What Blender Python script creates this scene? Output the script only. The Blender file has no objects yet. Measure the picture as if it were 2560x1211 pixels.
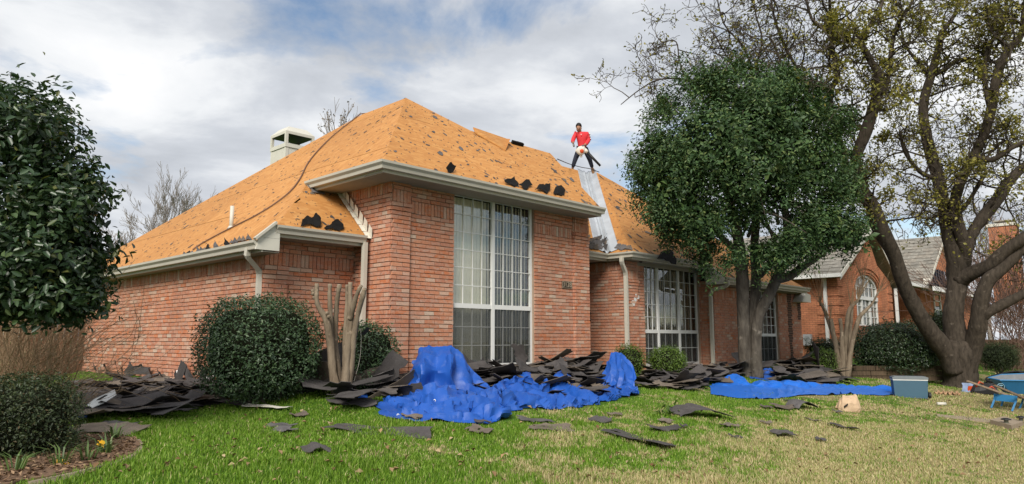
import bpy, bmesh, math, random
import numpy as np
from mathutils import Vector, Matrix, Quaternion

R = math.radians
V = Vector
SC = bpy.context.scene
COL = SC.collection
rng = random.Random(11)
nr = np.random.RandomState(5)

# ------------------------------------------------------------------ camera
F, CX, CY = 1777.0, 1280.0, 605.5          # focal length and centre of the photograph in its own pixels
PITCH, HEAD, EYE = math.atan(244 / F), R(43.93), 0.6
hv = V((math.cos(HEAD), math.sin(HEAD), 0))
rv = V((math.sin(HEAD), -math.cos(HEAD), 0))
fw = hv * math.cos(PITCH) + V((0, 0, 1)) * math.sin(PITCH)
uv = -hv * math.sin(PITCH) + V((0, 0, 1)) * math.cos(PITCH)
O = V((0, 0, EYE))
cam = bpy.data.cameras.new('camera')
cam.lens = 36 * F / 2560
cam.clip_start, cam.clip_end = 0.1, 4000
co = bpy.data.objects.new('camera', cam)
m3 = Matrix((rv, uv, -fw)).transposed()
co.matrix_world = Matrix.Translation(O) @ m3.to_4x4()
COL.objects.link(co)
SC.camera = co

# ------------------------------------------------------------------ world: Nishita sky behind broken cloud
SUN_EL, SUN_AZ = R(38), R(212)              # direction towards the sun, angle from +X
SUN_STRENGTH, SKY_STRENGTH, EXPOSURE = 4.0, 0.1, 0.1
world = bpy.data.worlds.new('World')
SC.world = world
world.use_nodes = True


class NT:
    def __init__(s, nt):
        s.nt = nt
        nt.nodes.clear()

    def n(s, t, ins=None, **kw):
        nd = s.nt.nodes.new('ShaderNode' + t)
        for k, v in kw.items():
            setattr(nd, k, v)
        for k, v in (ins or {}).items():
            s.set(nd, k, v)
        return nd

    def set(s, nd, k, v):
        inp = nd.inputs[k]
        if isinstance(v, bpy.types.NodeSocket):
            s.nt.links.new(v, inp)
        elif isinstance(v, bpy.types.Node):
            s.nt.links.new(v.outputs[0], inp)
        else:
            if isinstance(v, tuple) and len(v) == 3 and inp.type == 'RGBA':
                v = (*v, 1)
            inp.default_value = v

    def math(s, op, a, b=None, clamp=False):
        nd = s.n('Math', operation=op, use_clamp=clamp)
        s.set(nd, 0, a)
        if b is not None:
            s.set(nd, 1, b)
        return nd.outputs[0]

    def ramp(s, fac, stops, interp='LINEAR'):
        nd = s.n('ValToRGB')
        nd.color_ramp.interpolation = interp
        el = nd.color_ramp.elements
        while len(el) < len(stops):
            el.new(0.5)
        for e, (p, c) in zip(el, stops):
            e.position = p
            e.color = (c, c, c, 1) if not isinstance(c, tuple) else (*c, 1)
        s.set(nd, 0, fac)
        return nd.outputs[0]

    def mix(s, fac, a, b, blend='MIX'):
        nd = s.n('Mix', data_type='RGBA', blend_type=blend)
        s.set(nd, 0, fac)
        s.set(nd, 6, a)
        s.set(nd, 7, b)
        return nd.outputs[2]

    def noise(s, vec, scale, detail=4, rough=0.55, out=0, dist=0.0):
        nd = s.n('TexNoise', {'Scale': scale, 'Detail': detail, 'Roughness': rough, 'Distortion': dist})
        if vec is not None:
            s.set(nd, 'Vector', vec)
        return nd.outputs[out]

    def mapping(s, vec, scale=(1, 1, 1), rot=(0, 0, 0), loc=(0, 0, 0)):
        return s.n('Mapping', {'Vector': vec, 'Scale': scale, 'Rotation': rot, 'Location': loc}).outputs[0]


w = NT(world.node_tree)
sky = w.n('TexSky', sky_type='NISHITA', sun_disc=False, sun_elevation=SUN_EL,
          sun_rotation=(math.pi / 2 - SUN_AZ) % (2 * math.pi), air_density=1.0, dust_density=0.6, ozone_density=2.0)
geo = w.n('TexCoord').outputs['Generated']
sp = w.n('SeparateXYZ', {0: geo})
zz = w.math('ADD', w.math('MAXIMUM', sp.outputs[2], 0.0), 0.16)
px_ = w.math('DIVIDE', sp.outputs[0], zz)
py_ = w.math('DIVIDE', sp.outputs[1], zz)
cp = w.n('CombineXYZ', {0: px_, 1: py_, 2: 0.0}).outputs[0]
cover = w.noise(w.mapping(cp, (1, 1, 1), (0, 0, 0.5), (3.1, 0.4, 0)), 1.25, 8, 0.58, dist=0.3)
cov = w.ramp(cover, [(0.335, 0.0), (0.45, 1.0)])
shade = w.noise(w.mapping(cp, (1, 1, 1), (0, 0, 0.2), (7.7, 2.3, 0)), 1.5, 7, 0.56, dist=0.25)
ccol = w.ramp(shade, [(0.32, (4.7, 5.0, 5.5)), (0.48, (6.2, 6.5, 7.0)), (0.59, (8.3, 8.5, 8.75)), (0.72, (9.5, 9.55, 9.65))])
blue = w.mix(1.0, sky.outputs[0], (1.5, 1.42, 1.32), 'MULTIPLY')
scol = w.mix(cov, blue, ccol)
bg = w.n('Background', {'Color': scol, 'Strength': SKY_STRENGTH})
w.nt.links.new(bg.outputs[0], w.n('OutputWorld').inputs[0])

sl = bpy.data.lights.new('sun', 'SUN')
sl.energy, sl.angle, sl.color = SUN_STRENGTH, R(24), (1.0, 0.94, 0.85)
so = bpy.data.objects.new('sun', sl)
sd = V((math.cos(SUN_EL) * math.cos(SUN_AZ), math.cos(SUN_EL) * math.sin(SUN_AZ), math.sin(SUN_EL)))
so.rotation_euler = sd.to_track_quat('Z', 'Y').to_euler()
so.location = sd * 60
COL.objects.link(so)
vs = SC.view_settings
vs.view_transform, vs.look, vs.exposure, vs.gamma, vs.use_curve_mapping = 'Standard', 'None', EXPOSURE, 1, False


# ------------------------------------------------------------------ measuring helpers
def ray(px, py):
    return fw * F + rv * (px - CX) - uv * (py - CY)


def D(px, py, d):                       # the point at depth d metres
    return O + ray(px, py) * (d / F)


def PX(px, py, x):
    v = ray(px, py)
    return O + v * ((x - O.x) / v.x)


def PY(px, py, y):
    v = ray(px, py)
    return O + v * ((y - O.y) / v.y)


def plane_hit(px, py, n, p0):
    v = ray(px, py)
    return O + v * ((V(p0) - O).dot(n) / v.dot(n))


def proj(p):
    q = V(p) - O
    d = q.dot(fw)
    return CX + F * q.dot(rv) / d, CY - F * q.dot(uv) / d, d


def sstep(t):
    t = np.clip(t, 0, 1)
    return t * t * (3 - 2 * t)


def gz(x, y):
    s = 8.8 - np.asarray(y, float)
    s = np.log1p(np.exp(np.clip(s * 4, -40, 40))) / 4
    z = -0.06 - 0.115 * np.minimum(s, 12)
    z = z - 0.2 * sstep((5.3 - np.asarray(x, float)) / 1.3) * sstep((np.asarray(y, float) - 5.5) / 3)
    return z + 0.012 * np.sin(np.asarray(x) * 1.7) * np.sin(np.asarray(y) * 1.3 + 1)


def G(px, py):                           # where the pixel's ray meets the ground
    v = ray(px, py) / F
    lo, hi = 1.0, 80.0
    for _ in range(50):
        mid = (lo + hi) / 2
        p = O + v * mid
        if p.z > float(gz(p.x, p.y)):
            lo = mid
        else:
            hi = mid
    p = O + v * lo
    return V((p.x, p.y, float(gz(p.x, p.y))))


# ------------------------------------------------------------------ mesh helpers
def frame(t):
    t = t.normalized()
    a = V((0, 0, 1)) if abs(t.z) < 0.9 else V((1, 0, 0))
    x = t.cross(a).normalized()
    return x, x.cross(t).normalized()


class MB:
    def __init__(s):
        s.v, s.f = [], []

    def poly(s, pts):
        b = len(s.v)
        s.v += [tuple(p) for p in pts]
        s.f.append(tuple(range(b, b + len(pts))))

    def obox(s, c, ax, ay, az):          # half axes
        c, ax, ay, az = V(c), V(ax), V(ay), V(az)
        b = len(s.v)
        for sx, sy, sz in ((-1, -1, -1), (1, -1, -1), (1, 1, -1), (-1, 1, -1), (-1, -1, 1), (1, -1, 1), (1, 1, 1), (-1, 1, 1)):
            s.v.append(tuple(c + ax * sx + ay * sy + az * sz))
        fl = [(0, 3, 2, 1), (4, 5, 6, 7), (0, 1, 5, 4), (1, 2, 6, 5), (2, 3, 7, 6), (3, 0, 4, 7)]
        if ax.cross(ay).dot(az) < 0:
            fl = [tuple(reversed(q)) for q in fl]
        s.f += [tuple(b + i for i in q) for q in fl]

    def box(s, lo, hi):
        lo, hi = V(lo), V(hi)
        c, h = (lo + hi) / 2, (hi - lo) / 2
        s.obox(c, (h.x, 0, 0), (0, h.y, 0), (0, 0, h.z))

    def extrude(s, pts, off):            # closed prism from polygon pts along off
        off = V(off)
        b, n = len(s.v), len(pts)
        s.v += [tuple(V(p)) for p in pts] + [tuple(V(p) + off) for p in pts]
        nrm = V((0, 0, 0))
        for i in range(n):
            p, q = V(pts[i]), V(pts[(i + 1) % n])
            nrm += p.cross(q)
        flip = nrm.dot(off) > 0
        fs = [tuple(range(b, b + n)), tuple(range(b + 2 * n - 1, b + n - 1, -1))]
        fs += [(b + i, b + n + i, b + n + (i + 1) % n, b + (i + 1) % n) for i in range(n)]
        s.f += [tuple(reversed(q)) for q in fs] if flip else fs

    def tube(s, path, radii, n=6, caps=True, rot=0.0, asp=1.0):
        path = [V(p) for p in path]
        if not isinstance(radii, (list, tuple)):
            radii = [radii] * len(path)
        x, y = frame(path[1] - path[0])
        b = len(s.v)
        L = len(path)
        pt = (path[1] - path[0]).normalized()
        for i in range(L):
            t = (path[min(i + 1, L - 1)] - path[max(i - 1, 0)])
            t = t.normalized() if t.length > 1e-9 else pt
            q = pt.rotation_difference(t)
            x, y = q @ x, q @ y
            pt = t
            for k in range(n):
                a = rot + 2 * math.pi * k / n
                s.v.append(tuple(path[i] + (x * math.cos(a) + y * math.sin(a) * asp) * radii[i]))
        for i in range(L - 1):
            for k in range(n):
                k2 = (k + 1) % n
                s.f.append((b + i * n + k, b + i * n + k2, b + (i + 1) * n + k2, b + (i + 1) * n + k))
        if caps:
            s.f.append(tuple(range(b + n - 1, b - 1, -1)))
            s.f.append(tuple(range(b + (L - 1) * n, b + L * n)))

    def lathe(s, c, prof, n=16, axis=None, cap=True):   # prof: (radius, height along axis)
        ax = V(axis).normalized() if axis else V((0, 0, 1))
        x, y = frame(ax)
        b = len(s.v)
        for r, h in prof:
            for k in range(n):
                a = 2 * math.pi * k / n
                s.v.append(tuple(V(c) + ax * h + (x * math.cos(a) + y * math.sin(a)) * r))
        for i in range(len(prof) - 1):
            for k in range(n):
                k2 = (k + 1) % n
                s.f.append((b + i * n + k2, b + i * n + k, b + (i + 1) * n + k, b + (i + 1) * n + k2))
        if cap:
            s.f.append(tuple(range(b, b + n)))
            s.f.append(tuple(range(b + len(prof) * n - 1, b + (len(prof) - 1) * n - 1, -1)))

    def grid(s, P):                       # P: rows x cols of points
        b = len(s.v)
        nr_, nc = len(P), len(P[0])
        for row in P:
            s.v += [tuple(p) for p in row]
        for i in range(nr_ - 1):
            for j in range(nc - 1):
                s.f.append((b + i * nc + j, b + i * nc + j + 1, b + (i + 1) * nc + j + 1, b + (i + 1) * nc + j))

    def mesh(s, name, mat, smooth=False):
        me = bpy.data.meshes.new(name)
        me.from_pydata(s.v, [], s.f)
        if mat:
            me.materials.append(mat)
        if smooth:
            me.polygons.foreach_set('use_smooth', [True] * len(me.polygons))
        me.update()
        return me

    def build(s, name, mat, parent=None, smooth=False, **tags):
        return link(name, s.mesh(name, mat, smooth), parent, **tags)


def link(name, me, parent=None, **tags):
    o = bpy.data.objects.new(name, me)
    COL.objects.link(o)
    if parent is not None:
        o.parent = parent
        if parent.name in BASE:
            o.matrix_parent_inverse = BASE[parent.name].inverted()
    for k, v in tags.items():
        if v:
            o[k] = v
    return o


BASE = {}


def thing(name, loc, label, cat, group=None):
    o = bpy.data.objects.new(name, None)
    o.empty_display_size = 0.2
    COL.objects.link(o)
    o.location = V(loc)
    BASE[o.name] = Matrix.Translation(V(loc))
    o['label'], o['category'] = label, cat
    if group:
        o['group'] = group
    return o


def npmesh(name, verts, faces, mat, smooth=False):
    """verts (N,3), faces (M,k) arrays of equal-size polygons"""
    me = bpy.data.meshes.new(name)
    nv, nf, k = len(verts), len(faces), faces.shape[1]
    me.vertices.add(nv)
    me.vertices.foreach_set('co', np.ascontiguousarray(verts, np.float32).ravel())
    me.loops.add(nf * k)
    me.loops.foreach_set('vertex_index', np.ascontiguousarray(faces, np.int32).ravel())
    me.polygons.add(nf)
    me.polygons.foreach_set('loop_start', np.arange(0, nf * k, k, dtype=np.int32))
    me.polygons.foreach_set('loop_total', np.full(nf, k, np.int32))
    if smooth:
        me.polygons.foreach_set('use_smooth', np.ones(nf, bool))
    me.materials.append(mat)
    me.update(calc_edges=True)
    me.validate()
    return me


# ------------------------------------------------------------------ materials
def material(name, build):
    m = bpy.data.materials.new(name)
    m.use_nodes = True
    t = NT(m.node_tree)
    sh = build(t)
    t.nt.links.new(sh.outputs[0] if isinstance(sh, bpy.types.Node) else sh, t.n('OutputMaterial').inputs[0])
    return m


def pbsdf(t, col, rough=0.7, bump=None, bstr=0.3, bdist=0.01, metal=0.0, spec=0.3):
    p = t.n('BsdfPrincipled', {'Base Color': col, 'Roughness': rough, 'Metallic': metal, 'Specular IOR Level': spec})
    if bump is not None:
        t.set(p, 'Normal', t.n('Bump', {'Height': bump, 'Strength': bstr, 'Distance': bdist}))
    return p


def rnd(t, kind):
    return t.n('ObjectInfo').outputs['Random'] if kind == 'obj' else t.n('NewGeometry').outputs['Random Per Island']


def pos(t):
    return t.n('NewGeometry').outputs['Position']


def plain(name, col, rough=0.7, var=0.15, scale=6.0, metal=0.0, spec=0.3, bstr=0.1):
    def b(t):
        n = t.noise(pos(t), scale, 5, 0.6)
        c = t.mix(n, tuple(x * (1 - var * 1.6) for x in col), tuple(min(1, x * (1 + var * 1.6)) for x in col))
        return pbsdf(t, c, rough, t.noise(pos(t), scale * 6, 3), bstr, 0.01, metal, spec)
    return material(name, b)


BRICKS = [(0.0, (0.50, 0.185, 0.098)), (0.18, (0.535, 0.21, 0.115)), (0.34, (0.475, 0.185, 0.11)), (0.48, (0.56, 0.235, 0.13)),
          (0.62, (0.52, 0.235, 0.15)), (0.76, (0.55, 0.285, 0.19)), (0.87, (0.57, 0.355, 0.255)), (0.93, (0.54, 0.165, 0.065)), (0.975, (0.57, 0.42, 0.32))]


def brick_mat(name, kind):
    def b(t):
        r = rnd(t, kind)
        base = t.ramp(r, BRICKS, 'CONSTANT')
        p = pos(t)
        sm = t.ramp(t.noise(t.mapping(p, (6, 6, 14)), 1.6, 5, 0.7), [(0.46, 0.0), (0.70, 0.62)])
        c = t.mix(sm, base, (0.50, 0.41, 0.34))
        grime = t.ramp(t.noise(p, 1.1, 4), [(0.35, 0.86), (0.65, 1.06)])
        c = t.mix(1.0, c, grime, 'MULTIPLY')
        fine = t.ramp(t.noise(p, 60, 3), [(0.3, 0.8), (0.7, 1.1)])
        c = t.mix(1.0, c, fine, 'MULTIPLY')
        c = t.mix(0.14, c, (0.36, 0.27, 0.21))
        return pbsdf(t, c, 0.9, t.noise(p, 90, 4, 0.7), 0.5, 0.004, spec=0.15)
    return material(name, b)


def stained_brick(name):
    def b(t):
        p = pos(t)
        return pbsdf(t, t.mix(t.noise(p, 9, 3), (0.05, 0.035, 0.028), (0.13, 0.07, 0.045)), 0.9)
    return material(name, b)


def osb_mat(name):
    def b(t):
        p = pos(t)
        r = rnd(t, 'obj')
        v = t.n('TexVoronoi', {'Vector': t.mapping(p, (9, 22, 16), (0.3, 0.2, 0.5)), 'Scale': 1.0, 'Randomness': 1.0})
        chip = t.n('SeparateColor', {0: v.outputs['Color']}).outputs[0]
        c = t.ramp(chip, [(0.0, (0.41, 0.172, 0.040)), (0.5, (0.455, 0.198, 0.049)), (1.0, (0.515, 0.25, 0.072))])
        big = t.ramp(t.noise(p, 0.55, 4), [(0.3, (0.92, 0.90, 0.88)), (0.7, (1.06, 1.06, 1.06))])
        c = t.mix(1.0, c, big, 'MULTIPLY')
        st_ = t.ramp(t.noise(p, 1.7, 6, 0.7, dist=0.5), [(0.56, (1.0, 1.0, 1.0)), (0.74, (0.80, 0.77, 0.74))])
        c = t.mix(1.0, c, st_, 'MULTIPLY')
        pan = t.ramp(r, [(0.0, (0.88, 0.87, 0.84)), (0.5, (1.0, 1.0, 1.0)), (1.0, (1.07, 1.09, 1.16))])
        c = t.mix(1.0, c, pan, 'MULTIPLY')
        c = t.mix(0.10, c, (0.46, 0.31, 0.17))
        return pbsdf(t, c, 0.75, chip, 0.15, 0.004, spec=0.25)
    return material(name, b)


def shingle_mat(name, dark, brown, kind='obj'):
    def b(t):
        p = pos(t)
        r = rnd(t, kind)
        c = t.ramp(r, [(0.0, dark), (0.55, tuple(x * 1.5 for x in dark)), (0.74, tuple(x * 1.15 for x in dark)), (0.86, brown)], 'LINEAR')
        g = t.ramp(t.noise(p, 220, 2), [(0.3, 0.6), (0.7, 1.5)])
        c = t.mix(1.0, c, g, 'MULTIPLY')
        d = t.ramp(t.noise(p, 5, 4), [(0.3, 0.75), (0.7, 1.25)])
        c = t.mix(1.0, c, d, 'MULTIPLY')
        return pbsdf(t, c, 0.92, t.noise(p, 160, 2), 0.4, 0.004, spec=0.2)
    return material(name, b)


def leaf_mat(name, stops, rough=0.42, trans=0.18, spec=0.45):
    def b(t):
        r = rnd(t, 'isl')
        p = pos(t)
        c = t.ramp(r, stops)
        c = t.mix(1.0, c, t.ramp(t.noise(p, 1.6, 3), [(0.3, 0.75), (0.7, 1.2)]), 'MULTIPLY')
        a = pbsdf(t, c, rough, spec=spec)
        tr = t.n('BsdfTranslucent', {'Color': t.mix(1.0, c, (1.3, 1.4, 0.7), 'MULTIPLY')})
        return t.n('MixShader', {0: trans, 1: a.outputs[0], 2: tr.outputs[0]})
    return material(name, b)


def bark_mat(name, a, b_, scale=9.0):
    def b(t):
        p = pos(t)
        n = t.noise(t.mapping(p, (1.6, 1.6, 0.45)), scale, 6, 0.65)
        c = t.ramp(n, [(0.3, a), (0.7, b_)])
        li = t.ramp(t.noise(p, 7, 4), [(0.62, 0.0), (0.72, 0.55)])
        c = t.mix(li, c, tuple(min(1, x * 1.9 + 0.02) for x in b_))
        return pbsdf(t, c, 0.95, n, 0.9, 0.02, spec=0.1)
    return material(name, b)


def wood_mat(name, a, b_, kind='obj'):
    def b(t):
        p = pos(t)
        n = t.noise(t.mapping(p, (14, 14, 1.2)), 2.2, 5, 0.6)
        c = t.ramp(n, [(0.3, a), (0.7, b_)])
        c = t.mix(1.0, c, t.ramp(rnd(t, kind), [(0, 0.75), (1, 1.2)]), 'MULTIPLY')
        return pbsdf(t, c, 0.85, n, 0.3, 0.005, spec=0.15)
    return material(name, b)


def glass_mat(name, tint=(0.95, 0.96, 0.95), refl=0.008):
    def b(t):
        lw = t.n('LayerWeight', {'Blend': 0.35})
        fac = t.math('ADD', t.math('MULTIPLY', lw.outputs['Fresnel'], 0.2), refl, True)
        nb = t.n('Bump', {'Height': t.noise(pos(t), 1.6, 2), 'Strength': 0.06, 'Distance': 0.05})
        gl = t.n('BsdfGlossy', {'Color': (0.9, 0.93, 0.95), 'Roughness': 0.02, 'Normal': nb})
        tr = t.n('BsdfTransparent', {'Color': tint})
        return t.n('MixShader', {0: fac, 1: tr.outputs[0], 2: gl.outputs[0]})
    return material(name, b)


def tarp_mat(name, col):
    def b(t):
        p = pos(t)
        n = t.noise(p, 2.2, 5, 0.6)
        c = t.mix(n, tuple(x * 0.82 for x in col), tuple(min(1, x * 1.16) for x in col))
        dust = t.ramp(t.noise(p, 6, 5, 0.7), [(0.55, 0.0), (0.8, 0.22)])
        c = t.mix(dust, c, (0.30, 0.36, 0.50))
        cr = t.noise(p, 6, 4, 0.55, dist=0.8)
        wv = t.math('ABSOLUTE', t.math('SUBTRACT', cr, 0.5))
        return pbsdf(t, c, 0.46, wv, 0.4, 0.012, spec=0.32)
    return material(name, b)


MT = {}
MT['brick_obj'] = brick_mat('brick_single', 'obj')
MT['brick'] = brick_mat('brick_course', 'isl')
MT['brick_stain'] = stained_brick('brick_stained')
MT['mortar'] = plain('mortar', (0.31, 0.225, 0.165), 0.95, 0.2, 8)
MT['osb'] = osb_mat('oriented_strand_board')
MT['under'] = plain('deck_underside', (0.16, 0.09, 0.04), 0.9)
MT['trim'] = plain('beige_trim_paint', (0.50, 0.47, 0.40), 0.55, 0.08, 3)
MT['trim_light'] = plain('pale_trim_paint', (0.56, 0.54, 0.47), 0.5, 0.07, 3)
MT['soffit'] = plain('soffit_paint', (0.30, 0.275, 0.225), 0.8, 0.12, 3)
MT['white'] = plain('white_window_paint', (0.66, 0.665, 0.65), 0.45, 0.04, 3)
MT['metal'] = plain('galvanised_metal', (0.50, 0.53, 0.56), 0.45, 0.2, 3, metal=0.45)
MT['flash'] = plain('painted_flashing', (0.66, 0.63, 0.55), 0.5, 0.08, 4)
MT['shingle'] = shingle_mat('torn_shingle', (0.056, 0.051, 0.050), (0.14, 0.115, 0.092))
MT['shingle_mass'] = shingle_mat('torn_shingle_mass', (0.056, 0.051, 0.050), (0.14, 0.115, 0.09), 'isl')
MT['felt'] = plain('black_roofing_felt', (0.014, 0.013, 0.013), 0.9, 0.3, 8, spec=0.1)
MT['felt_grey'] = shingle_mat('grey_felt_scrap', (0.078, 0.073, 0.073), (0.13, 0.105, 0.085))
MT['glass'] = glass_mat('window_glass')
MT['blind'] = plain('cream_blind', (0.74, 0.70, 0.56), 0.7, 0.05, 2)
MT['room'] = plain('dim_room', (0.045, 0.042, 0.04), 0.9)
MT['black'] = plain('black_plastic', (0.015, 0.015, 0.016), 0.5)
MT['tarp'] = tarp_mat('blue_tarp', (0.014, 0.082, 0.37))
MT['tarp2'] = tarp_mat('bright_blue_tarp', (0.014, 0.125, 0.52))


def screen_shader(t):
    tr = t.n('BsdfTransparent', {'Color': (0.95, 0.95, 0.95)})
    df = t.n('BsdfDiffuse', {'Color': (0.055, 0.06, 0.062)})
    return t.n('MixShader', {0: 0.5, 1: tr.outputs[0], 2: df.outputs[0]})


MT['screen'] = material('insect_screen', screen_shader)

# ------------------------------------------------------------------ ground
def lawn_mat(t):
    p = pos(t)
    dry = DRY(t, p)
    g = t.mix(t.noise(p, 3.0, 5), (0.045, 0.105, 0.012), (0.085, 0.18, 0.022))
    s = t.mix(t.noise(p, 12.0, 4), (0.21, 0.165, 0.08), (0.38, 0.31, 0.165))
    c = t.mix(dry, g, s)
    c = t.mix(1.0, c, t.ramp(t.noise(p, 45, 4), [(0.3, 0.55), (0.7, 1.25)]), 'MULTIPLY')
    return pbsdf(t, c, 0.95, t.noise(p, 40, 3), 0.8, 0.03, spec=0.1)


def DRY(t, p):
    a = t.noise(p, 0.8, 6, 0.66, dist=0.4)
    b = t.noise(p, 3.6, 5, 0.7)
    sx = t.n('SeparateXYZ', {0: p})
    # the lawn is drier towards the street: a slow drift across the yard
    grad = t.math('MINIMUM', t.math('MAXIMUM', t.math('MULTIPLY', t.math('SUBTRACT', 5.0, sx.outputs[1]), 0.045), -0.07), 0.075)
    gx = t.math('MINIMUM', t.math('MAXIMUM', t.math('MULTIPLY', t.math('SUBTRACT', sx.outputs[0], 5.0), 0.02), -0.05), 0.05)
    f = t.math('ADD', t.math('MULTIPLY', a, 0.55), t.math('MULTIPLY', b, 0.45))
    f = t.math('ADD', f, t.math('ADD', grad, gx))
    return t.ramp(f, [(0.515, 0.0), (0.60, 0.9)])


MT['lawn'] = material('lawn_soil', lawn_mat)


def axis(lo, hi, step, far):
    a = list(np.arange(lo, hi + 1e-6, step))
    out, s, x = [], step, lo
    while x > -far:
        s *= 1.5
        x -= s
        out.append(x)
    out = out[::-1] + a
    s, x = step, hi
    while x < far:
        s *= 1.5
        x += s
        out.append(x)
    return np.array(out)


xs, ys = axis(-3, 26, 0.25, 1500), axis(-3, 12, 0.25, 1500)
gx, gy = np.meshgrid(xs, ys)
gzv = gz(gx, gy)
gv = np.stack([gx.ravel(), gy.ravel(), gzv.ravel()], 1)
nxs, nys = len(xs), len(ys)
ii, jj = np.meshgrid(np.arange(nxs - 1), np.arange(nys - 1))
q = (jj * nxs + ii).ravel()
me = npmesh('ground', gv, np.stack([q, q + 1, q + 1 + nxs, q + nxs], 1), MT['lawn'], True)
o = link('ground', me, kind='structure')

# ================================================================== the house being re-roofed
XC, YF, XR = 6.58, 9.0, 11.55            # tall front block: left corner, facade, right end
XW, YW = 5.0, 9.96                       # left wing: side wall, front wall
XB, YB = 13.08, 9.15                     # right block: left corner, facade
X3, Y3, XE = 16.43, 8.85, 21.95          # far right bay: start, facade, end
house = thing('brick_house', (XC, YF, -0.1), 'single-storey orange brick house with its hipped roof stripped to bare decking', 'house')

CH = 0.0677
brick_list = []                          # (score, wall, centre, u, n, length, height, vertical?)
stuff_mb = MB()
HW = {}


def add_brick(wall, c, u, n, ln, h, cand):
    x, y, d = proj(c)
    vis = max(0.0, -(n.dot((c - O).normalized())))
    brick_list.append(((ln * h * vis / d / d) if cand and 0 < x < 2560 else 0, wall, c, u, n, ln, h))


def wall(o, u, L, z0, z1, n, openings=(), excl=None, soldiers=(), cand=False, proud=0.011, back=0.12, phase=0.0, thin=None, name='wall'):
    """one brick wall: mortar body plus its bricks. o: corner on the face, u: along, n: outward"""
    o, u, n = V(o), V(u), V(n)
    body = MB()
    cuts = sorted({0.0, L, *[a for q in openings for a in q[:2]]})
    for a, b in zip(cuts, cuts[1:]):
        m = (a + b) / 2
        zs = [(z0, z1)]
        for q in openings:
            if q[0] < m < q[1]:
                zs = [z for s in zs for z in ((s[0], min(s[1], q[2])), (max(s[0], q[3]), s[1])) if z[1] - z[0] > 0.01]
        for lo, hi in zs:
            c = o + u * m - n * (back / 2)
            body.obox(V((c.x, c.y, (lo + hi) / 2)), u * ((b - a) / 2), n * (back / 2), (0, 0, (hi - lo) / 2))
    wob = body.build(name, MT['mortar'], house)
    k, z = 0, z0
    while z + CH * 0.6 < z1:
        h, vert = CH, False
        for s0, sh in soldiers:
            if abs(z - s0) < CH * 0.5:
                h, vert = sh, True
        if any(s0 < z - 1e-4 and z < s0 + sh - CH * 0.5 for s0, sh in soldiers):
            k, z = k + 1, z + CH
            continue
        zc = z + h / 2
        iv = [(0.0, L)]
        for q in openings:
            if q[2] < zc < q[3]:
                iv = [w_ for a, b in iv for w_ in ((a, min(b, q[0])), (max(a, q[1]), b)) if w_[1] - w_[0] > 0.02]
        step = CH if vert else 0.2032
        off = phase + (0 if vert else (k % 2) * step / 2) + (0 if vert else rng.uniform(-0.012, 0.012))
        for a, b in iv:
            t = a - ((a - off) % step)
            while t < b:
                s, e = max(t, a), min(t + step, b)
                if 0 < b - e < (0.02 if vert else 0.05):
                    e = b
                wrap0, wrap1 = (0.011 if s <= 1e-4 else 0.0), (0.011 if e >= L - 1e-4 else 0.0)
                t += step
                if e - s < 0.022:
                    continue
                s, e = s - wrap0, e + wrap1
                um = (s + e) / 2
                if excl and excl(um, zc):
                    continue
                c = o + u * um + n * (proud + rng.uniform(-0.0025, 0.0035))
                c = V((c.x, c.y, zc))
                add_brick(wob, c, u, n, e - s - 0.010, h - 0.011, cand)
        z += CH * (round(h / CH))
        k += 1
    return wob


NX, NY = V((-1, 0, 0)), V((0, -1, 0))


def pilaster(x0, x1, yf, z0, z1, sold, proud=0.045, cand=False, side=True):
    """brick pilaster on a street-facing wall, corbelled under its soldier panel"""
    sz, shh = sold
    wall((x0, yf - proud, 0), (1, 0, 0), x1 - x0, z0, z1, NY, soldiers=[sold], cand=cand, back=proud + 0.02, phase=rng.uniform(0, .1), name='pilaster')
    if side:
        wall((x0, yf, 0), (0, -1, 0), proud, z0, z1, NX, soldiers=[sold], back=0.02, name='pilaster')
    for j in range(3):                   # corbel courses
        pr = proud + 0.042 - 0.013 * j
        zc = sz - CH * (j + 0.5)
        x = x0 - 0.02
        while x < x1 + 0.02:
            e = min(x + 0.2032, x1 + 0.02)
            if e - x > 0.04:
                add_brick(None, V(((x + e) / 2, yf - pr, zc)), V((1, 0, 0)), NY, e - x - 0.01, CH - 0.011, False)
            x = e
        add_brick(None, V((x0 - 0.03 + 0.008 * j, yf - pr / 2 + 0.02, zc)), V((0, -1, 0)), NX, pr + 0.02, CH - 0.011, False)


# --- walls
W1T = 1.88
def zleft(x): return 3.23 + 0.89 * (x - 6.08)
wall((XW, 18.3, 0), (0, -1, 0), 18.3 - YW, -0.45, W1T, NX, soldiers=[(-0.45 + CH * 31, 3 * CH)])
wall((XW, YW, 0), (1, 0, 0), XC - XW, -0.4, 2.16, NY, soldiers=[(-0.4 + CH * 31, 3 * CH)])
wroof = lambda y: 2.26 + 0.94 * (y - 9.5)
wall((XC, 11.2, 0), (0, -1, 0), 2.2 + 0.043, -0.3, 3.12, NX, soldiers=[(-0.3 + CH * 47, 3 * CH)], cand=True,
     excl=lambda u, z: (11.2 - u) > 9.97 and z < wroof(11.2 - u) - 0.12)
W1 = (7.905, 9.935, 0.13, 3.12)          # x0, x1, z0, z1 of the tall window
wall((XC, YF, 0), (1, 0, 0), XR - XC, -0.3, 3.12, NY, openings=[(W1[0] - XC, W1[1] - XC, W1[2], W1[3])],
     soldiers=[(-0.3 + CH * 43, 3 * CH)], cand=True)
pilaster(XC, 6.93, YF, -0.3, 3.12, (-0.3 + CH * 45, 3 * CH), cand=True, side=False)
pilaster(11.10, XR, YF, -0.3, 3.12, (-0.3 + CH * 45, 3 * CH))
pilaster(XW, 5.36, YW, -0.4, 1.96, (-0.4 + CH * 31, 3 * CH))
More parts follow.
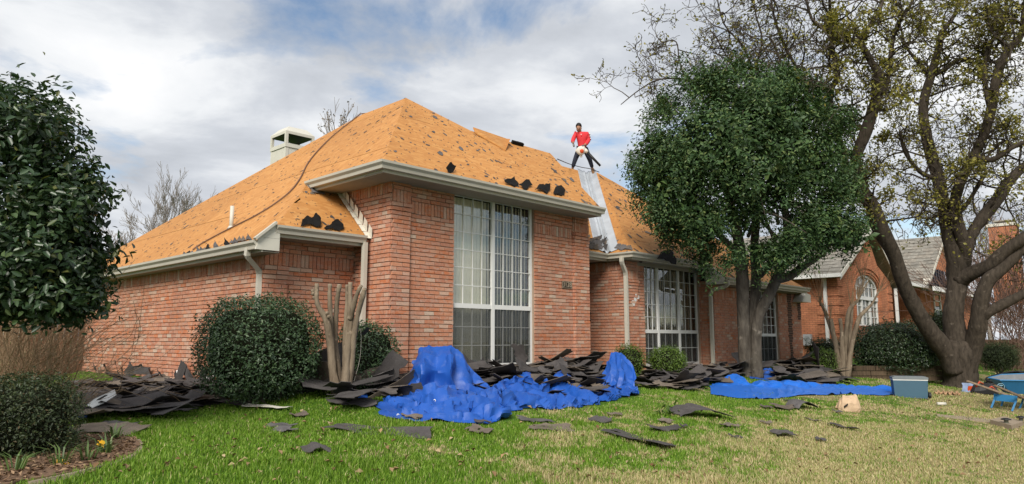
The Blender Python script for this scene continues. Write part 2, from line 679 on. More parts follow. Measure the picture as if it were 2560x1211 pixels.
wall((XR, YF, 0), (0, 1, 0), 2.4, -0.3, 3.1, V((1, 0, 0)))
wall((XB, 11.4, 0), (0, -1, 0), 11.4 - YB, -0.3, 2.36, NX, soldiers=[(-0.3 + CH * 36, 3 * CH)])
wall((XR, 11.4, 0), (1, 0, 0), XB - XR, -0.3, 2.4, NY)
W2 = (13.85, 16.36, 0.0, 2.35)
wall((XB, YB, 0), (1, 0, 0), X3 - XB, -0.3, 2.36, NY, openings=[(W2[0] - XB, W2[1] - XB, W2[2], W2[3])], soldiers=[(-0.3 + CH * 36, 3 * CH)])
pilaster(XB, 13.52, YB, -0.3, 2.36, (-0.3 + CH * 33, 3 * CH), side=True)
wall((X3, YB, 0), (0, -1, 0), YB - Y3, -0.3, 2.08, NX)
W3 = (18.0, 20.33, -0.06, 2.0)
wall((X3, Y3, 0), (1, 0, 0), XE - X3, -0.35, 2.06, NY, openings=[(W3[0] - X3, W3[1] - X3, W3[2], W3[3])], soldiers=[(-0.35 + CH * 30, 3 * CH)])
pilaster(X3, 16.95, Y3, -0.35, 2.06, (-0.35 + CH * 29, 3 * CH), side=False)
wall((XE, Y3, 0), (0, 1, 0), 6.0, -0.35, 2.06, V((1, 0, 0)), back=0.12)

brick_list.sort(key=lambda b: -b[0])


def unit_brick(seed):
    r = random.Random(seed)
    mb = MB()
    mb.obox((0, 0, 0), (.5, 0, 0), (0, .5, 0), (0, 0, .5))
    mb.v = [(x + r.uniform(-.012, .012), y, z + r.uniform(-.04, .04)) for x, y, z in mb.v]
    return mb


ub = [unit_brick(i) for i in range(8)]
ubm = [b.mesh('brick', MT['brick_obj']) for b in ub]
for i, (sc_, wl, c, u, n, ln, h) in enumerate(brick_list):
    j = rng.randrange(8)
    up = V((0, 0, 1))
    if i < 300:
        ob = bpy.data.objects.new('brick', ubm[j])
        COL.objects.link(ob)
        ob.parent = wl
        ob.matrix_basis = Matrix.LocRotScale(c, Matrix((u, -n, up)).transposed().to_quaternion(), V((ln, 0.03, h)))
    else:
        b0 = len(stuff_mb.v)
        stuff_mb.v += [tuple(c + u * (x * ln) - n * (y * 0.03) + up * (z * h)) for x, y, z in ub[j].v]
        stuff_mb.f += [tuple(b0 + k for k in q_) for q_ in ub[j].f]
stuff_mb.build('brickwork', MT['brick'], house, kind='stuff')
# dark water stain on the far right corner
for i, (x0, x1, z0, z1) in enumerate([(20.98, 21.25, 0.55, 1.98), (21.02, 21.2, 0.05, 0.55), (21.72, 21.93, 1.2, 2.0)]):
    z = z0
    while z < z1:
        st = MB()
        st.box((x0 + rng.uniform(-.03, .03), Y3 - 0.034, z), (x1 + rng.uniform(-.04, .04), Y3 - 0.02, min(z + CH - 0.008, z1)))
        st.build('stained_brick', MT['brick_stain'], house)
        z += CH

# --- windows


def window(o, W, z0, z1, zm, sashes, rows, rlow, dark=0.5):
    """street-facing window; o.x left edge, o.y plane; sashes: [(u0,u1,cols)]"""
    x0, y = o
    fr = MB()
    fd = 0.045
    def bar(xa, xb, za, zb, yo=0.0, dp=fd):
        fr.box((xa, y + yo - 0.0, za), (xb, y + yo + dp, zb))
    wd = 0.055
    bar(x0, x0 + wd, z0, z1)
    bar(x0 + W - wd, x0 + W, z0, z1)
    bar(x0 + wd, x0 + W - wd, z1 - wd, z1)
    bar(x0 + wd, x0 + W - wd, z0, z0 + wd)
    bar(x0 + wd, x0 + W - wd, zm - 0.04, zm + 0.04, -0.012)
    for a, b, c in sashes[1:]:
        bar(x0 + a - 0.035, x0 + a + 0.035, z0 + wd, z1 - wd, -0.02)
    f = fr.build('window', MT['white'], house)
    sill = MB()
    sill.box((x0 - 0.01, y - 0.09, z0 - 0.05), (x0 + W + 0.01, y + 0.02, z0 - 0.002))
    sill.build('sill', MT['white'], f)
    pane_me, bar_me = HW.get('pane'), HW.get('bar')
    if not pane_me:
        p = MB(); p.obox((0, 0, 0), (.5, 0, 0), (0, .0015, 0), (0, 0, .5)); pane_me = HW['pane'] = p.mesh('pane', MT['glass'])
        p = MB(); p.obox((0, 0, 0), (.5, 0, 0), (0, .5, 0), (0, 0, .5)); bar_me = HW['bar'] = p.mesh('muntin', MT['white'])
        p = MB(); p.obox((0, 0, 0), (.5, 0, 0), (0, .5, 0), (0, 0, .5)); HW['slat'] = p.mesh('blind_slat', MT['blind'])
    def put(name, me, c, s, rot=0.0):
        ob = bpy.data.objects.new(name, me)
        COL.objects.link(ob)
        ob.parent = f
        ob.matrix_basis = Matrix.LocRotScale(V(c), Quaternion((0, 0, 1), rot), V(s))
    for si, (a, b, cols) in enumerate(sashes):
        a += wd if si == 0 else 0.035
        b -= wd if si == len(sashes) - 1 else 0.035
        for za, zb, nrw in ((zm + 0.04, z1 - wd, rows), (z0 + wd, zm - 0.04, rlow)):
            cw, ch = (b - a) / cols, (zb - za) / nrw
            for i in range(cols):
                for j in range(nrw):
                    put('pane', pane_me, (x0 + a + cw * (i + .5), y + 0.024, za + ch * (j + .5)), (cw, 1, ch))
            low = nrw == rlow
            for i in range(1, cols):
                put('muntin', bar_me, (x0 + a + cw * i, y + 0.012, (za + zb) / 2), (0.0125, 0.016, zb - za))
            for j in range(1, nrw):
                put('muntin', bar_me, (x0 + (a + b) / 2, y + 0.009, za + ch * j), (b - a, 0.016, 0.0125))
            if low:
                s = MB()
                s.poly([(x0 + a, y + 0.001, za), (x0 + b, y + 0.001, za), (x0 + b, y + 0.001, zb), (x0 + a, y + 0.001, zb)])
                s.build('insect_screen', MT['screen'], f)
    return f, put


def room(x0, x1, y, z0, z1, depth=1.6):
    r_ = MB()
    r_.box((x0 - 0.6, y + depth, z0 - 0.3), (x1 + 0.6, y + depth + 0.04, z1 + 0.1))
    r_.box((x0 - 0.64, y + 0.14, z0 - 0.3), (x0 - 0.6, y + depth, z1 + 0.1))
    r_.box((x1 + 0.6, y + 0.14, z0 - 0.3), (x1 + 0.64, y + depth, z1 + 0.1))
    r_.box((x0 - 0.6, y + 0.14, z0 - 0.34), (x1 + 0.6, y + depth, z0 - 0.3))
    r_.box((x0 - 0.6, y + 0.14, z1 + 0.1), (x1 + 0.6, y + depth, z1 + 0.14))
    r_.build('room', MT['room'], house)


y1 = YF + 0.045
f1, put1 = window((W1[0], y1), W1[1] - W1[0], W1[2], W1[3], 1.175, [(0, 0.985, 4), (0.985, 2.03, 4)], 6, 3)
n_ = 25
for i in range(n_):
    t = (i + .5) / n_
    if t < 0.49:
        put1('blind_slat', HW['slat'], (W1[0] + 2.03 * t, y1 + 0.15, 1.64), (0.088, 0.004, 2.86), R(2 + 22 * t + rng.uniform(-4, 4)))
    else:
        put1('blind_slat', HW['slat'], (W1[0] + 2.03 * t, y1 + 0.15, 1.64), (0.088, 0.004, 2.86), R(33 + rng.uniform(-4, 4)))
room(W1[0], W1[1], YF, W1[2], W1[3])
y2 = YB + 0.05
MT['blind2'] = plain('tan_blind', (0.36, 0.30, 0.21), 0.8, 0.08, 2)
_b = HW['slat']
HW['slat'] = _b.copy()
HW['slat'].materials[0] = MT['blind2']
f2, put2 = window((W2[0], y2), W2[1] - W2[0], W2[2], W2[3], 0.79, [(0, 0.66, 3), (0.66, 1.60, 3), (1.60, 2.51, 3)], 5, 2)
for i in range(30):
    t = (i + .5) / 30
    put2('blind_slat', HW['slat'], (W2[0] + 2.51 * t, y2 + 0.15, 1.17), (0.088, 0.004, 2.24), R(14 + rng.uniform(-8, 8)))
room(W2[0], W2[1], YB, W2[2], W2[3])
y3 = Y3 + 0.05
f3, put3 = window((W3[0], y3), W3[1] - W3[0], W3[2], W3[3], 0.73, [(0, 1.16, 4), (1.16, 2.33, 4)], 5, 2)
MT['curtain'] = plain('grey_curtain', (0.22, 0.22, 0.2), 0.9, 0.06, 2)
cu = MB()
cu.grid([[(W3[0] + 1.16 + 0.42 + 0.012 * i, y3 + 0.14 + 0.025 * math.sin(i * 0.9), z) for i in range(34)] for z in (W3[2], W3[3])])
cu.build('curtain', MT['curtain'], f3)
room(W3[0], W3[1], Y3, W3[2], W3[3])

# --- roof decking


def clip(poly, a, b, c):                 # keep a*x+b*y<=c
    out = []
    for i in range(len(poly)):
        p, q_ = poly[i], poly[(i + 1) % len(poly)]
        dp, dq = a * p[0] + b * p[1] - c, a * q_[0] + b * q_[1] - c
        if dp <= 0:
            out.append(p)
        if dp * dq < 0:
            t = dp / (dp - dq)
            out.append((p[0] + (q_[0] - p[0]) * t, p[1] + (q_[1] - p[1]) * t))
    return out


def basis(pts):
    n = V((0, 0, 0))
    for i in range(len(pts)):
        n += V(pts[i]).cross(V(pts[(i + 1) % len(pts)]))
    n.normalize()
    if n.z < 0:
        n = -n
    e1 = V((0, 0, 1)).cross(n)
    e1 = e1.normalized() if e1.length > 1e-6 else V((1, 0, 0))
    return e1, n.cross(e1), n


DECKS = {}


def deck(key, pts, panels=True, seed=0):
    pts = [V(p) for p in pts]
    e1, e2, n = basis(pts)
    o = pts[0]
    p2 = [((p - o).dot(e1), (p - o).dot(e2)) for p in pts]
    DECKS[key] = (o, e1, e2, n, p2)
    mb = MB()
    mb.extrude([p - n * 0.03 for p in pts], -n * 0.08)
    rf = mb.build('roof', MT['under'], house)
    if not panels:
        return rf
    r = random.Random(seed)
    lo = (min(p[0] for p in p2), min(p[1] for p in p2))
    hi = (max(p[0] for p in p2), max(p[1] for p in p2))
    row, y = 0, lo[1]
    while y < hi[1]:
        x = lo[0] - (row % 2) * 1.22 - r.uniform(0, 0.4)
        while x < hi[0]:
            c = p2
            g = 0.0042
            for a, b, cc in ((-1, 0, -(x + g)), (1, 0, x + 2.44 - g), (0, -1, -(y + g)), (0, 1, y + 1.22 - g)):
                c = clip(c, a, b, cc)
                if len(c) < 3:
                    break
            x += 2.44
            if len(c) < 3:
                continue
            area = 0.5 * abs(sum(c[i][0] * c[(i + 1) % len(c)][1] - c[(i + 1) % len(c)][0] * c[i][1] for i in range(len(c))))
            if area < 0.004:
                continue
            m = MB()
            tw = r.uniform(-0.0035, 0.0025)
            m.extrude([o + e1 * a + e2 * b + n * tw for a, b in c], -n * 0.022)
            m.build('deck_panel', MT['osb'], rf)
        row, y = row + 1, y + 1.22
    return rf


PF = None
ap = ray(1015, 245)
t = (3.23 - 0.89 * 6.08 - O.z + 0.89 * O.x) / (ap.z - 0.89 * ap.x)
APEX = O + ap * t
PF = (APEX.z - 3.23) / (APEX.y - 8.5)
fpl = (V((0, -PF, 1)), V((0, 8.5, 3.23)))
FR = lambda a, b: plane_hit(a, b, *fpl)
lpl = (V((-0.89, 0, 1)), V((6.08, 0, 3.23)))
LP = lambda a, b: plane_hit(a, b, *lpl)
R1, R2 = FR(1180, 330), FR(1372, 381)
RZ = (R1.z + R2.z) / 2
RY = 8.5 + (RZ - 3.23) / PF
R1, R2 = V((R1.x, RY, RZ)), V((R2.x, RY, RZ))
q0 = PX(905, 283, APEX.x)
BK = V((APEX.x, q0.y, APEX.z))
bl = LP(262, 640)
k_ = (bl.z - 2.0) / (BK.z - bl.z)
BL = bl + (bl - BK) * k_                  # back left eave corner
BL = V((4.7, BL.y, zleft(4.7)))
E0 = V((6.08, 8.5, 3.23))
E0b = V((6.08, 10.62, 3.23))
EW = V((4.7, 9.50, zleft(4.7)))
hipW = V((4.97, 9.505, zleft(4.97)))
print('APEX', APEX, 'PF', PF, 'R', R1, R2, 'BK', BK, 'BL', BL)
ER = V((11.42, 8.5, 3.23))
deck('front', [E0, ER, R2, R1, APEX], seed=1)
deck('left', [E0, APEX, BK, BL, EW, hipW, E0b], seed=2)
# hidden slopes close the volume
deck('east', [APEX, R1, V((12.3, RY, 2.6)), V((12.3, BK.y, 2.6)), BK], False)
deck('behind', [R1, R2, V((R2.x, RY + 2.6, RZ - 2.0)), V((R1.x, RY + 2.6, RZ - 2.0))], False)
deck('northwest', [BK, BL, V((12.5, BL.y, 2.0))], False)
sw = (E0b.z - 2.26) / (E0b.y - 9.5)
deck('wing', [hipW + V((0, 0, 0.004)), V((XC - 0.02, 9.5, 2.26)), V((XC - 0.02, 10.62, E0b.z)), E0b], seed=3)
# entry and right block
EH = 2.5
VA = V((12.92, 9.48, EH))
VT = D(1465, 432, 21.6)
HA = V((12.92, 8.82, EH))
HT = plane_hit(1493, 432, (VA - HA).cross(VT - HA).normalized(), HA)
ridge_z = VT.z
sE = (VT.z - EH) / (VT.y - VA.y)
deck('entry', [V((XR + 0.02, 9.48, EH)), VA, VT, V((8.8, VT.y, VT.z)), V((8.8, 10.9, EH + sE * (10.9 - 9.48))), V((XR + 0.02, 10.9, EH + sE * (10.9 - 9.48)))], seed=4)
deck('valley_side', [HA, HT, VT, VA], seed=5)
sf = (HT.z - EH) / (HT.y - HA.y)
zf = lambda y: EH + sf * (y - HA.y)
EB = V((16.12, 8.82, EH))
EC = V((16.12, 8.34, zf(8.34)))
ED = V((21.25, 8.34, zf(8.34)))
deck('right', [HA, EB, EC, ED, HT], seed=6)
deck('right_end', [ED, V((22.35, 9.3, 1.95)), V((22.35, 15.5, 1.95)), HT], False)
deck('rear', [V((8.8, VT.y, VT.z)), VT, HT, V((22.3, 15.5, 1.95)), V((22.3, 18.5, 1.7)), V((8.8, 18.5, 1.7))], False)
print('VT', VT, 'HT', HT, 'sE', sE, 'sf', sf)
# gable closing the front block over the entry
g = MB()
g.extrude([V((11.46, 8.62, 3.1)), V((11.46, 12.6, 3.1)), V((R2.x - .1, RY + .05, RZ - 0.15)), ], (-0.05, 0, 0))
g.build('gable', MT['trim'], house)

# --- metal valley with its raised rib
vm = MB()
e1, e2, n1 = DECKS['entry'][1:4]
n2 = DECKS['valley_side'][3]
vd = (VT - VA).normalized()
lside = vd.cross(n1).normalized()
lside = lside if lside.x < 0 else -lside
rside = vd.cross(n2).normalized()
rside = rside if rside.y < 0 else -rside
prof = [(lside, 0.31, n1, 0.004), (lside, 0.30, n1, 0.016), (lside, 0.13, n1, 0.016), (lside, 0.10, n1, 0.05), (lside, 0.02, n1, 0.012), (rside, 0.02, n2, 0.012), (rside, 0.09, n2, 0.05), (rside, 0.12, n2, 0.016), (rside, 0.29, n2, 0.016), (rside, 0.30, n2, 0.004)]
rows_ = []
for i in range(9):
    s = i / 8
    c = VA.lerp(VT, s * 0.985 + 0.0)
    rows_.append([c + sd_ * w_ + nn * (hh + rng.uniform(0, .004)) for sd_, w_, nn, hh in prof])
vm.grid(rows_)
vo = vm.build('valley_metal', MT['metal'], house)

# --- gutters, fascia, soffits


def gutter(a, b, out, z, ends=(0, 0), soffit=0.0, trim=0.0):
    """a-b: line of the deck edge; out: unit outward; ends: extra length at a and b for mitred corners"""
    a, b, out = V(a), V(b), V(out)
    d = (b - a).normalized()
    prof = [(0.0, 0.0), (0.0, -0.115), (0.075, -0.115), (0.085, -0.07), (0.12, -0.035), (0.125, 0.0), (0.112, 0.0), (0.106, -0.03), (0.07, -0.075), (0.06, -0.10), (0.012, -0.10), (0.012, 0.0)]
    mb = MB()
    b0 = len(mb.v)
    for p, ex, sg in ((a, ends[0], -1), (b, ends[1], 1)):
        for o_, zz_ in prof:
            q_ = p + d * (sg * ex * (o_ + 0.0)) + out * o_
            mb.v.append((q_.x, q_.y, z + zz_))
    m = len(prof)
    for i in range(m):
        j = (i + 1) % m
        mb.f.append((i, j, m + j, m + i))
    mb.f += [tuple(range(m - 1, -1, -1)), tuple(range(m, 2 * m))]
    for p, ex in ((a, ends[0]), (b, ends[1])):
        if ex == 0:
            mb.extrude([V((p.x, p.y, z)) + out * 0.001, V((p.x, p.y, z - 0.117)) + out * 0.001, V((p.x, p.y, z - 0.117)) + out * 0.076, V((p.x, p.y, z - 0.07)) + out * 0.088, V((p.x, p.y, z)) + out * 0.127], d * (0.006 if p is b else -0.006))
    # hidden-hanger seams
    mb.build('gutter', MT['trim'], house)
    fa = MB()
    c0, c1 = a - out * 0.002 - d * ends[0] * 0.0, b - out * 0.002
    fa.extrude([V((c0.x, c0.y, z + 0.005)), V((c1.x, c1.y, z + 0.005)), V((c1.x, c1.y, z - 0.16)), V((c0.x, c0.y, z - 0.16))], -out * 0.025)
    fa.build('fascia', MT['trim'], house)
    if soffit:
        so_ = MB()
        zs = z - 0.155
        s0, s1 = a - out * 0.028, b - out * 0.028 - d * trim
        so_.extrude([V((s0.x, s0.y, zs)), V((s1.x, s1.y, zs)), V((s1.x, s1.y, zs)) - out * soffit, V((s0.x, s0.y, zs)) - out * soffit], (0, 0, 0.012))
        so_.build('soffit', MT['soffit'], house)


gutter((6.08, 10.55, 0), (6.08, 8.5, 0), NX, 3.215, ends=(0, 1), soffit=0.46, trim=0.495)
gutter((6.08, 8.5, 0), (11.42, 8.5, 0), NY, 3.215, ends=(1, 0), soffit=0.46)
gutter((4.72, 19.2, 0), (4.72, 9.47, 0), NX, 1.99, soffit=0.25)
gutter((4.93, 9.52, 0), (6.45, 9.52, 0), NY, 2.235, soffit=0.41)
gutter((XR, 9.48, 0), (12.92, 9.48, 0), NY, EH, ends=(0, -1), soffit=1.5)
gutter((12.92, 9.48, 0), (12.92, 8.82, 0), NX, EH, ends=(-1, 1), soffit=0.13, trim=0.34)
gutter((12.92, 8.82, 0), (16.05, 8.82, 0), NY, EH, ends=(1, 0), soffit=0.3)
gutter((16.2, 8.34, 0), (21.3, 8.34, 0), NY, zf(8.34) + 0.01, soffit=0.48)
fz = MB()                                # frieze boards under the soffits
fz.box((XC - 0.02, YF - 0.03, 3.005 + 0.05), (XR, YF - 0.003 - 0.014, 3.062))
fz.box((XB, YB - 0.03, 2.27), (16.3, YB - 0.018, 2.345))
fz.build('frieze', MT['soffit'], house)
# boxed eave returns with three boards each
bx = lambda p, off, m_='trim_light', nm='return_board': [None for _ in [0]]
Y0 = 9.45
z_ = [1.86, 2.035, 2.14, 2.245]
for i in range(3):
    a, b = z_[i] + (0.003 if i else 0), z_[i + 1]
    xl = lambda z: 4.63 if z < 2.0 else 4.63 + (z - 2.0) * 1.12
    m = MB()
    m.extrude([(xl(a), Y0, a), (4.985, Y0, a), (4.985, Y0, b), (xl(b), Y0, b)], (0, 0.035 - 0.003 * (i == 1), 0))
    m.build('return_board', MT['trim_light'], house)
m = MB()
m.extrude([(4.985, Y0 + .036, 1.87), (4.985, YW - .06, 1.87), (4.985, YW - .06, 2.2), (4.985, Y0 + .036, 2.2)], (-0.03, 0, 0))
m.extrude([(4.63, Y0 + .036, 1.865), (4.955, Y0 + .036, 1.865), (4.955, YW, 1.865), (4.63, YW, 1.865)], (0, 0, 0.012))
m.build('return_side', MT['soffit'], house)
m = MB()                                 # sloping trim over the return
m.obox(((4.63 + 4.90) / 2 - 0.01, Y0 - 0.015, 2.135), V((0.155, 0, 0.135)), (0, 0.035, 0), V((-0.011, 0, 0.013)))
m.build('rake_trim', MT['trim'], house)
X0 = 16.1
for i, (a, b) in enumerate([(1.96, 2.14), (2.145, 2.30), (2.305, 2.46)]):
    yl = lambda z: 8.30 if z < 2.14 else 8.30 + (z - 2.14) / sf
    m = MB()
    m.extrude([(X0, 8.80, a), (X0, yl(a), a), (X0, min(8.8, yl(b)), b), (X0, 8.80, b)], (0.035, 0, 0))
    m.build('return_board', MT['trim_light'], house)
m = MB()
m.extrude([(21.3, 8.5, 1.72), (21.95, 8.5, 1.72), (21.95, 8.5, 1.95), (21.6, 8.5, 2.0)], (0, 0.3, 0))
m.build('return_board', MT['trim_light'], house)

# --- downspouts


def spout(path, w_=0.045):
    m = MB()
    m.tube(path, w_ * 1.25, 4, True, math.pi / 4, 0.8)
    return m.build('downspout', MT['trim'], house)


spout([(4.66, 9.75, 1.90), (4.66, 9.77, 1.80), (4.70, 9.80, 1.76), (4.92, 9.93, 1.62), (4.95, 9.955, 1.56), (4.95, 9.955, -0.3)])
spout([(6.44, 9.45, 2.13), (6.44, 9.46, 1.0), (6.44, 9.46, -0.1)])
spout([(12.83, 9.02, 2.40), (12.83, 9.02, 2.30), (12.86, 9.03, 2.25), (13.0, 9.05, 2.08), (13.03, 9.06, 2.0), (13.03, 9.06, -0.1)])
spout([(16.22, 8.27, 2.03), (16.22, 8.27, 1.95), (16.22, 8.32, 1.9), (16.24, 8.70, 1.82), (16.25, 8.76, 1.74), (16.25, 8.76, -0.05), (16.25, 8.55, -0.22)])

# --- step flashing climbing the wall of the front block
for i in range(9):
    y = 9.46 + i * 0.135
    z = wroof(y) + 0.02
    m = MB()
    t_ = rng.uniform(-0.02, 0.02)
    e_ = XC - 0.028 - 0.004 * (i % 2)
    m.extrude([(e_, y + 0.075, z + 0.065), (e_ - .004, y - 0.045, z - 0.03 + t_ * .5), (e_ - .05, y - 0.105 + t_, z + 0.10), (e_ - .03, y + 0.015 + t_, z + 0.20)], (-0.003, 0, 0))
    m.extrude([(e_, y + 0.10, z + 0.085), (e_, y - 0.03, z - 0.04), (XC - 0.12, y - 0.03, z - 0.045), (XC - 0.12, y + 0.08, z + 0.07)], (0, -0.002, 0.003))
    m.build('step_flashing', MT['flash'], house)

# --- number plaque, taps, boxes
pl = MB()
pl.box((10.72, YF - 0.04, 1.605), (11.02, YF - 0.018, 1.745))
MT['plaque'] = plain('bronze_plaque', (0.035, 0.024, 0.016), 0.6)
MT['digit'] = plain('pale_digits', (0.33, 0.27, 0.2), 0.6)
plo = pl.build('number_plaque', MT['plaque'], house)
fm = MB()
for a in ((10.72, 1.605, 11.02, 1.613), (10.72, 1.737, 11.02, 1.745), (10.72, 1.613, 10.728, 1.737), (11.012, 1.613, 11.02, 1.737)):
    fm.box((a[0], YF - 0.046, a[1]), (a[2], YF - 0.0405, a[3]))
fm.build('plaque_rim', MT['digit'], plo)
for i, ch in enumerate('3128'):
    cu_ = bpy.data.curves.new('digit', 'FONT')
    cu_.body, cu_.size, cu_.extrude = ch, 0.145, 0.003
    cu_.align_x, cu_.align_y = 'CENTER', 'CENTER'
    to = bpy.data.objects.new('digit_source', cu_)
    COL.objects.link(to)
    bpy.context.view_layer.update()
    dm = bpy.data.meshes.new_from_object(to.evaluated_get(bpy.context.evaluated_depsgraph_get()))
    bpy.data.objects.remove(to)
    dm.transform(Matrix.Translation(V((10.77 + i * 0.068, YF - 0.0435, 1.675))) @ Matrix.Rotation(R(90), 4, 'X') @ Matrix.Diagonal((0.86, 1, 1, 1)))
    dm.materials.clear()
    dm.materials.append(MT['digit'])
    link('digit', dm, plo)
for (px, py) in ((455, 932), (534, 945)):
    p = PX(px, py, XW - 0.02)
    m = MB()
    m.lathe(p, [(0.055, 0), (0.06, 0.03), (0.045, 0.085), (0.02, 0.11)], 12, (-1, 0, 0))
    m.build('tap_cover', MT['white'], house)
for nm, px, py, w_, h_ in (('doorbell_box', 1474, 792, 0.05, 0.11), ('wall_outlet', 1489, 885, 0.05, 0.06)):
    p = PX(px, py, XB - 0.012)
    m = MB()
    m.box((p.x - 0.05, p.y - w_, p.z - h_), (p.x, p.y + w_, p.z + h_))
    m.build(nm, MT['black'] if nm[0] == 'd' else MT['soffit'], house)
p = PY(1772, 893, YB - 0.02)
m = MB()
m.box((p.x - 0.06, p.y - 0.04, p.z - 0.05), (p.x + 0.06, p.y, p.z + 0.05))
m.lathe(p + V((0, -0.04, -0.01)), [(0.025, 0), (0.025, 0.05)], 8, (0, -1, 0))
m.build('wall_outlet', MT['soffit'], house)
p = PY(1598, 649, YB - 0.15)
m = MB()
m.lathe(p, [(0.05, 0.0), (0.05, 0.05), (0.03, 0.09)], 12, (0.2, -0.6, -0.5))
m.box(p - V((0.02, 0.0, 0.0)), p + V((0.02, 0.14, 0.05)))
m.build('security_camera', MT['black'], house)
p = PY(1590, 752, YB - 0.065)
m = MB()
for a, b, c, d in ((-0.16, -0.12, -0.06, 0.0), (-0.08, -0.03, 0.02, 0.08), (0.0, 0.04, 0.12, 0.12), (-0.03, 0.06, 0.03, 0.15)):
    m.box((p.x + a, p.y - 0.006, p.z + b), (p.x + c, p.y, p.z + d))
m.build('paint_smear', MT['white'], house)

# --- vent pipe and metal-capped chimney
p = LP(578, 570)
m = MB()
m.lathe(p - V((0, 0, .1)), [(0.033, 0.0), (0.033, 0.47), (0.028, 0.47), (0.028, 0.2)], 14)
m.lathe(p - V((0, 0, .02)), [(0.07, 0.0), (0.036, 0.05)], 14)
m.build('vent_pipe', MT['trim_light'], house, True)

cc = D(716, 330, 23.2)
ch0 = V((cc.x, cc.y, 0))
S = 1.0
zb, zt = 4.3, cc.z + 0.02
def sqr(z, i=0.0): return [(ch0.x + i, ch0.y + i, z), (ch0.x + S - i, ch0.y + i, z), (ch0.x + S - i, ch0.y + S - i, z), (ch0.x + i, ch0.y + S - i, z)]
zA, zB_, zC, zD = D(716, 368, 23.2).z, D(716, 358, 23.2).z, D(716, 333, 23.2).z, D(716, 320, 23.2).z
m = MB()
m.extrude(sqr(3.8, 0.01), (0, 0, zA - 3.8))
for x_, y_ in ((0, 0), (1, 0), (0, 1), (1, 1)):
    bx0, by0 = ch0.x + x_ * (S - 0.1), ch0.y + y_ * (S - 0.1)
    m.box((bx0, by0, 3.8), (bx0 + 0.1, by0 + 0.1, zA + 0.001))
chim = m.build('chimney', MT['trim_light'], house)
m = MB()
m.extrude(sqr(zA + 0.002, -0.02), (0, 0, zB_ - zA))
for x_, y_ in ((0, 0), (1, 0), (0, 1), (1, 1)):
    bx0, by0 = ch0.x - 0.02 + x_ * (S - 0.05), ch0.y - 0.02 + y_ * (S - 0.05)
    m.box((bx0, by0, zB_), (bx0 + 0.09, by0 + 0.09, zC))
b0 = len(m.v)
m.v += sqr(zC, -0.02) + sqr(zC + 0.09, -0.02) + sqr(zD + 0.13, 0.17)
for lv in (0, 4):
    for i in range(4):
        j = (i + 1) % 4
        m.f.append((b0 + lv + i, b0 + lv + j, b0 + lv + 4 + j, b0 + lv + 4 + i))
m.f += [(b0 + 3, b0 + 2, b0 + 1, b0), (b0 + 8, b0 + 9, b0 + 10, b0 + 11)]
m.build('chimney_cap', MT['trim_light'], chim)
m = MB()
m.lathe(V((ch0.x + S / 2, ch0.y + S / 2, zB_)), [(0.2, 0), (0.2, 0.06), (0.14, 0.14)], 14)
m.build('flue', MT['black'], chim)
m = MB()
m.extrude(sqr(zC - 0.006, 0.0), (0, 0, 0.004))
m.extrude(sqr(zB_ + 0.006, 0.07), (0, 0, 0.004))
m.build('cap_shade', MT['black'], chim)  # flat black sheets paint the shade inside the cap's opening

# ================================================================== foliage helpers


def unit(a):
    return a / np.maximum(np.linalg.norm(a, axis=1, keepdims=True), 1e-9)


def leaves(P, N, L, asp=0.42, fold=0.12, jit=0.35, six=False, droop=0.0):
    n = len(P)
    T = unit(np.cross(N, unit(nr.normal(size=(n, 3)))))
    T[:, 2] -= droop
    T = unit(T)
    S = unit(np.cross(N, T))
    l = (L * (1 + jit * nr.uniform(-1, 1, n)))[:, None]
    wv = l * asp * 0.5
    up = N * l * fold
    if six:
        vs_ = [P, P + T * l * .3 + S * wv * .9 + up, P + T * l * .68 + S * wv * .8 + up, P + T * l, P + T * l * .68 - S * wv * .8 + up, P + T * l * .3 - S * wv * .9 + up]
        fs = [(0, 1, 2, 3), (0, 3, 4, 5)]
    else:
        vs_ = [P, P + T * l * .48 + S * wv + up, P + T * l, P + T * l * .48 - S * wv + up]
        fs = [(0, 1, 2), (0, 2, 3)]
    k = len(vs_)
    v = np.stack(vs_, 1).reshape(-1, 3)
    b = (np.arange(n) * k)[:, None, None]
    f = (np.array(fs)[None] + b).reshape(-1, len(fs[0]))
    return v, f


def blob_points(ells, nclump, per, sig, shell=0.55, power=1.0, bias=None):
    """clumped points through a set of ellipsoids [(centre, (rx,ry,rz), weight)]"""
    ws = np.array([e[2] for e in ells], float)
    ws /= ws.sum()
    idx = nr.choice(len(ells), nclump, p=ws)
    d = unit(nr.normal(size=(nclump, 3)))
    C = np.array([tuple(e[0]) for e in ells])[idx]
    Rr = np.array([e[1] for e in ells])[idx]
    r = shell + (1 - shell) * nr.uniform(0, 1, nclump) ** power
    lump = 1 + 0.16 * np.sin(d[:, 0] * 7 + idx) * np.sin(d[:, 1] * 6) + 0.11 * np.sin(d[:, 2] * 11 + 2 + d[:, 0] * 5)
    cl = C + d * Rr * (r * lump)[:, None]
    P = np.repeat(cl, per, 0) + nr.normal(size=(nclump * per, 3)) * sig
    out = unit(np.repeat(d / Rr, per, 0) * np.mean(Rr))
    N = unit(out * 0.7 + np.array([0, 0, 0.55]) + nr.normal(size=P.shape) * 0.55)
    return P, N, cl


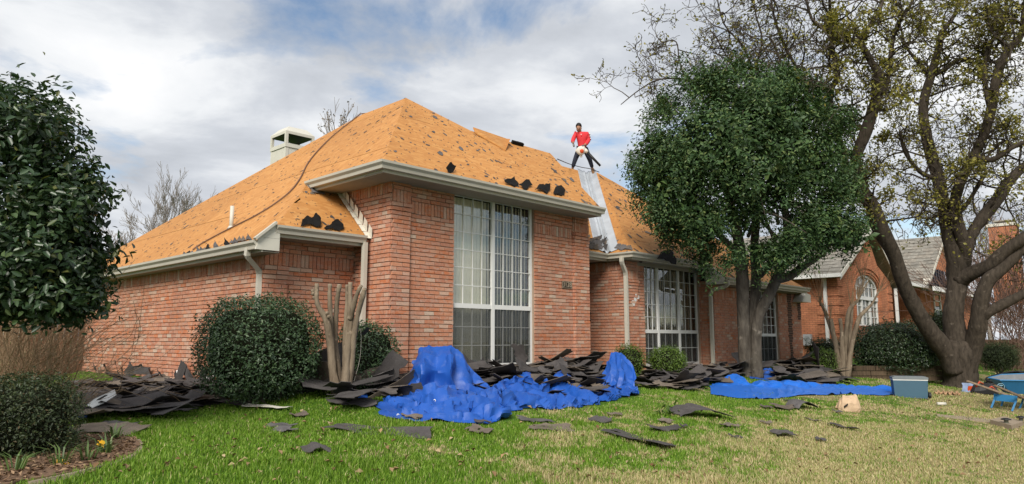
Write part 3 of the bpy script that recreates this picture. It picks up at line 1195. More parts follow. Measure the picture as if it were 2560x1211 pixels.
def box_points(c, r, n, p=4.0, jit=0.05, shell=0.82):
    """points near the surface of a clipped (boxy) shrub"""
    d = unit(nr.normal(size=(n, 3)))
    s = (np.abs(d) ** p).sum(1) ** (-1 / p)
    rr = shell + (1 - shell) * nr.uniform(0, 1, n) ** 0.6
    lump = 1 + 0.045 * np.sin(d[:, 0] * 9 + 1) * np.sin(d[:, 2] * 8) + 0.04 * np.sin(d[:, 1] * 13)
    P = np.array(c) + d * (s * rr * lump)[:, None] * np.array(r) + nr.normal(size=(n, 3)) * jit
    N = unit(d * 0.7 + np.array([0, 0, 0.5]) + nr.normal(size=(n, 3)) * 0.6)
    return P, N


def grow(mb, p, d, L, r, lvl, spread=0.6, up=0.12, kids=4, tips=None, nseg=4, wig=0.22, shrink=0.55, r_min=0.003, sides=(6, 5, 4, 3, 3)):
    """one branch and, below it, its own branches"""
    p, d = V(p), V(d).normalized()
    path, rad = [p.copy()], [r]
    for i in range(nseg):
        d = (d + V((rng.gauss(0, wig), rng.gauss(0, wig), rng.gauss(0, wig) + up * 0.6))).normalized()
        p = p + d * (L / nseg)
        path.append(p.copy())
        rad.append(max(r_min, r * (1 - 0.75 * (i + 1) / nseg)))
    mb.tube(path, rad, sides[min(4 - min(lvl, 4), 4)], caps=False)
    if tips is not None:
        tips.append((path[-1], d.copy(), lvl))
    if lvl <= 0:
        return
    for k in range(kids):
        t = rng.uniform(0.25, 1.0)
        i = min(int(t * nseg), nseg - 1)
        q = path[i].lerp(path[i + 1], t * nseg - i)
        dd = (path[i + 1] - path[i]).normalized()
        s = V((rng.gauss(0, 1), rng.gauss(0, 1), rng.gauss(0, 1)))
        s = (s - dd * s.dot(dd)).normalized()
        nd = (dd * (1 - spread * 0.55) + s * spread + V((0, 0, up))).normalized()
        grow(mb, q, nd, L * shrink * rng.uniform(0.7, 1.25), max(r_min, rad[i] * 0.55), lvl - 1, spread, up, kids, tips, nseg, wig, shrink, r_min, sides)


def smooth_path(pts, rads, sub=4):
    P, Q = [], []
    n = len(pts)
    for i in range(n - 1):
        p0, p1, p2, p3 = (V(pts[max(i - 1, 0)]), V(pts[i]), V(pts[i + 1]), V(pts[min(i + 2, n - 1)]))
        for k in range(sub):
            t = k / sub
            P.append(0.5 * ((2 * p1) + (p2 - p0) * t + (2 * p0 - 5 * p1 + 4 * p2 - p3) * t * t + (3 * p1 - p0 - 3 * p2 + p3) * t ** 3))
            Q.append(rads[i] + (rads[i + 1] - rads[i]) * t)
    P.append(V(pts[-1]))
    Q.append(rads[-1])
    return P, Q


def limb(mb, pts, n=8, knob=0.06):
    """pts: (px, py, depth, width in photo pixels)"""
    P = [D(a, b, d) for a, b, d, w_ in pts]
    Rr = [w_ * d / F / 2 for a, b, d, w_ in pts]
    P, Rr = smooth_path(P, Rr, 4)
    Rr = [r * (1 + rng.uniform(-knob, knob)) for r in Rr]
    mb.tube(P, Rr, n, caps=True)
    return P, Rr


MT['holly'] = leaf_mat('holly_leaf', [(0.0, (0.027, 0.058, 0.023)), (0.5, (0.049, 0.100, 0.034)), (0.85, (0.085, 0.145, 0.045)), (1.0, (0.14, 0.18, 0.06))], 0.5, 0.12, 0.3)
MT['bigleaf'] = leaf_mat('large_evergreen_leaf', [(0.0, (0.020, 0.042, 0.020)), (0.55, (0.034, 0.066, 0.028)), (0.92, (0.055, 0.090, 0.032)), (1.0, (0.15, 0.16, 0.05))], 0.36)
MT['bigleaf_one'] = material('large_evergreen_leaf_single', lambda t: pbsdf(t, t.ramp(rnd(t, 'obj'), [(0, (0.022, 0.045, 0.02)), (0.7, (0.04, 0.075, 0.03)), (1, (0.075, 0.11, 0.04))]), 0.36, spec=0.45))
MT['shrub'] = leaf_mat('clipped_shrub_leaf', [(0.0, (0.030, 0.056, 0.028)), (0.6, (0.052, 0.096, 0.042)), (1.0, (0.10, 0.155, 0.07))], 0.38)
MT['hedge'] = leaf_mat('low_hedge_leaf', [(0.0, (0.022, 0.036, 0.014)), (0.6, (0.040, 0.062, 0.022)), (0.9, (0.065, 0.085, 0.03)), (1.0, (0.12, 0.08, 0.035))], 0.5)
MT['boxwood'] = leaf_mat('boxwood_leaf', [(0.0, (0.045, 0.085, 0.012)), (0.6, (0.085, 0.15, 0.018)), (1.0, (0.14, 0.21, 0.03))], 0.45)
MT['farhedge'] = leaf_mat('dark_hedge_leaf', [(0.0, (0.014, 0.032, 0.014)), (0.7, (0.028, 0.055, 0.02)), (1.0, (0.06, 0.09, 0.03))], 0.4)
MT['bud'] = leaf_mat('spring_leaf', [(0.0, (0.13, 0.135, 0.03)), (0.6, (0.22, 0.20, 0.04)), (1.0, (0.30, 0.26, 0.05))], 0.6, 0.3)
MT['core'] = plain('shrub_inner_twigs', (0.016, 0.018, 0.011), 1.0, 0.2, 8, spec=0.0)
MT['bark'] = bark_mat('oak_bark', (0.028, 0.023, 0.018), (0.085, 0.069, 0.054))
MT['holly_bark'] = bark_mat('holly_bark', (0.045, 0.038, 0.031), (0.135, 0.118, 0.096), 8)
MT['crape'] = bark_mat('crape_myrtle_bark', (0.125, 0.094, 0.066), (0.30, 0.24, 0.175), 6)
MT['twig'] = plain('bare_grey_twig', (0.22, 0.19, 0.165), 0.95, 0.2, 4)
MT['brown_twig'] = plain('dry_brown_stem', (0.31, 0.215, 0.13), 0.95, 0.3, 4)
MT['red_twig'] = plain('reddish_twig', (0.17, 0.105, 0.08), 0.95, 0.2, 4)

# ================================================================== large evergreen at the left edge
tb = D(-75, 850, 6.9)
tl = thing('evergreen_tree', (tb.x, tb.y, float(gz(tb.x, tb.y))), 'dark evergreen tree with large glossy leaves at the left edge beside the dry shrub', 'tree', 'evergreen trees')
m = MB()
m.tube(*smooth_path([(tb.x, tb.y, -0.6), (tb.x + .03, tb.y, 0.3), (tb.x, tb.y + .05, 1.2), (tb.x + 0.05, tb.y, 2.5)], [0.11, 0.09, 0.075, 0.04]), 10)
for px, py in ((120, 640), (60, 420), (150, 500), (40, 720), (-160, 500)):
    a, b = V((tb.x, tb.y, rng.uniform(0.6, 1.4))), D(px, py, 6.8)
    m.tube(*smooth_path([a, a.lerp(b, .5) + V((0, 0, .1)), b], [0.035, 0.022, 0.008]), 6)
m.build('trunk', MT['holly_bark'], tl, True)
mp = 6.8 / F
ell = [(D(-70, 480, 6.9), (285 * mp, 1.15, 285 * mp), 5), (D(105, 640, 6.7), (160 * mp, 0.75, 130 * mp), 3), (D(40, 330, 6.8), (120 * mp, .7, 120 * mp), 1.6),
       (D(165, 500, 6.75), (85 * mp, .55, 110 * mp), 1.3), (D(0, 730, 6.6), (150 * mp, .6, 75 * mp), 1.6), (D(150, 745, 6.6), (90 * mp, .5, 55 * mp), 1.0)]
P, N, _ = blob_points(ell, 2700, 11, 0.06, 0.40, 0.7)
order = np.argsort((P - np.array(O)) @ np.array(fw))
px_all = CX + F * ((P - np.array(O)) @ np.array(rv)) / ((P - np.array(O)) @ np.array(fw))
vis = [i for i in order if 10 < px_all[i] < 300][:300]
mask = np.ones(len(P), bool)
mask[vis] = False
v, f = leaves(P[mask], N[mask], 0.076, 0.45, 0.10, 0.35, six=True)
crown = link('crown', npmesh('crown', v, f, MT['bigleaf']), tl, kind='stuff')
lv_me = []
for i in range(5):
    v, f = leaves(np.zeros((1, 3)), np.array([[0, 0, 1.0]]), 0.078, 0.42 + 0.03 * i, 0.06 + 0.03 * i, 0.1, six=True)
    v = v @ np.array(Matrix.Rotation(-math.atan2(v[3][1], v[3][0]), 3, 'Z')).T
    lv_me.append(npmesh('leaf', v, f, MT['bigleaf_one']))
for i in vis:
    ob = bpy.data.objects.new('leaf', lv_me[i % 5])
    COL.objects.link(ob)
    ob.parent = tl
    ob.matrix_parent_inverse = BASE[tl.name].inverted()
    qn = V((0, 0, 1)).rotation_difference(V(N[i])) @ Quaternion((0, 0, 1), rng.uniform(0, 6.28))
    ob.matrix_basis = Matrix.LocRotScale(V(P[i]), qn, V((1, 1, 1)) * rng.uniform(.8, 1.25))
bm_ = P[nr.choice(len(P), 260)]
v, f = leaves(bm_ + nr.normal(size=bm_.shape) * .03, unit(nr.normal(size=bm_.shape) + [0, 0, 1]), 0.03, 0.7)
link('flower_cluster', npmesh('flower_cluster', v, f, MT['bud']), tl, kind='stuff')


# ================================================================== shrubs and hedges
def shrub(name, c, r, n, leaf, mat, label, cat, group=None, p=4.0, core=0.80, twigs=0, asp=0.45, jit=0.03):
    zg = float(gz(c[0], c[1]))
    t = thing(name, (c[0], c[1], zg), label, cat, group)
    P, N = box_points(c, r, n, p, jit)
    P[:, 2] = np.maximum(P[:, 2], zg + 0.02)
    pick = nr.choice(n, n // 60)
    pick = pick[P[pick, 2] > c[2] - .2 * r[2]]
    out_ = unit((P[pick] - np.array(c)) / np.array(r)) + np.array([0, 0, .6])
    S_ = np.concatenate([P[pick] + unit(out_) * (leaf * q_) + nr.normal(size=(len(pick), 3)) * leaf * .18 for q_ in (.6, 1.1, 1.6, 2.1)])
    P, N = np.concatenate([P, S_]), np.concatenate([N, unit(nr.normal(size=S_.shape) + np.array([0, 0, .6]))])
    v, f = leaves(P, N, leaf, asp)
    link('foliage', npmesh('foliage', v, f, mat), t, kind='stuff')
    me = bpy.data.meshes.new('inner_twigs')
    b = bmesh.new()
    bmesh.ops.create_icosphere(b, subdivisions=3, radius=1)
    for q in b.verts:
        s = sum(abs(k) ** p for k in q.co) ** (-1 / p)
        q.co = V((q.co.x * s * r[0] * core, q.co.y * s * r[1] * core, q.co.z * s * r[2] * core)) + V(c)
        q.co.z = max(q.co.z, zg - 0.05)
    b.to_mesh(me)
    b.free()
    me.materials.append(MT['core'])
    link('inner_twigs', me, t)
    m = MB()
    for k in range(7):
        a = V((c[0] + rng.uniform(-.3, .3) * r[0], c[1] + rng.uniform(-.3, .3) * r[1], zg - 0.05))
        m.tube([a, V((c[0] + rng.uniform(-.6, .6) * r[0], c[1] + rng.uniform(-.6, .6) * r[1], c[2]))], [0.022, 0.012], 5, False)
    m.build('stems', MT['holly_bark'], t, kind='stuff')
    return t


shrub('round_shrub', (4.46, 8.86, 0.50), (0.72, 0.66, 0.63), 15000, 0.042, MT['shrub'], 'big rounded dark green clipped shrub in front of the wing corner', 'shrub', p=3.2)
shrub('round_shrub', (6.02, 8.72, 0.30), (0.42, 0.36, 0.52), 6500, 0.042, MT['shrub'], 'smaller dark shrub behind the pruned trunks, against the tall brick corner', 'shrub', p=3.4)
hb = G(85, 1150)
shrub('low_hedge', (hb.x - 0.05, hb.y + 0.42, hb.z + 0.30), (0.40, 0.55, 0.34), 15000, 0.026, MT['hedge'], 'low clipped hedge in the bottom left corner of the flower bed', 'hedge', p=5)
shrub('low_hedge', (hb.x - 0.72, hb.y + 0.25, hb.z + 0.33), (0.42, 0.5, 0.37), 9000, 0.026, MT['hedge'], 'low clipped hedge half out of view at the lower left edge', 'hedge', p=5)
shrub('boxwood', (13.0, 8.05, 0.14), (0.36, 0.34, 0.30), 5200, 0.032, MT['boxwood'], 'bright green rounded boxwood under the three-part window', 'shrub', 'boxwoods', p=2.8)
shrub('boxwood', (12.35, 8.55, 0.16), (0.30, 0.30, 0.32), 3600, 0.032, MT['boxwood'], 'bright green boxwood half hidden behind the raised end of the blue tarp', 'shrub', 'boxwoods', p=2.8)
c = G(2066, 940)
shrub('boxwood', (c.x, c.y, c.z + 0.30), (0.30, 0.30, 0.33), 3200, 0.036, MT['boxwood'], 'square bright green bush beside the pale pruned crape myrtle', 'shrub', 'boxwoods', p=4)
c = D(2068, 890, 20.5)
shrub('clipped_hedge', (c.x, c.y, 0.12), (0.55, 0.5, 0.48), 6000, 0.045, MT['farhedge'], 'square dark hedge at the right corner of the orange brick house', 'hedge', p=5)
c = D(2240, 872, 18.6)
shrub('mounded_hedge', (c.x, c.y, c.z - 0.02), (1.22, 0.95, 0.68), 16000, 0.055, MT['farhedge'], 'large dark mounded hedge in front of the neighbouring arched window', 'hedge', p=2.9)
c = D(2195, 800, 20.5)
c = D(2496, 892, 19.5)
shrub('juniper_bush', (c.x, c.y, c.z), (0.5, 0.45, 0.36), 5200, 0.06, leaf_mat('juniper_needles', [(0, (0.03, 0.05, 0.02)), (1, (0.085, 0.12, 0.045))], 0.6), 'loose grey green juniper bush behind the big forked tree', 'shrub', p=2.2, asp=0.2, jit=0.05)
c = D(2352, 795, 24)
shrub('round_shrub', (c.x, c.y, c.z - 0.3), (0.45, 0.45, 0.5), 2500, 0.06, MT['farhedge'], 'small dark shrub under the narrow window of the neighbouring house', 'shrub', p=2.5)

# ================================================================== centre holly tree
bt = D(1868, 935, 16.0)
th = thing('holly_tree', (bt.x, bt.y, float(gz(bt.x, bt.y))), 'dense dark green holly tree with several grey trunks in front of the far window', 'tree', 'evergreen trees')
m = MB()
L1, _ = limb(m, [(1866, 948, 16.0, 36), (1862, 880, 16.0, 31), (1858, 780, 16.0, 30), (1856, 700, 15.9, 31), (1850, 630, 15.8, 28), (1838, 560, 15.6, 26), (1815, 470, 15.5, 18), (1800, 380, 15.4, 10)], 12)
L2, _ = limb(m, [(1892, 948, 15.9, 34), (1890, 880, 15.9, 28), (1895, 800, 15.9, 27), (1922, 740, 15.8, 27), (1945, 690, 15.7, 25), (1962, 640, 15.6, 20), (1968, 570, 15.5, 20), (1955, 480, 15.4, 14), (1945, 380, 15.3, 9)], 12)
limb(m, [(1878, 860, 16.0, 22), (1886, 760, 16.15, 24), (1890, 690, 16.2, 25), (1886, 620, 16.1, 21), (1890, 540, 15.9, 20), (1888, 420, 15.7, 12)], 10)
limb(m, [(1940, 700, 15.7, 22), (1975, 690, 15.6, 22), (2010, 665, 15.5, 18), (2050, 640, 15.4, 11), (2090, 590, 15.3, 7)], 8)
limb(m, [(1900, 690, 16.1, 16), (1930, 660, 15.9, 14), (1960, 640, 15.7, 11)], 8)
limb(m, [(1850, 640, 15.8, 18), (1800, 590, 15.6, 14), (1740, 540, 15.4, 9)], 8)
for k in range(26):
    a = D(rng.uniform(1820, 1960), rng.uniform(420, 620), 15.6)
    b = D(rng.uniform(1620, 2100), rng.uniform(240, 600), rng.uniform(14.4, 16.2))
    m.tube(*smooth_path([a, a.lerp(b, .5) + V((0, 0, .15)), b], [0.04, 0.024, 0.008]), 5)
m.build('trunk', MT['holly_bark'], th, True)
mp = 15.3 / F
E_ = lambda x, y, rx, ry, rd, w_, d=15.3: (D(x, y, d), (rx * mp, rd, ry * mp), w_)
# widths run across the view, so build in the view frame and turn afterwards
ell = [E_(1845, 370, 225, 180, 1.5, 8), E_(1860, 245, 145, 80, 1.0, 1.7), E_(1690, 470, 95, 115, 1.0, 2.2), E_(2020, 430, 90, 105, 1.0, 1.7), E_(2050, 560, 95, 52, .8, 1.3),
       E_(1735, 560, 85, 45, .8, 1.1), E_(1920, 640, 40, 34, .45, .45), E_(2105, 590, 62, 38, .5, .5), E_(1850, 535, 80, 38, .8, .6), E_(1640, 400, 55, 70, .8, .8), E_(1950, 300, 85, 80, .9, 1.1), E_(2000, 640, 50, 30, .4, .3)]
lr = random.Random(21)
for k in range(44):                       # ragged lobes and shoots round the crown
    a_ = lr.uniform(0, 6.283)
    q_ = lr.uniform(.98, 1.16)
    s_ = lr.uniform(14, 40)
    ell.append(E_(1855 + 234 * q_ * math.cos(a_), 395 - 205 * q_ * math.sin(a_) + (25 if math.sin(a_) < 0 else 0), s_, s_ * lr.uniform(.6, 1.3), lr.uniform(.15, .35), s_ * .0075, 15.3 + lr.uniform(-.5, .5)))


def view_turn(P, c):
    """turn points whose x means 'across' and y means 'depth' about c into the camera's heading"""
    q = P - np.array(c)
    return np.array(c) + q[:, :1] * np.array(rv)[None] + q[:, 1:2] * np.array(hv)[None] + q[:, 2:] * np.array([[0, 0, 1.0]])


def turned_blobs(ells, *a, **k):
    c = np.array(ells[0][0])
    inv = [(((V(e[0]) - V(c)).dot(rv) + c[0], (V(e[0]) - V(c)).dot(hv) + c[1], e[0][2]), e[1], e[2]) for e in ells]
    P, N, cl = blob_points(inv, *a, **k)
    return view_turn(P, c), view_turn(N + c, c) - c, view_turn(cl, c)


P, N, cl = turned_blobs(ell, 1150, 56, 0.12, 0.66, 0.8)
P2, N2, cl2 = turned_blobs(ell, 460, 26, 0.07, 0.97, 1.0)
up_ = (cl2 - np.array(ell[0][0])) * np.array([.06, .06, .12])[None] * nr.uniform(0, 1.2, (len(cl2), 1))
P2 = P2 + np.repeat(up_, 26, 0)
P3, N3, _ = turned_blobs([(e[0], tuple(q * .76 for q in e[1]), e[2]) for e in ell[:12]], 480, 26, 0.13, 0.05, 0.5)
v, f = leaves(P3, N3, 0.15, 0.55, 0.1, 0.3)
link('inner_crown', npmesh('inner_crown', v, f, MT['holly']), th, kind='stuff')
P, N = np.concatenate([P, P2]), np.concatenate([N, N2])
v, f = leaves(P, N, 0.078, 0.42, 0.12, 0.35)
link('crown', npmesh('crown', v, f, MT['holly']), th, kind='stuff')


# ================================================================== pruned crape myrtle and others
def crape(base, stems, label, d, cat='tree', group='pruned crape myrtles', sprouts=None):
    t = thing('crape_myrtle', base, label, cat, group)
    for s in stems:
        m = MB()
        limb(m, [(a, b, d + dd, w_ * .74) for a, b, w_, dd in s], 9, 0.13)
        m.build('stem', MT['crape'], t, True)
    if sprouts:
        m = MB()
        for (px, py, ang, ln) in sprouts:
            p = D(px, py, d)
            for k in range(11):
                a = ang + rng.gauss(0, 0.33)
                dr = rv * math.sin(a) + V((0, 0, 1)) * math.cos(a) + hv * rng.gauss(0, .25)
                grow(m, p, dr, ln * rng.uniform(.6, 1.1), 0.010, 1, 0.35, 0.1, 2, None, 4, 0.07, 0.5, 0.003)
        m.build('shoots', MT['brown_twig'], t, kind='stuff')
    return t


b = G(852, 990)
crape(b, [
    [(845, 1000, 38, 0), (832, 930, 30, .05), (826, 860, 27, .05), (815, 800, 22, .0), (793, 760, 16, -.05), (792, 709, 15, -.05)],
    [(848, 1000, 36, .1), (845, 930, 26, .15), (829, 850, 20, .15), (826, 790, 18, .12), (824, 740, 15, .1), (825, 710, 13, .1)],
    [(852, 1000, 34, .1), (842, 900, 20, .2), (838, 830, 17, .2), (842, 760, 16, .2), (849, 712, 14, .15)],
    [(860, 1000, 44, 0), (865, 930, 27, 0), (871, 850, 24, 0), (877, 790, 23, .02), (875, 740, 17, .04), (876, 706, 14, .05)],
    [(864, 960, 22, .05), (862, 880, 18, .1), (866, 800, 17, .1), (868, 750, 14, .1), (868, 712, 12, .1)],
    [(876, 800, 18, 0), (884, 765, 18, -.05), (893, 735, 15, -.1), (903, 714, 14, -.12)],
    [(868, 990, 24, .05), (880, 900, 20, .02), (886, 830, 20, -.02), (896, 780, 17, -.05), (907, 740, 18, -.1), (912, 722, 15, -.12)],
], 'pruned crape myrtle cut to bare grey stubs in front of the tall brick corner', 9.35)
m = MB()
for px, py in ((783, 735), (785, 745), (781, 728), (822, 792), (818, 784)):
    m.lathe(D(px, py, 9.33), [(0.01, -0.02), (0.03, 0), (0.025, 0.02), (0.008, 0.035)], 7, (rng.uniform(-1, 1), -1, .3))
cm = [o_ for o_ in COL.objects if o_.name == 'crape_myrtle'][0]
m.build('knuckle', MT['crape'], cm, kind='stuff')
b = G(2108, 940)
crape(b, [
    [(2098, 950, 26, 0), (2092, 880, 17, 0), (2083, 835, 15, 0), (2077, 798, 14, 0)],
    [(2106, 950, 26, 0), (2105, 870, 17, 0), (2104, 830, 13, 0), (2100, 797, 12, 0)],
    [(2112, 950, 24, .05), (2112, 880, 17, .05), (2118, 800, 14, .0), (2126, 770, 12, 0), (2148, 745, 8, 0), (2160, 700, 6, 0)],
    [(2118, 950, 24, 0), (2128, 870, 17, 0), (2146, 800, 15, -.05), (2160, 780, 12, -.05), (2180, 760, 8, -.05), (2196, 730, 5, -.05)],
    [(2094, 870, 13, .05), (2072, 810, 11, .05), (2056, 765, 10, .05), (2050, 760, 12, .05)],
    [(2124, 880, 15, .05), (2126, 820, 12, .05), (2130, 770, 11, .05), (2128, 760, 11, 0)],
], 'pale crape myrtle with knobbly pruned stems in front of the neighbouring house', 17.5,
    sprouts=[(2052, 762, -.1, .75), (2128, 768, .1, .8), (2160, 705, -.2, .6), (2195, 732, .5, .5), (2077, 800, -.4, .5), (2145, 748, .3, .7)])

# ================================================================== big forked tree on the right
bo = D(2396, 965, 17.5)
oak = thing('budding_tree', (bo.x, bo.y, float(gz(bo.x, bo.y))), 'big forked tree with dark bark and sparse yellow green spring leaves', 'tree')
m = MB()
limbs = []
def OL(*pts, n=9):
    limbs.append(limb(m, pts, n, 0.05))
OL((2401, 988, 17.5, 112), (2402, 955, 17.5, 78), (2400, 915, 17.5, 78), (2398, 880, 17.5, 84), (2398, 850, 17.5, 60), n=16)
OL((2388, 930, 17.4, 52), (2368, 885, 17.4, 50), (2330, 835, 17.3, 44), (2297, 785, 17.2, 38), (2268, 730, 17.1, 36), (2252, 690, 17.0, 34), (2234, 635, 16.9, 35), (2207, 585, 16.8, 40), (2186, 535, 16.7, 40), (2183, 515, 16.7, 32), (2153, 464, 16.6, 26), (2140, 399, 16.5, 26), (2166, 326, 16.4, 30), (2192, 240, 16.3, 24), (2196, 189, 16.2, 18), (2175, 150, 16.2, 16), (2153, 112, 16.1, 15), (2140, 103, 16.1, 13), (2089, 90, 16, 10), (2067, 77, 15.9, 10), (2029, 47, 15.8, 7), (2010, -30, 15.7, 5), n=10)
OL((2140, 106, 16.1, 12), (2175, 64, 16.2, 11), (2200, 26, 16.3, 9), (2215, -40, 16.4, 6))
OL((2196, 240, 16.3, 16), (2218, 206, 16.5, 12), (2230, 112, 16.6, 11), (2243, 64, 16.7, 9), (2278, 10, 16.8, 7), (2300, -50, 16.9, 4))
OL((2186, 520, 16.7, 30), (2150, 475, 16.2, 24), (2120, 430, 16.0, 20), (2100, 360, 15.9, 17), (2092, 320, 15.9, 15), (2076, 270, 15.9, 14), (2078, 223, 15.9, 15), (2093, 193, 15.9, 14), (2082, 129, 15.9, 11), (2076, 40, 15.9, 8), (2072, -30, 15.9, 5))
OL((2186, 530, 16.7, 24), (2130, 470, 16.9, 18), (2060, 420, 17.2, 12), (2010, 330, 17.4, 12), (2005, 290, 17.4, 12), (2015, 210, 17.5, 9), (1980, 150, 17.6, 7), (1940, 60, 17.7, 6), (1925, -20, 17.8, 4))
OL((2060, 420, 17.2, 12), (1960, 330, 17.5, 10), (1880, 250, 17.7, 8), (1800, 220, 17.8, 7), (1745, 218, 17.9, 6), (1713, 199, 18, 5), (1649, 199, 18.1, 4), (1600, 224, 18.2, 3), (1552, 262, 18.3, 2))
OL((1713, 199, 18, 4), (1698, 150, 18, 3.5), (1690, 105, 18.0, 3), (1655, 108, 18, 2.5), (1612, 135, 18, 1.5))
OL((1940, 320, 17.5, 8), (1890, 200, 17.4, 6), (1860, 120, 17.3, 5), (1810, 60, 17.2, 4), (1790, -20, 17.1, 3))
OL((1890, 200, 17.4, 5), (1830, 160, 17.5, 4), (1780, 80, 17.6, 3), (1760, 100, 17.6, 1.5))
OL((1890, 170, 17.4, 5), (1905, 100, 17.5, 5), (1890, 40, 17.5, 4), (1880, -30, 17.5, 3))
OL((2078, 225, 15.9, 9), (2020, 215, 15.8, 6), (1960, 170, 15.8, 5), (1930, 100, 15.7, 4), (1900, 90, 15.7, 3))
OL((2400, 880, 17.5, 66), (2383, 800, 17.6, 48), (2389, 740, 17.6, 43), (2396, 690, 17.7, 52), (2388, 640, 17.7, 46), (2368, 575, 17.8, 30), (2356, 500, 17.9, 28), (2344, 440, 18, 30), (2318, 350, 18.1, 26), (2308, 266, 18.2, 22), (2329, 185, 18.3, 20), (2347, 120, 18.4, 17), (2352, 86, 18.4, 13), (2385, 40, 18.5, 9), (2402, -20, 18.5, 6), n=12)
OL((2326, 195, 18.3, 14), (2300, 160, 18.3, 10), (2282, 140, 18.2, 8), (2262, 110, 18.2, 6), (2250, 60, 18.1, 4))
OL((2329, 190, 18.3, 14), (2365, 172, 18.4, 11), (2395, 150, 18.5, 9), (2440, 148, 18.6, 7), (2475, 130, 18.6, 5))
OL((2402, 690, 17.7, 36), (2412, 640, 17.6, 32), (2404, 590, 17.5, 30), (2395, 557, 17.5, 28), (2388, 500, 17.4, 26), (2412, 430, 17.3, 24), (2437, 386, 17.3, 24), (2462, 330, 17.2, 24), (2480, 266, 17.1, 23), (2492, 190, 17.0, 22), (2518, 129, 16.9, 18), (2552, 90, 16.9, 16), (2562, 20, 16.9, 13), (2570, -40, 16.9, 10), n=10)
OL((2478, 280, 17.1, 15), (2462, 200, 17.2, 12), (2470, 120, 17.3, 10), (2510, 60, 17.4, 8), (2515, -30, 17.4, 5))
OL((2408, 650, 17.6, 30), (2422, 606, 17.8, 28), (2441, 565, 17.9, 27), (2492, 500, 18.1, 30), (2525, 450, 18.3, 26), (2580, 400, 18.5, 20), (2660, 330, 18.7, 14))
OL((2400, 700, 17.6, 44), (2432, 682, 17.3, 34), (2477, 663, 17.0, 34), (2507, 633, 16.8, 32), (2560, 595, 16.5, 28), (2650, 530, 16.2, 22))
OL((2412, 930, 17.4, 52), (2432, 866, 17.3, 47), (2445, 813, 17.1, 42), (2452, 755, 17.0, 37), (2470, 702, 16.9, 33), (2500, 678, 16.8, 28), (2530, 650, 16.7, 26), (2570, 610, 16.6, 24), (2660, 560, 16.5, 18), n=12)
OL((2445, 800, 17.1, 32), (2476, 778, 16.9, 26), (2510, 760, 16.8, 26), (2560, 735, 16.6, 22), (2650, 690, 16.3, 16))
OL((2436, 390, 17.3, 16), (2480, 400, 17.0, 13), (2530, 370, 16.8, 11), (2600, 340, 16.6, 9))
OL((2345, 450, 18, 14), (2300, 430, 17.8, 10), (2262, 380, 17.6, 8), (2250, 330, 17.5, 6))
OL((2360, 560, 17.8, 14), (2410, 520, 17.5, 10), (2460, 440, 17.2, 9), (2470, 430, 17.2, 6))
m.build('trunk', MT['bark'], oak, True)
tw, tips = MB(), []
for P_, R_ in limbs[1:]:
    ln = sum((P_[i + 1] - P_[i]).length for i in range(len(P_) - 1))
    for i in range(len(P_)):
        x, y, d = proj(P_[i])
        if R_[i] > 0.2 or (y > 560 and R_[i] > 0.13) or y > 720:
            continue
        seg = (P_[min(i + 1, len(P_) - 1)] - P_[max(i - 1, 0)]).length / 2
        cnt = seg * (4.6 if R_[i] > .03 else 3.6)
        for k in range(int(cnt) + (rng.random() < cnt % 1)):
            dd = (P_[min(i + 1, len(P_) - 1)] - P_[max(i - 1, 0)]).normalized()
            s = V((rng.gauss(0, 1), rng.gauss(0, 1), rng.gauss(0, .8)))
            s = (s - dd * s.dot(dd)).normalized()
            grow(tw, P_[i], (s + dd * .35 + V((0, 0, .12))), rng.uniform(.55, 1.6), min(0.034, R_[i] * .5 + .009), 2, 0.75, 0.05, 5, tips, 5, 0.36, 0.52, 0.0068, (5, 4, 3, 3, 3))
tw.build('twigs', MT['bark'], oak, kind='stuff')
tp = np.array([tuple(t_[0]) for t_ in tips])
keep = nr.uniform(0, 1, len(tp)) < 0.95
tp = tp[keep]
yel = np.array([2.0 + 9.0 * max(0, math.sin(p[0] * 1.9 + p[2] * 1.3) * math.sin(p[2] * 1.7 - p[1])) for p in tp])
rep = np.clip(yel, 1, 10).astype(int)
far_ = np.array([proj(p)[0] < 2060 for p in tp])
rep[far_] = np.minimum(rep[far_], 1)
tp = np.repeat(tp, rep, 0)
tp = tp + nr.normal(size=tp.shape) * 0.055
v, f = leaves(tp, unit(nr.normal(size=tp.shape) + [0, 0, .8]), 0.08, 0.6)
link('crown', npmesh('crown', v, f, MT['bud']), oak, kind='stuff')


# ================================================================== bare trees beyond the roofs
def bare_tree(px, ybase, d, h_px, w_px, label, seed, lv=3, kids=5, seeds=False, n0=9):
    b = D(px, ybase, d)
    t = thing('bare_tree', (b.x, b.y, -0.1), label, 'tree', 'bare trees beyond the roofs')
    m, tips = MB(), []
    h = h_px * d / F
    wd = w_px * d / F
    m.tube([(b.x, b.y, -.2), (b.x, b.y, b.z)], [0.16, 0.1], 6)
    for k in range(n0):
        a = (k + .5) / n0 * 2 - 1
        dr = rv * (a * wd / h * 1.15) + V((0, 0, 1)) + hv * rng.gauss(0, .25)
        grow(m, (b.x, b.y, b.z - rng.uniform(0, .5)), dr, h * rng.uniform(.62, .78) * (1 - .25 * abs(a)), 0.055, lv, 0.40, 0.10, kids, tips, 5, 0.075, 0.5, 0.009)
    m.build('trunk', MT['twig'], t)
    if seeds:
        tp = np.array([tuple(q[0]) for q in tips])
        tp = np.repeat(tp[nr.uniform(0, 1, len(tp)) < .3], 3, 0)
        tp = tp + nr.normal(size=tp.shape) * .04
        v, f = leaves(tp, unit(nr.normal(size=tp.shape)), 0.12, .7)
        link('seed_pods', npmesh('seed_pods', v, f, MT['twig']), t, kind='stuff')


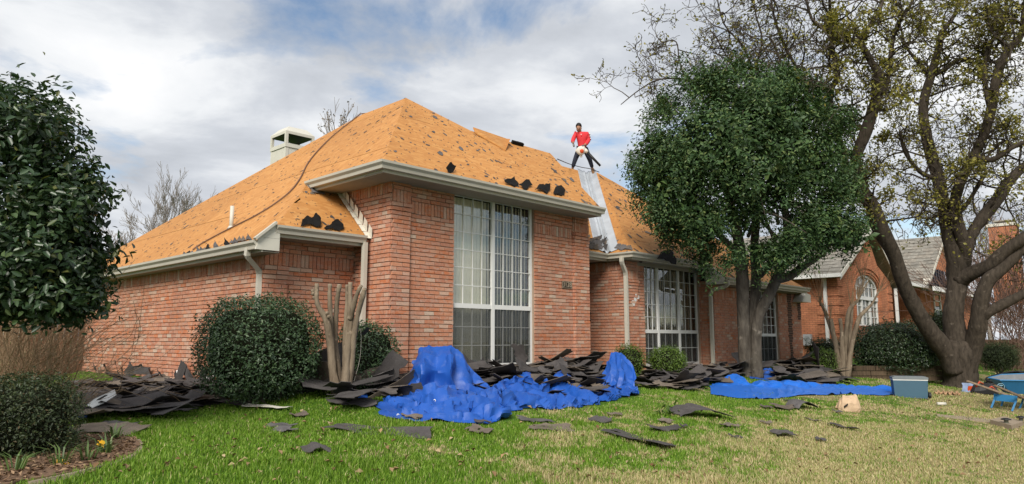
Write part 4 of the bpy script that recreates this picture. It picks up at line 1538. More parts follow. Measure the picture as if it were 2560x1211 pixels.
bare_tree(410, 640, 46, 215, 130, 'wide bare grey tree rising beyond the left slope of the stripped roof', 1, 3, 5, n0=12)
bare_tree(292, 665, 42, 125, 70, 'smaller bare grey tree beside the large evergreen, beyond the roof', 2, 3, 4)
bare_tree(842, 385, 34, 150, 55, 'thin bare tree with dark seed pods just behind the metal capped chimney', 3, 2, 4, True, 6)
bare_tree(2462, 690, 48, 175, 75, 'bare tree behind the neighbouring brick chimney', 4, 3, 4)

# dry bare shrub in front of the left fence
b = D(95, 930, 9.0)
t = thing('dry_shrub', (b.x, b.y, float(gz(b.x, b.y))), 'tangled leafless brown shrub in front of the left wooden fence', 'shrub')
m = MB()
for k in range(230):
    px = rng.uniform(-80, 120) if k < 218 else rng.uniform(120, 190)
    p = D(px, 960, rng.uniform(8.0, 9.6))
    p.z = float(gz(p.x, p.y))
    a = rng.gauss(0.30, 0.42)
    dr = rv * math.sin(a) + V((0, 0, 1)) * math.cos(a) + hv * rng.gauss(0, .3)
    grow(m, p, dr, rng.uniform(.7, 1.6), rng.uniform(.0035, .0075), 1, 0.45, 0.0, 3, None, 5, 0.15, 0.6, 0.0026, (4, 4, 4, 3, 3))
m.build('stems', MT['brown_twig'], t, kind='stuff')
b = D(2520, 900, 24)
t = thing('dry_shrub', (b.x, b.y, float(gz(b.x, b.y))), 'tall leafless reddish thicket at the right edge beyond the wheelbarrow', 'shrub')
m = MB()
for k in range(95):
    p = D(rng.uniform(2450, 2680), 900, rng.uniform(23, 26))
    p.z = -0.4
    a = rng.gauss(0.0, 0.35)
    dr = rv * math.sin(a) + V((0, 0, 1)) * math.cos(a) + hv * rng.gauss(0, .3)
    grow(m, p, dr, rng.uniform(2.2, 4.0), 0.014, 2, 0.45, 0.05, 4, None, 5, 0.12, 0.5, 0.0075, (4, 4, 3, 3, 3))
m.build('stems', MT['red_twig'], t, kind='stuff')

# ================================================================== neighbouring house


def nbrick(t):
    tc = t.n('TexCoord').outputs['Object']
    b = t.n('TexBrick', {'Color1': (0.46, 0.19, 0.10), 'Color2': (0.40, 0.155, 0.085), 'Mortar': (0.20, 0.10, 0.06), 'Scale': 1.0, 'Mortar Size': 0.008, 'Brick Width': 0.203, 'Row Height': CH, 'Bias': 0.0})
    nm = t.n('NewGeometry').outputs['Normal']
    sx = t.n('SeparateXYZ', {0: t.n('VectorMath', {0: nm}, operation='ABSOLUTE').outputs[0]})
    px3 = t.n('SeparateXYZ', {0: pos(t)})
    along = t.math('ADD', t.math('MULTIPLY', px3.outputs[0], sx.outputs[1]), t.math('MULTIPLY', px3.outputs[1], sx.outputs[0]))
    t.set(b, 'Vector', t.n('CombineXYZ', {0: along, 1: px3.outputs[2], 2: 0.0}).outputs[0])
    c = t.mix(1.0, b.outputs[0], t.ramp(t.noise(pos(t), 2.5, 5), [(.3, .75), (.7, 1.25)]), 'MULTIPLY')
    return pbsdf(t, c, 0.9, b.outputs['Fac'], -0.8, 0.01, spec=0.1)


MT['nbrick'] = material('neighbour_brick', nbrick)
MT['nroof'] = shingle_mat('weathered_grey_shingle', (0.165, 0.155, 0.135), (0.22, 0.20, 0.17), 'isl')
MT['copper'] = plain('black_metal_awning', (0.02, 0.022, 0.03), 0.3, 0.1, 3, 0.6)
NX0, NY0 = 26.5, 9.3
nb = thing('brick_house', (NX0, NY0, -0.2), 'neighbouring orange brick house with grey shingles, steep gable and arched window', 'house')
def nbox(lo, hi, mat, name, par=None):
    m = MB(); m.box(lo, hi); return m.build(name, MT[mat], par or nb)
GX1, GPX = 32.7, PY(2163, 572, NY0).x
GPZ = PY(2163, 572, NY0).z
m = MB()
aw0, aw1 = PY(2143, 800, NY0).x, PY(2202, 800, NY0).x
awz0, awt, awz1 = PY(2160, 815, NY0).z, PY(2175, 747, NY0).z, PY(2160, 686, NY0).z
# gable wall in pieces round the arched opening
pts = [(NX0, -0.6), (GX1, -0.6), (GX1, 3.0), (GPX, GPZ), (NX0, 3.0)]
arc = [(aw1 - (aw1 - aw0) * i / 12, awz1 - 0.6 * (1 - math.sqrt(max(0, 1 - 0.96 * (i / 6 - 1) ** 2)))) for i in range(13)]
m.extrude([(NX0, NY0, -.6), (aw0, NY0, -.6), (aw0, NY0, arc[-1][1]), (aw0, NY0, 3.4), (NX0, NY0, 3.0)], (0, .25, 0))
m.extrude([(aw1, NY0, -.6), (GX1, NY0, -.6), (GX1, NY0, 3.0), (aw1, NY0, 3.6), (aw1, NY0, arc[0][1])], (0, .25, 0))
m.extrude([(aw0, NY0 + .002, -.6), (aw1, NY0 + .002, -.6), (aw1, NY0 + .002, awz0), (aw0, NY0 + .002, awz0)], (0, .25, 0))
m.extrude([(a, NY0 + .001, b) for a, b in reversed(arc)] + [(aw1, NY0 + .001, 3.6), (GPX, NY0 + .001, GPZ), (aw0, NY0 + .001, 3.4)], (0, .25, 0))
m.build('wall', MT['nbrick'], nb)
m = MB(); m.extrude([(NX0 + .001, NY0 + .002, -.6), (NX0 + .001, 17, -.6), (NX0 + .001, 17, 2.95), (NX0 + .001, NY0 + .002, 2.95)], (.25, 0, 0)); m.build('wall', MT['nbrick'], nb)
nbox((GX1 - .25, NY0 + .25, -.6), (GX1 - .002, 11.2, 3.0), 'nbrick', 'wall')
nbox((GX1, 11.0, -.6), (37.1, 11.25, 3.0), 'nbrick', 'wall')
nbox((37.1, NY0 + .001, -.6), (37.35, 11.0, 3.0), 'nbrick', 'wall')
nbox((37.36, NY0, -.6), (50, NY0 + .25, 2.9), 'nbrick', 'wall')
for i in range(9):                        # quoins: every third run of courses stands proud
    z = -0.2 + i * CH * 5
    nbox((NX0 - .03, NY0 - .03, z), (NX0 + .55, NY0 + .02, z + CH * 4), 'nbrick', 'quoin')
    nbox((NX0 - .03, NY0 + .021, z), (NX0 + .02, NY0 + .75, z + CH * 4), 'nbrick', 'quoin')
    nbox((GX1 - .5, NY0 - .03, z), (GX1 + .03, NY0 + .02, z + CH * 4), 'nbrick', 'quoin')
for r_, dz in ((0.12, .03), (0.30, .045)):
    m = MB()
    ap_ = [(a + (a - (aw0 + aw1) / 2) * r_ * .35, b + r_ * .9) for a, b in arc]
    path = [(aw1 + r_ * .6, NY0 - .01, awz0)] + [(a, NY0 - .01, b) for a, b in ap_] + [(aw0 - r_ * .6, NY0 - .01, awz0)]
    m.tube(path, dz, 4, True, R(45))
    m.build('arch_band', MT['nbrick'], nb)
# arched window
m = MB()
yw = NY0 + .12
m.tube([(aw1 - .05, yw, awz0)] + [(a * .97 + (aw0 + aw1) * .015, yw, b - .05) for a, b in arc] + [(aw0 + .05, yw, awz0)], .06, 4, True, R(45))
m.box((aw0, yw - .07, awt - .07), (aw1, yw + .05, awt + .07))
for k in (1, 2):
    x = aw0 + (aw1 - aw0) * k / 3
    m.box((x - .05, yw - .05, awz0), (x + .05, yw + .05, awt - .07))
m.box((aw0, yw - .06, awz0 - .03), (aw1, yw + .05, awz0 + .05))
nw = m.build('window', MT['white'], nb)
m = MB()
for k in range(1, 6):
    x = aw0 + (aw1 - aw0) * k / 6
    m.box((x - .012, yw - .02, awt + .07), (x + .012, yw, awz1 - .1 - .5 * (k / 3 - 1) ** 2))
    if k not in (2, 4):
        m.box((x - .012, yw - .02, awz0), (x + .012, yw, awt - .07))
for z in (awt + .45,):
    m.box((aw0, yw - .023, z - .012), (aw1, yw - .003, z + .012))
z = awz0 + .35
while z < awt - .1:
    m.box((aw0, yw - .023, z - .012), (aw1, yw - .003, z + .012)); z += .42
m.build('muntins', MT['white'], nw, kind='stuff')
MT['nglass'] = material('neighbour_glass', lambda t: pbsdf(t, t.mix(t.noise(t.mapping(pos(t), (30, 30, .5)), 1, 2), (0.05, 0.055, 0.045), (0.17, 0.18, 0.14)), 0.05, spec=0.6))
m = MB(); m.poly([(aw0, yw + .02, awz0), (aw1, yw + .02, awz0)] + [(a, yw + .02, b) for a, b in arc]); m.build('pane', MT['nglass'], nw)
# narrow window
a, b = PY(2331, 727, NY0), PY(2353, 792, NY0)
m = MB()
for lo, hi in (((a.x, a.z - .09), (b.x, a.z)), ((a.x, b.z), (b.x, b.z + .09)), ((a.x, b.z), (a.x + .12, a.z)), ((b.x - .12, b.z), (b.x, a.z)), ((a.x, (a.z * .6 + b.z * .4) - .03), (b.x, (a.z * .6 + b.z * .4) + .03)), ((a.x, (a.z * .25 + b.z * .75) - .03), (b.x, (a.z * .25 + b.z * .75) + .03))):
    m.box((lo[0], NY0 - .05, lo[1]), (hi[0], NY0 - .005, hi[1]))
nw2 = m.build('window', MT['white'], nb)
m = MB(); m.poly([(a.x, NY0 - .012, b.z), (b.x, NY0 - .012, b.z), (b.x, NY0 - .012, a.z), (a.x, NY0 - .012, a.z)]); m.build('pane', MT['nglass'], nw2)


def tiled(pts, par, name='roof', cw=0.33, ch=0.30, th=0.02):
    pts = [V(p) for p in pts]
    e1, e2, n = basis(pts)
    o_ = pts[0]
    p2 = [((p - o_).dot(e1), (p - o_).dot(e2)) for p in pts]
    base = MB(); base.extrude([p - n * 0.02 for p in pts], -n * 0.1)
    ro = base.build(name, MT['nroof'], par)
    mb = MB()
    lo = (min(p[0] for p in p2), min(p[1] for p in p2)); hi = (max(p[0] for p in p2), max(p[1] for p in p2))
    y, r_ = lo[1], 0
    while y < hi[1]:
        x = lo[0] - rng.uniform(0, cw)
        while x < hi[0]:
            c = p2
            yo = rng.uniform(-.03, .03)
            for aa, bb, cc_ in ((-1, 0, -x), (1, 0, x + cw - .004), (0, -1, -(y + yo)), (0, 1, y + ch)):
                c = clip(c, aa, bb, cc_)
                if len(c) < 3: break
            x += cw
            if len(c) >= 3:
                h_ = rng.uniform(.6, 1.3) * th
                b0 = len(mb.v)
                mb.v += [tuple(o_ + e1 * q_[0] + e2 * q_[1] + n * (h_ * (1 - (q_[1] - y) / ch) + .002)) for q_ in c]
                mb.v += [tuple(o_ + e1 * q_[0] + e2 * q_[1] - n * .02) for q_ in c]
                k = len(c)
                mb.f.append(tuple(range(b0, b0 + k)))
                mb.f += [(b0 + i, b0 + k + i, b0 + k + (i + 1) % k, b0 + (i + 1) % k) for i in range(k)]
        y += ch
    mb.build('roof_shingles', MT['nroof'], ro, kind='stuff')


GE = 2.98
tiled([(26.05, 9.05, GE - .1), (GPX, 9.05, GPZ + .1), (GPX, 15, GPZ + .1), (26.05, 15, GE - .1)], nb)
tiled([(GPX, 9.05, GPZ + .1), (33.1, 9.05, GE - .1), (33.1, 15, GE - .1), (GPX, 15, GPZ + .1)], nb)
for a_, b_ in (((26.05, GE - .12), (GPX, GPZ + .08)), ((GPX, GPZ + .08), (33.1, GE - .12))):
    m = MB()
    m.extrude([(a_[0], 9.03, a_[1] - .16), (b_[0], 9.03, b_[1] - .16), (b_[0], 9.03, b_[1] + .01), (a_[0], 9.03, a_[1] + .01)], (0, -.03, 0))
    m.build('rake_board', MT['trim_light'], nb)
RF0, RZ1 = 8.85, PY(2225, 583, 13.0).z
tiled([(33.1, RF0, 3.0), (47.5, RF0, 3.0), (44.5, 13.0, RZ1), (31.0, 13.0, RZ1)], nb)
tiled([(47.5, RF0, 3.0), (50.2, 16, 3.0), (44.5, 13.0, RZ1)], nb)
def ngut(p0, p1, sz=.13):
    m = MB(); m.tube([p0, p1], sz * .7, 4, True, R(45)); m.build('gutter', MT['white'], nb)
ngut((26.0, 8.95, GE - .12), (26.0, 16, GE - .12))
ngut((33.3, 8.78, 2.95), (38.8, 8.78, 2.95))
ngut((40.0, 8.78, 2.95), (47.5, 8.78, 2.95))
for px, y, zt_ in ((2066, None, 2.8), (2243, 9.2, 2.75)):
    p = PX(px, 780, NX0 - .06) if y is None else PY(px, 780, y)
    m = MB()
    m.tube([(p.x, p.y, zt_), (p.x, p.y, -.4)], .075, 4, True, R(45))
    m.build('downspout', MT['white'], nb)
# front dormer gable with a curved metal awning
dl, dp, dr = PY(2316, 712, 8.9), PY(2350, 606, 8.9), None
dr = V((2 * dp.x - dl.x, 8.9, dl.z))
m = MB(); m.extrude([(dl.x, 8.95, dl.z), (dr.x, 8.95, dl.z), (dp.x, 8.95, dp.z)], (0, .2, 0)); m.build('dormer', MT['nbrick'], nb)
for A_, B_ in ((dl, dp), (dp, dr)):
    m = MB(); s_ = -1 if A_ is dl else 1
    m.extrude([V((A_.x + s_ * .12 * (A_ is dl), 8.7, A_.z)), V((B_.x + s_ * .12 * (B_ is dr), 8.7, B_.z)), V((B_.x + s_ * .12 * (B_ is dr), 8.7, B_.z + .2)), V((A_.x + s_ * .12 * (A_ is dl), 8.7, A_.z + .2))], (0, .3, 0))
    m.build('rake_board', MT['trim_light'], nb)
    tiled([(A_.x, 8.72, A_.z + .3), (B_.x, 8.72, B_.z + .3), (B_.x, 12.5, B_.z + .3), (A_.x, 12.5 if A_ is dp else 9.4, A_.z + .3)] if A_ is dp else [(A_.x, 8.72, A_.z + .3), (B_.x, 8.72, B_.z + .3), (B_.x, 12.5, B_.z + .3), (A_.x, 9.4, A_.z + .3)], nb)
a0, a1 = PY(2326, 715, 8.4), PY(2400, 715, 8.4)
m = MB()
rows_ = []
for i in range(9):
    s_ = i / 8
    z = a0.z + (1.0 * s_ ** 1.7)
    y = 8.25 + .68 * (1 - (1 - s_) ** 1.7)
    rows_.append([(a0.x + 2.3 * s_ + (a1.x - a0.x - 2.3 * s_) * j / 24, y, z) for j in range(25)])
m.grid(rows_)
aw = m.build('awning', MT['copper'], nb, True)
for j in range(2, 24, 3):
    m = MB(); m.tube([V(r_[j]) + V((0, -.02, .02)) for r_ in rows_], .028, 4); m.build('standing_seam', MT['copper'], aw)
m = MB(); m.box((a0.x - .1, 8.22, a0.z - .22), (a1.x, 8.3, a0.z - .02)); m.build('fascia', MT['white'], nb)
# brick chimney
cp_ = D(2521, 700, 39)
m = MB(); m.box((cp_.x - .62, cp_.y - .62, 2.5), (cp_.x + .62, cp_.y + .62, D(2521, 566, 39).z)); nch = m.build('chimney', MT['nbrick'], nb)
zt_ = D(2521, 566, 39).z
m = MB(); m.box((cp_.x - .68, cp_.y - .68, zt_), (cp_.x + .68, cp_.y + .68, zt_ + .16)); m.build('chimney_crown', MT['trim_light'], nch)
m = MB(); m.box((cp_.x - .4, cp_.y - .4, zt_ + .3), (cp_.x + .4, cp_.y + .4, zt_ + .36)); 
for sx_ in (-.35, .33):
    for sy_ in (-.35, .33): m.box((cp_.x + sx_, cp_.y + sy_, zt_ + .16), (cp_.x + sx_ + .03, cp_.y + sy_ + .03, zt_ + .3))
m.build('chimney_cover', MT['soffit'], nch)
# meter box on the near side wall
p = PX(2021, 850, NX0 - .02)
m = MB(); m.box((p.x - .12, p.y - .15, p.z - .2), (p.x, p.y + .15, p.z + .2)); m.build('meter_box', plain('grey_meter_box', (.33, .34, .35), .5), nb)
m = MB(); m.lathe((p.x - .12, p.y, p.z + .05), [(.09, 0), (.09, .06), (.02, .09)], 12, (-1, 0, 0)); m.build('meter_dial', MT['glass'], nb)

# ================================================================== fences and timber edging
MT['fence'] = wood_mat('red_brown_fence_wood', (0.10, 0.052, 0.032), (0.22, 0.115, 0.07))
MT['fence2'] = wood_mat('pinkish_fence_wood', (0.20, 0.12, 0.085), (0.36, 0.235, 0.17))
MT['timber'] = wood_mat('dark_timber', (0.05, 0.036, 0.024), (0.12, 0.085, 0.055))
def fence(p0, p1, zb, zt, mat, label, bw=0.14):
    p0, p1 = V(p0), V(p1)
    t = thing('wooden_fence', (p0.x, p0.y, zb), label, 'fence')
    d = (p1 - p0); n_ = int(d.length / bw); d.normalize()
    nrm = V((d.y, -d.x, 0))
    for i in range(n_):
        c = p0 + d * (bw * (i + .5))
        m = MB(); h = zt + rng.uniform(-.03, .03)
        m.obox((c.x, c.y, (zb + h) / 2), d * (bw / 2 - .004), nrm * (.009 + rng.uniform(0, .003)), (0, 0, (h - zb) / 2))
        m.build('board', MT[mat], t)
    for z in (zb + .3, zt - .3):
        m = MB(); c = (p0 + p1) / 2 + nrm * -.035
        m.obox((c.x, c.y, z), d * ((p1 - p0).length / 2), nrm * .02, (0, 0, .045)); m.build('rail', MT[mat], t)
fence((-6.5, 18.2, 0), (5.12, 18.2, 0), -.45, 1.95, 'fence', 'weathered red brown board fence joining the left brick wall')
a, b = D(2436, 880, 27.5), D(2700, 880, 25.5)
fence((a.x, a.y, 0), (b.x, b.y, 0), -.8, .62, 'fence2', 'low pinkish board fence behind the wheelbarrow', .16)
te = thing('timber_edging', tuple(G(2240, 942)), 'stacked dark landscape timbers edging the bed under the mounded hedge', 'edging')
A_, B_ = D(2098, 940, 17.9), D(2400, 935, 17.9)
dd = (B_ - A_); dd.z = 0; ln = dd.length; dd.normalize(); nn = V((dd.y, -dd.x, 0))
for k in range(3):
    x = -rng.uniform(0, .4)
    while x < ln:
        L_ = 1.15
        c = A_ + dd * (x + L_ / 2) + nn * (.02 * k)
        m = MB(); m.obox((c.x, c.y, -.42 + .125 * k + .06), dd * (L_ / 2 - .008), nn * .06, (0, 0, .058)); m.build('timber', MT['timber'], te)
        x += L_
# ================================================================== roofing debris


def shingle_mesh(seed, L, W, bend, twist, tear, mat, holes=False, th=0.006, name='torn_shingle'):
    r = random.Random(seed)
    nx, ny = 11, 5
    bx_ = [[r.uniform(-tear, tear) * (1.6 if r.random() < .25 else .6) for _ in range(nx)] for _ in (0, 1)]
    ex_ = [[r.uniform(-tear, tear) for _ in range(ny)] for _ in (0, 1)]
    tops = []
    ph, ph2 = r.uniform(0, 6), r.uniform(0, 6)
    for j in range(ny):
        row = []
        for i in range(nx):
            u, v_ = i / (nx - 1) - .5, j / (ny - 1) - .5
            a = 1 - abs(v_) * 2
            y = v_ * W + (bx_[0][i] if v_ < 0 else bx_[1][i]) * (1 - a)
            x = u * L + (ex_[0][j] if u < 0 else ex_[1][j]) * abs(u) * 2
            z = bend * ((2 * u) ** 2) * L * .25 + twist * u * v_ * L + 0.007 * math.sin(u * 9 + ph) + 0.005 * math.sin(v_ * 7 + ph2 + u * 4)
            row.append(V((x, y, z)))
        tops.append(row)
    zmin = min(p.z for row in tops for p in row)
    mb = MB()
    for off in (th, 0):
        for row in tops:
            mb.v += [(p.x, p.y, p.z - zmin + off) for p in row]
    n_ = nx * ny
    gone = set()
    if holes:
        for _ in range(holes):
            gone.add((r.randrange(1, ny - 2), r.randrange(1, nx - 2)))
    for j in range(ny - 1):
        for i in range(nx - 1):
            if (j, i) in gone:
                continue
            a, b, c, d = j * nx + i, j * nx + i + 1, (j + 1) * nx + i + 1, (j + 1) * nx + i
            mb.f += [(a, b, c, d), (n_ + d, n_ + c, n_ + b, n_ + a)]
    rim = [j * nx for j in range(ny)][::-1] + list(range(1, nx)) + [j * nx + nx - 1 for j in range(1, ny)] + [(ny - 1) * nx + i for i in range(nx - 2, 0, -1)]
    for i in range(len(rim)):
        a, b = rim[i], rim[(i + 1) % len(rim)]
        mb.f.append((a, n_ + a, n_ + b, b))
    return mb


SH = []
for i in range(16):
    big = i % 3
    L_ = (0.98, 0.72, 0.42)[big] * random.Random(i).uniform(.85, 1.15)
    SH.append(shingle_mesh(i, L_, (0.34, 0.30, 0.22)[big], random.Random(i + 50).uniform(-.10, .20) + (.35 if i in (4, 9, 14) else 0), random.Random(i + 9).uniform(-.16, .16), (0.03, 0.04, 0.045)[big], None))
SHM = [s.mesh('torn_shingle', MT['shingle']) for s in SH]
mass = MB()
n_single = [0]


def lay(i, p, yaw, pitch, roll, s, label=None, group=None, single=True):
    mt = Matrix.LocRotScale(V(p), (Matrix.Rotation(yaw, 3, 'Z') @ Matrix.Rotation(pitch, 3, 'Y') @ Matrix.Rotation(roll, 3, 'X')).to_quaternion(), V((s, s, s)))
    if single and n_single[0] < 262:
        n_single[0] += 1
        ob = bpy.data.objects.new('torn_shingle', SHM[i])
        COL.objects.link(ob)
        ob.matrix_basis = mt
        ob['label'], ob['category'], ob['group'] = label, 'torn shingle', group
        return ob
    b0 = len(mass.v)
    mass.v += [tuple(mt @ V(q)) for q in SH[i].v]
    mass.f += [tuple(b0 + k for k in q) for q in SH[i].f]


def inside(p, poly):
    r_, n_ = False, len(poly)
    for i in range(n_):
        (x1, y1_), (x2, y2_) = poly[i], poly[(i + 1) % n_]
        if (y1_ > p[1]) != (y2_ > p[1]) and p[0] < (x2 - x1) * (p[1] - y1_) / (y2_ - y1_) + x1:
            r_ = not r_
    return r_


def pile(poly, n, nsingle, hfun, label, group, tilt=0.18, smin=.7, smax=1.15, yawc=None, yaws=1.6, keep=None):
    gp = [G(*q) for q in poly]
    pl2 = [(q.x, q.y) for q in gp]
    x0, x1 = min(q[0] for q in pl2), max(q[0] for q in pl2)
    y0, y1_ = min(q[1] for q in pl2), max(q[1] for q in pl2)
    pcs = []
    while len(pcs) < n:
        x, y = rng.uniform(x0, x1), rng.uniform(y0, y1_)
        if inside((x, y), pl2) and (keep is None or keep(x, y)):
            pcs.append((x, y))
    for k, (x, y) in enumerate(pcs):
        f_ = (k + 1) / n                  # later pieces lie higher
        h = hfun(x, y)
        z = float(gz(x, y)) + 0.01 + h * f_ ** .7
        tl_ = tilt * (0.5 + f_)
        yaw = rng.gauss(yawc, yaws) if yawc is not None else rng.uniform(0, 6.28)
        qx = proj((x, y, z))[0]
        lb = label if isinstance(label, str) else next(t_ for m_, t_ in label if qx <= m_)
        mi = rng.randrange(16)
        lb = lb.replace('torn', ('long torn', 'half-length torn', 'small torn')[mi % 3], 1)
        lay(mi, (x, y, z), yaw, rng.gauss(0, tl_), rng.gauss(0, tl_), rng.uniform(smin, smax), lb, group, k >= n - nsingle)


# flat heap along the left wall
pile([(215, 968), (330, 958), (560, 975), (600, 985), (500, 1016), (350, 1046), (230, 1062), (190, 1030), (180, 990)], 210, 55,
     lambda x, y: 0.075, [(290, 'torn shingle at the fence end of the flat heap along the left brick wall'), (400, 'torn shingle in the middle of the flat heap along the left brick wall'), (9999, 'torn shingle at the shrub end of the flat heap along the left brick wall')], 'shingles heaped along the left wall', .055, .8, 1.25, keep=lambda x, y: x < XW - .05)
for k in range(15):                       # pieces leaning on the left wall
    px = (232, 258, 288, 300, 318, 335, 352, 372, 395, 428, 436, 447, 468, 505, 520)[k]
    p = PX(px, 962, XW - .16)
    p.z = float(gz(p.x, p.y)) + .14
    lay(rng.randrange(16), p, R(90) + rng.gauss(0, .3), rng.gauss(0, .5), R(68) + rng.gauss(0, .15), rng.uniform(.30, .6), 'torn shingle standing on edge against the left brick wall', 'shingles leaning on the left wall')
# round the pruned crape myrtle
pile([(700, 1000), (800, 950), (900, 930), (1010, 940), (1030, 985), (960, 1015), (860, 1022), (760, 1012)], 60, 34,
     lambda x, y: 0.14, [(840, 'torn shingle lying between the big round shrub and the pruned crape myrtle'), (9999, 'torn shingle lying right of the pruned crape myrtle, below the smaller shrub')], 'shingles round the pruned crape myrtle', .10, .7, 1.25)
for k, (px, py, d, s, yw_, rl) in enumerate([(905, 925, 9.9, .8, .3, 60), (955, 918, 9.95, .85, -.2, 66), (985, 948, 9.5, .7, .5, 50), (1008, 955, 9.45, .65, -.5, 58), (800, 880, 9.75, .9, .2, 75), (815, 905, 9.7, .9, -.4, 70), (770, 960, 9.5, .8, .8, 60), (870, 930, 9.6, .8, -.1, 62), (800, 940, 9.55, .9, .3, 55)]):
    p = D(px, py, d)
    lay((k * 3) % 16, p - V((0, 0, .15)), -HEAD * 0 + R(-46) + yw_, rng.gauss(0, .5), R(-rl), s, 'large shingle sheet propped up beside the pruned crape myrtle', 'propped shingle sheets by the crape myrtle')
# heap under the tall window
pile([(1165, 975), (1150, 948), (1240, 941), (1330, 936), (1460, 934), (1515, 940), (1500, 985), (1380, 1000), (1240, 990)], 150, 70,
     lambda x, y: 0.07 + 0.24 * max(0.0, 1 - abs(y - 8.55) / .85), [(1270, 'torn shingle in the tumbled heap behind the left mound of the crumpled tarp'), (1390, 'torn shingle in the tumbled heap right under the middle of the tall window'), (9999, 'torn shingle in the heap below the house number, left of the raised tarp end')], 'shingles heaped under the tall window', .16, .7, 1.2, keep=lambda x, y: y < YF - .12)
for k, (px, py, d, s, yw_, pt, rl) in enumerate([(1300, 885, 12.35, .95, .0, 75, 0), (1183, 905, 11.7, .8, .3, 25, -70), (1212, 900, 11.7, .75, -.4, 60, -55), (1320, 910, 12.2, .7, .2, 20, -60), (1398, 895, 12.6, .75, .1, -24, -62), (1420, 912, 12.7, 1.0, .15, -8, -40), (1460, 925, 12.8, 1.0, -.1, 14, -45), (1365, 915, 12.5, .9, -.2, -14, -48), (1260, 925, 11.8, 1.0, .2, 12, -42), (1215, 935, 11.5, 1.05, 0, 22, -42), (1440, 935, 12.2, 1.1, .1, 20, -50)]):
    p = D(px, py, d)
    lay((k * 5 + 1) % 16, p - V((0, 0, .12)), yw_, R(pt), R(rl) * -1 if False else R(-rl), s, 'shingle sheet sticking up from the heap under the tall window', 'upright shingle sheets under the tall window')
# heap under the three-part window and round the holly trunk
pile([(1590, 950), (1640, 930), (1800, 930), (1900, 928), (1890, 941), (1800, 946), (1775, 968), (1700, 980), (1600, 975)], 130, 60,
     lambda x, y: 0.07 + 0.12 * max(0.0, 1 - abs(y - 8.4) / .8), [(1700, 'torn shingle in the heap round the boxwood under the three-part window'), (1800, 'torn shingle in the heap between the boxwood and the tarp hump'), (9999, 'torn shingle in the heap at the foot of the holly trunk')], 'shingles heaped by the holly tree', .13, .7, 1.2, keep=lambda x, y: y < YB - .3 or (x > X3 and y < Y3 - .1))
for k, (px, py, d, s, pt, rl) in enumerate([(1800, 905, 16.9, 1.1, 5, 62), (1830, 915, 16.9, 1.1, 0, 50), (1640, 925, 15.6, 1.1, 4, 60), (1615, 925, 15.5, .9, -10, 70), (1740, 915, 16.2, .9, 30, 60), (1905, 930, 15.9, .8, 70, 60), (1770, 925, 16.2, 1.1, -15, 48)]):
    p = D(px, py, d)
    lay((k * 3 + 2) % 16, p - V((0, 0, .12)), rng.gauss(0, .25), R(pt), R(rl), s, 'shingle sheet propped in the heap by the holly tree', 'propped shingle sheets by the holly tree')
pile([(1900, 940), (2000, 928), (2080, 935), (2130, 950), (2090, 962), (1960, 962)], 60, 26,
     lambda x, y: 0.28 * max(0.0, 1 - abs(y - 7.3) / 1.2), [(2010, 'torn shingle in the far heap below the grey curtained window'), (9999, 'torn shingle in the far heap at the right corner of the orange brick house')], 'shingles heaped at the right corner', .14, .8, 1.4)
for k, (px, py, d, s, pt, rl) in enumerate([(2000, 915, 17.6, 1.2, 5, 60), (2020, 918, 17.6, 1.0, 30, 60), (2045, 915, 17.3, 1.3, 60, 70), (1965, 925, 17.2, 1.2, -10, 40), (1980, 940, 16.8, 1.5, 3, 15)]):
    p = D(px, py, d)
    lay((k * 3) % 16, p - V((0, 0, .12)), rng.gauss(0, .3), R(pt), R(rl), s, 'shingle sheet standing up in the far heap at the right corner', 'upright shingle sheets at the right corner')
mass.build('shingle_debris', MT['shingle_mass'], None, kind='stuff', label='mass of torn dark shingles under the loose pieces along the house', category='roofing debris')

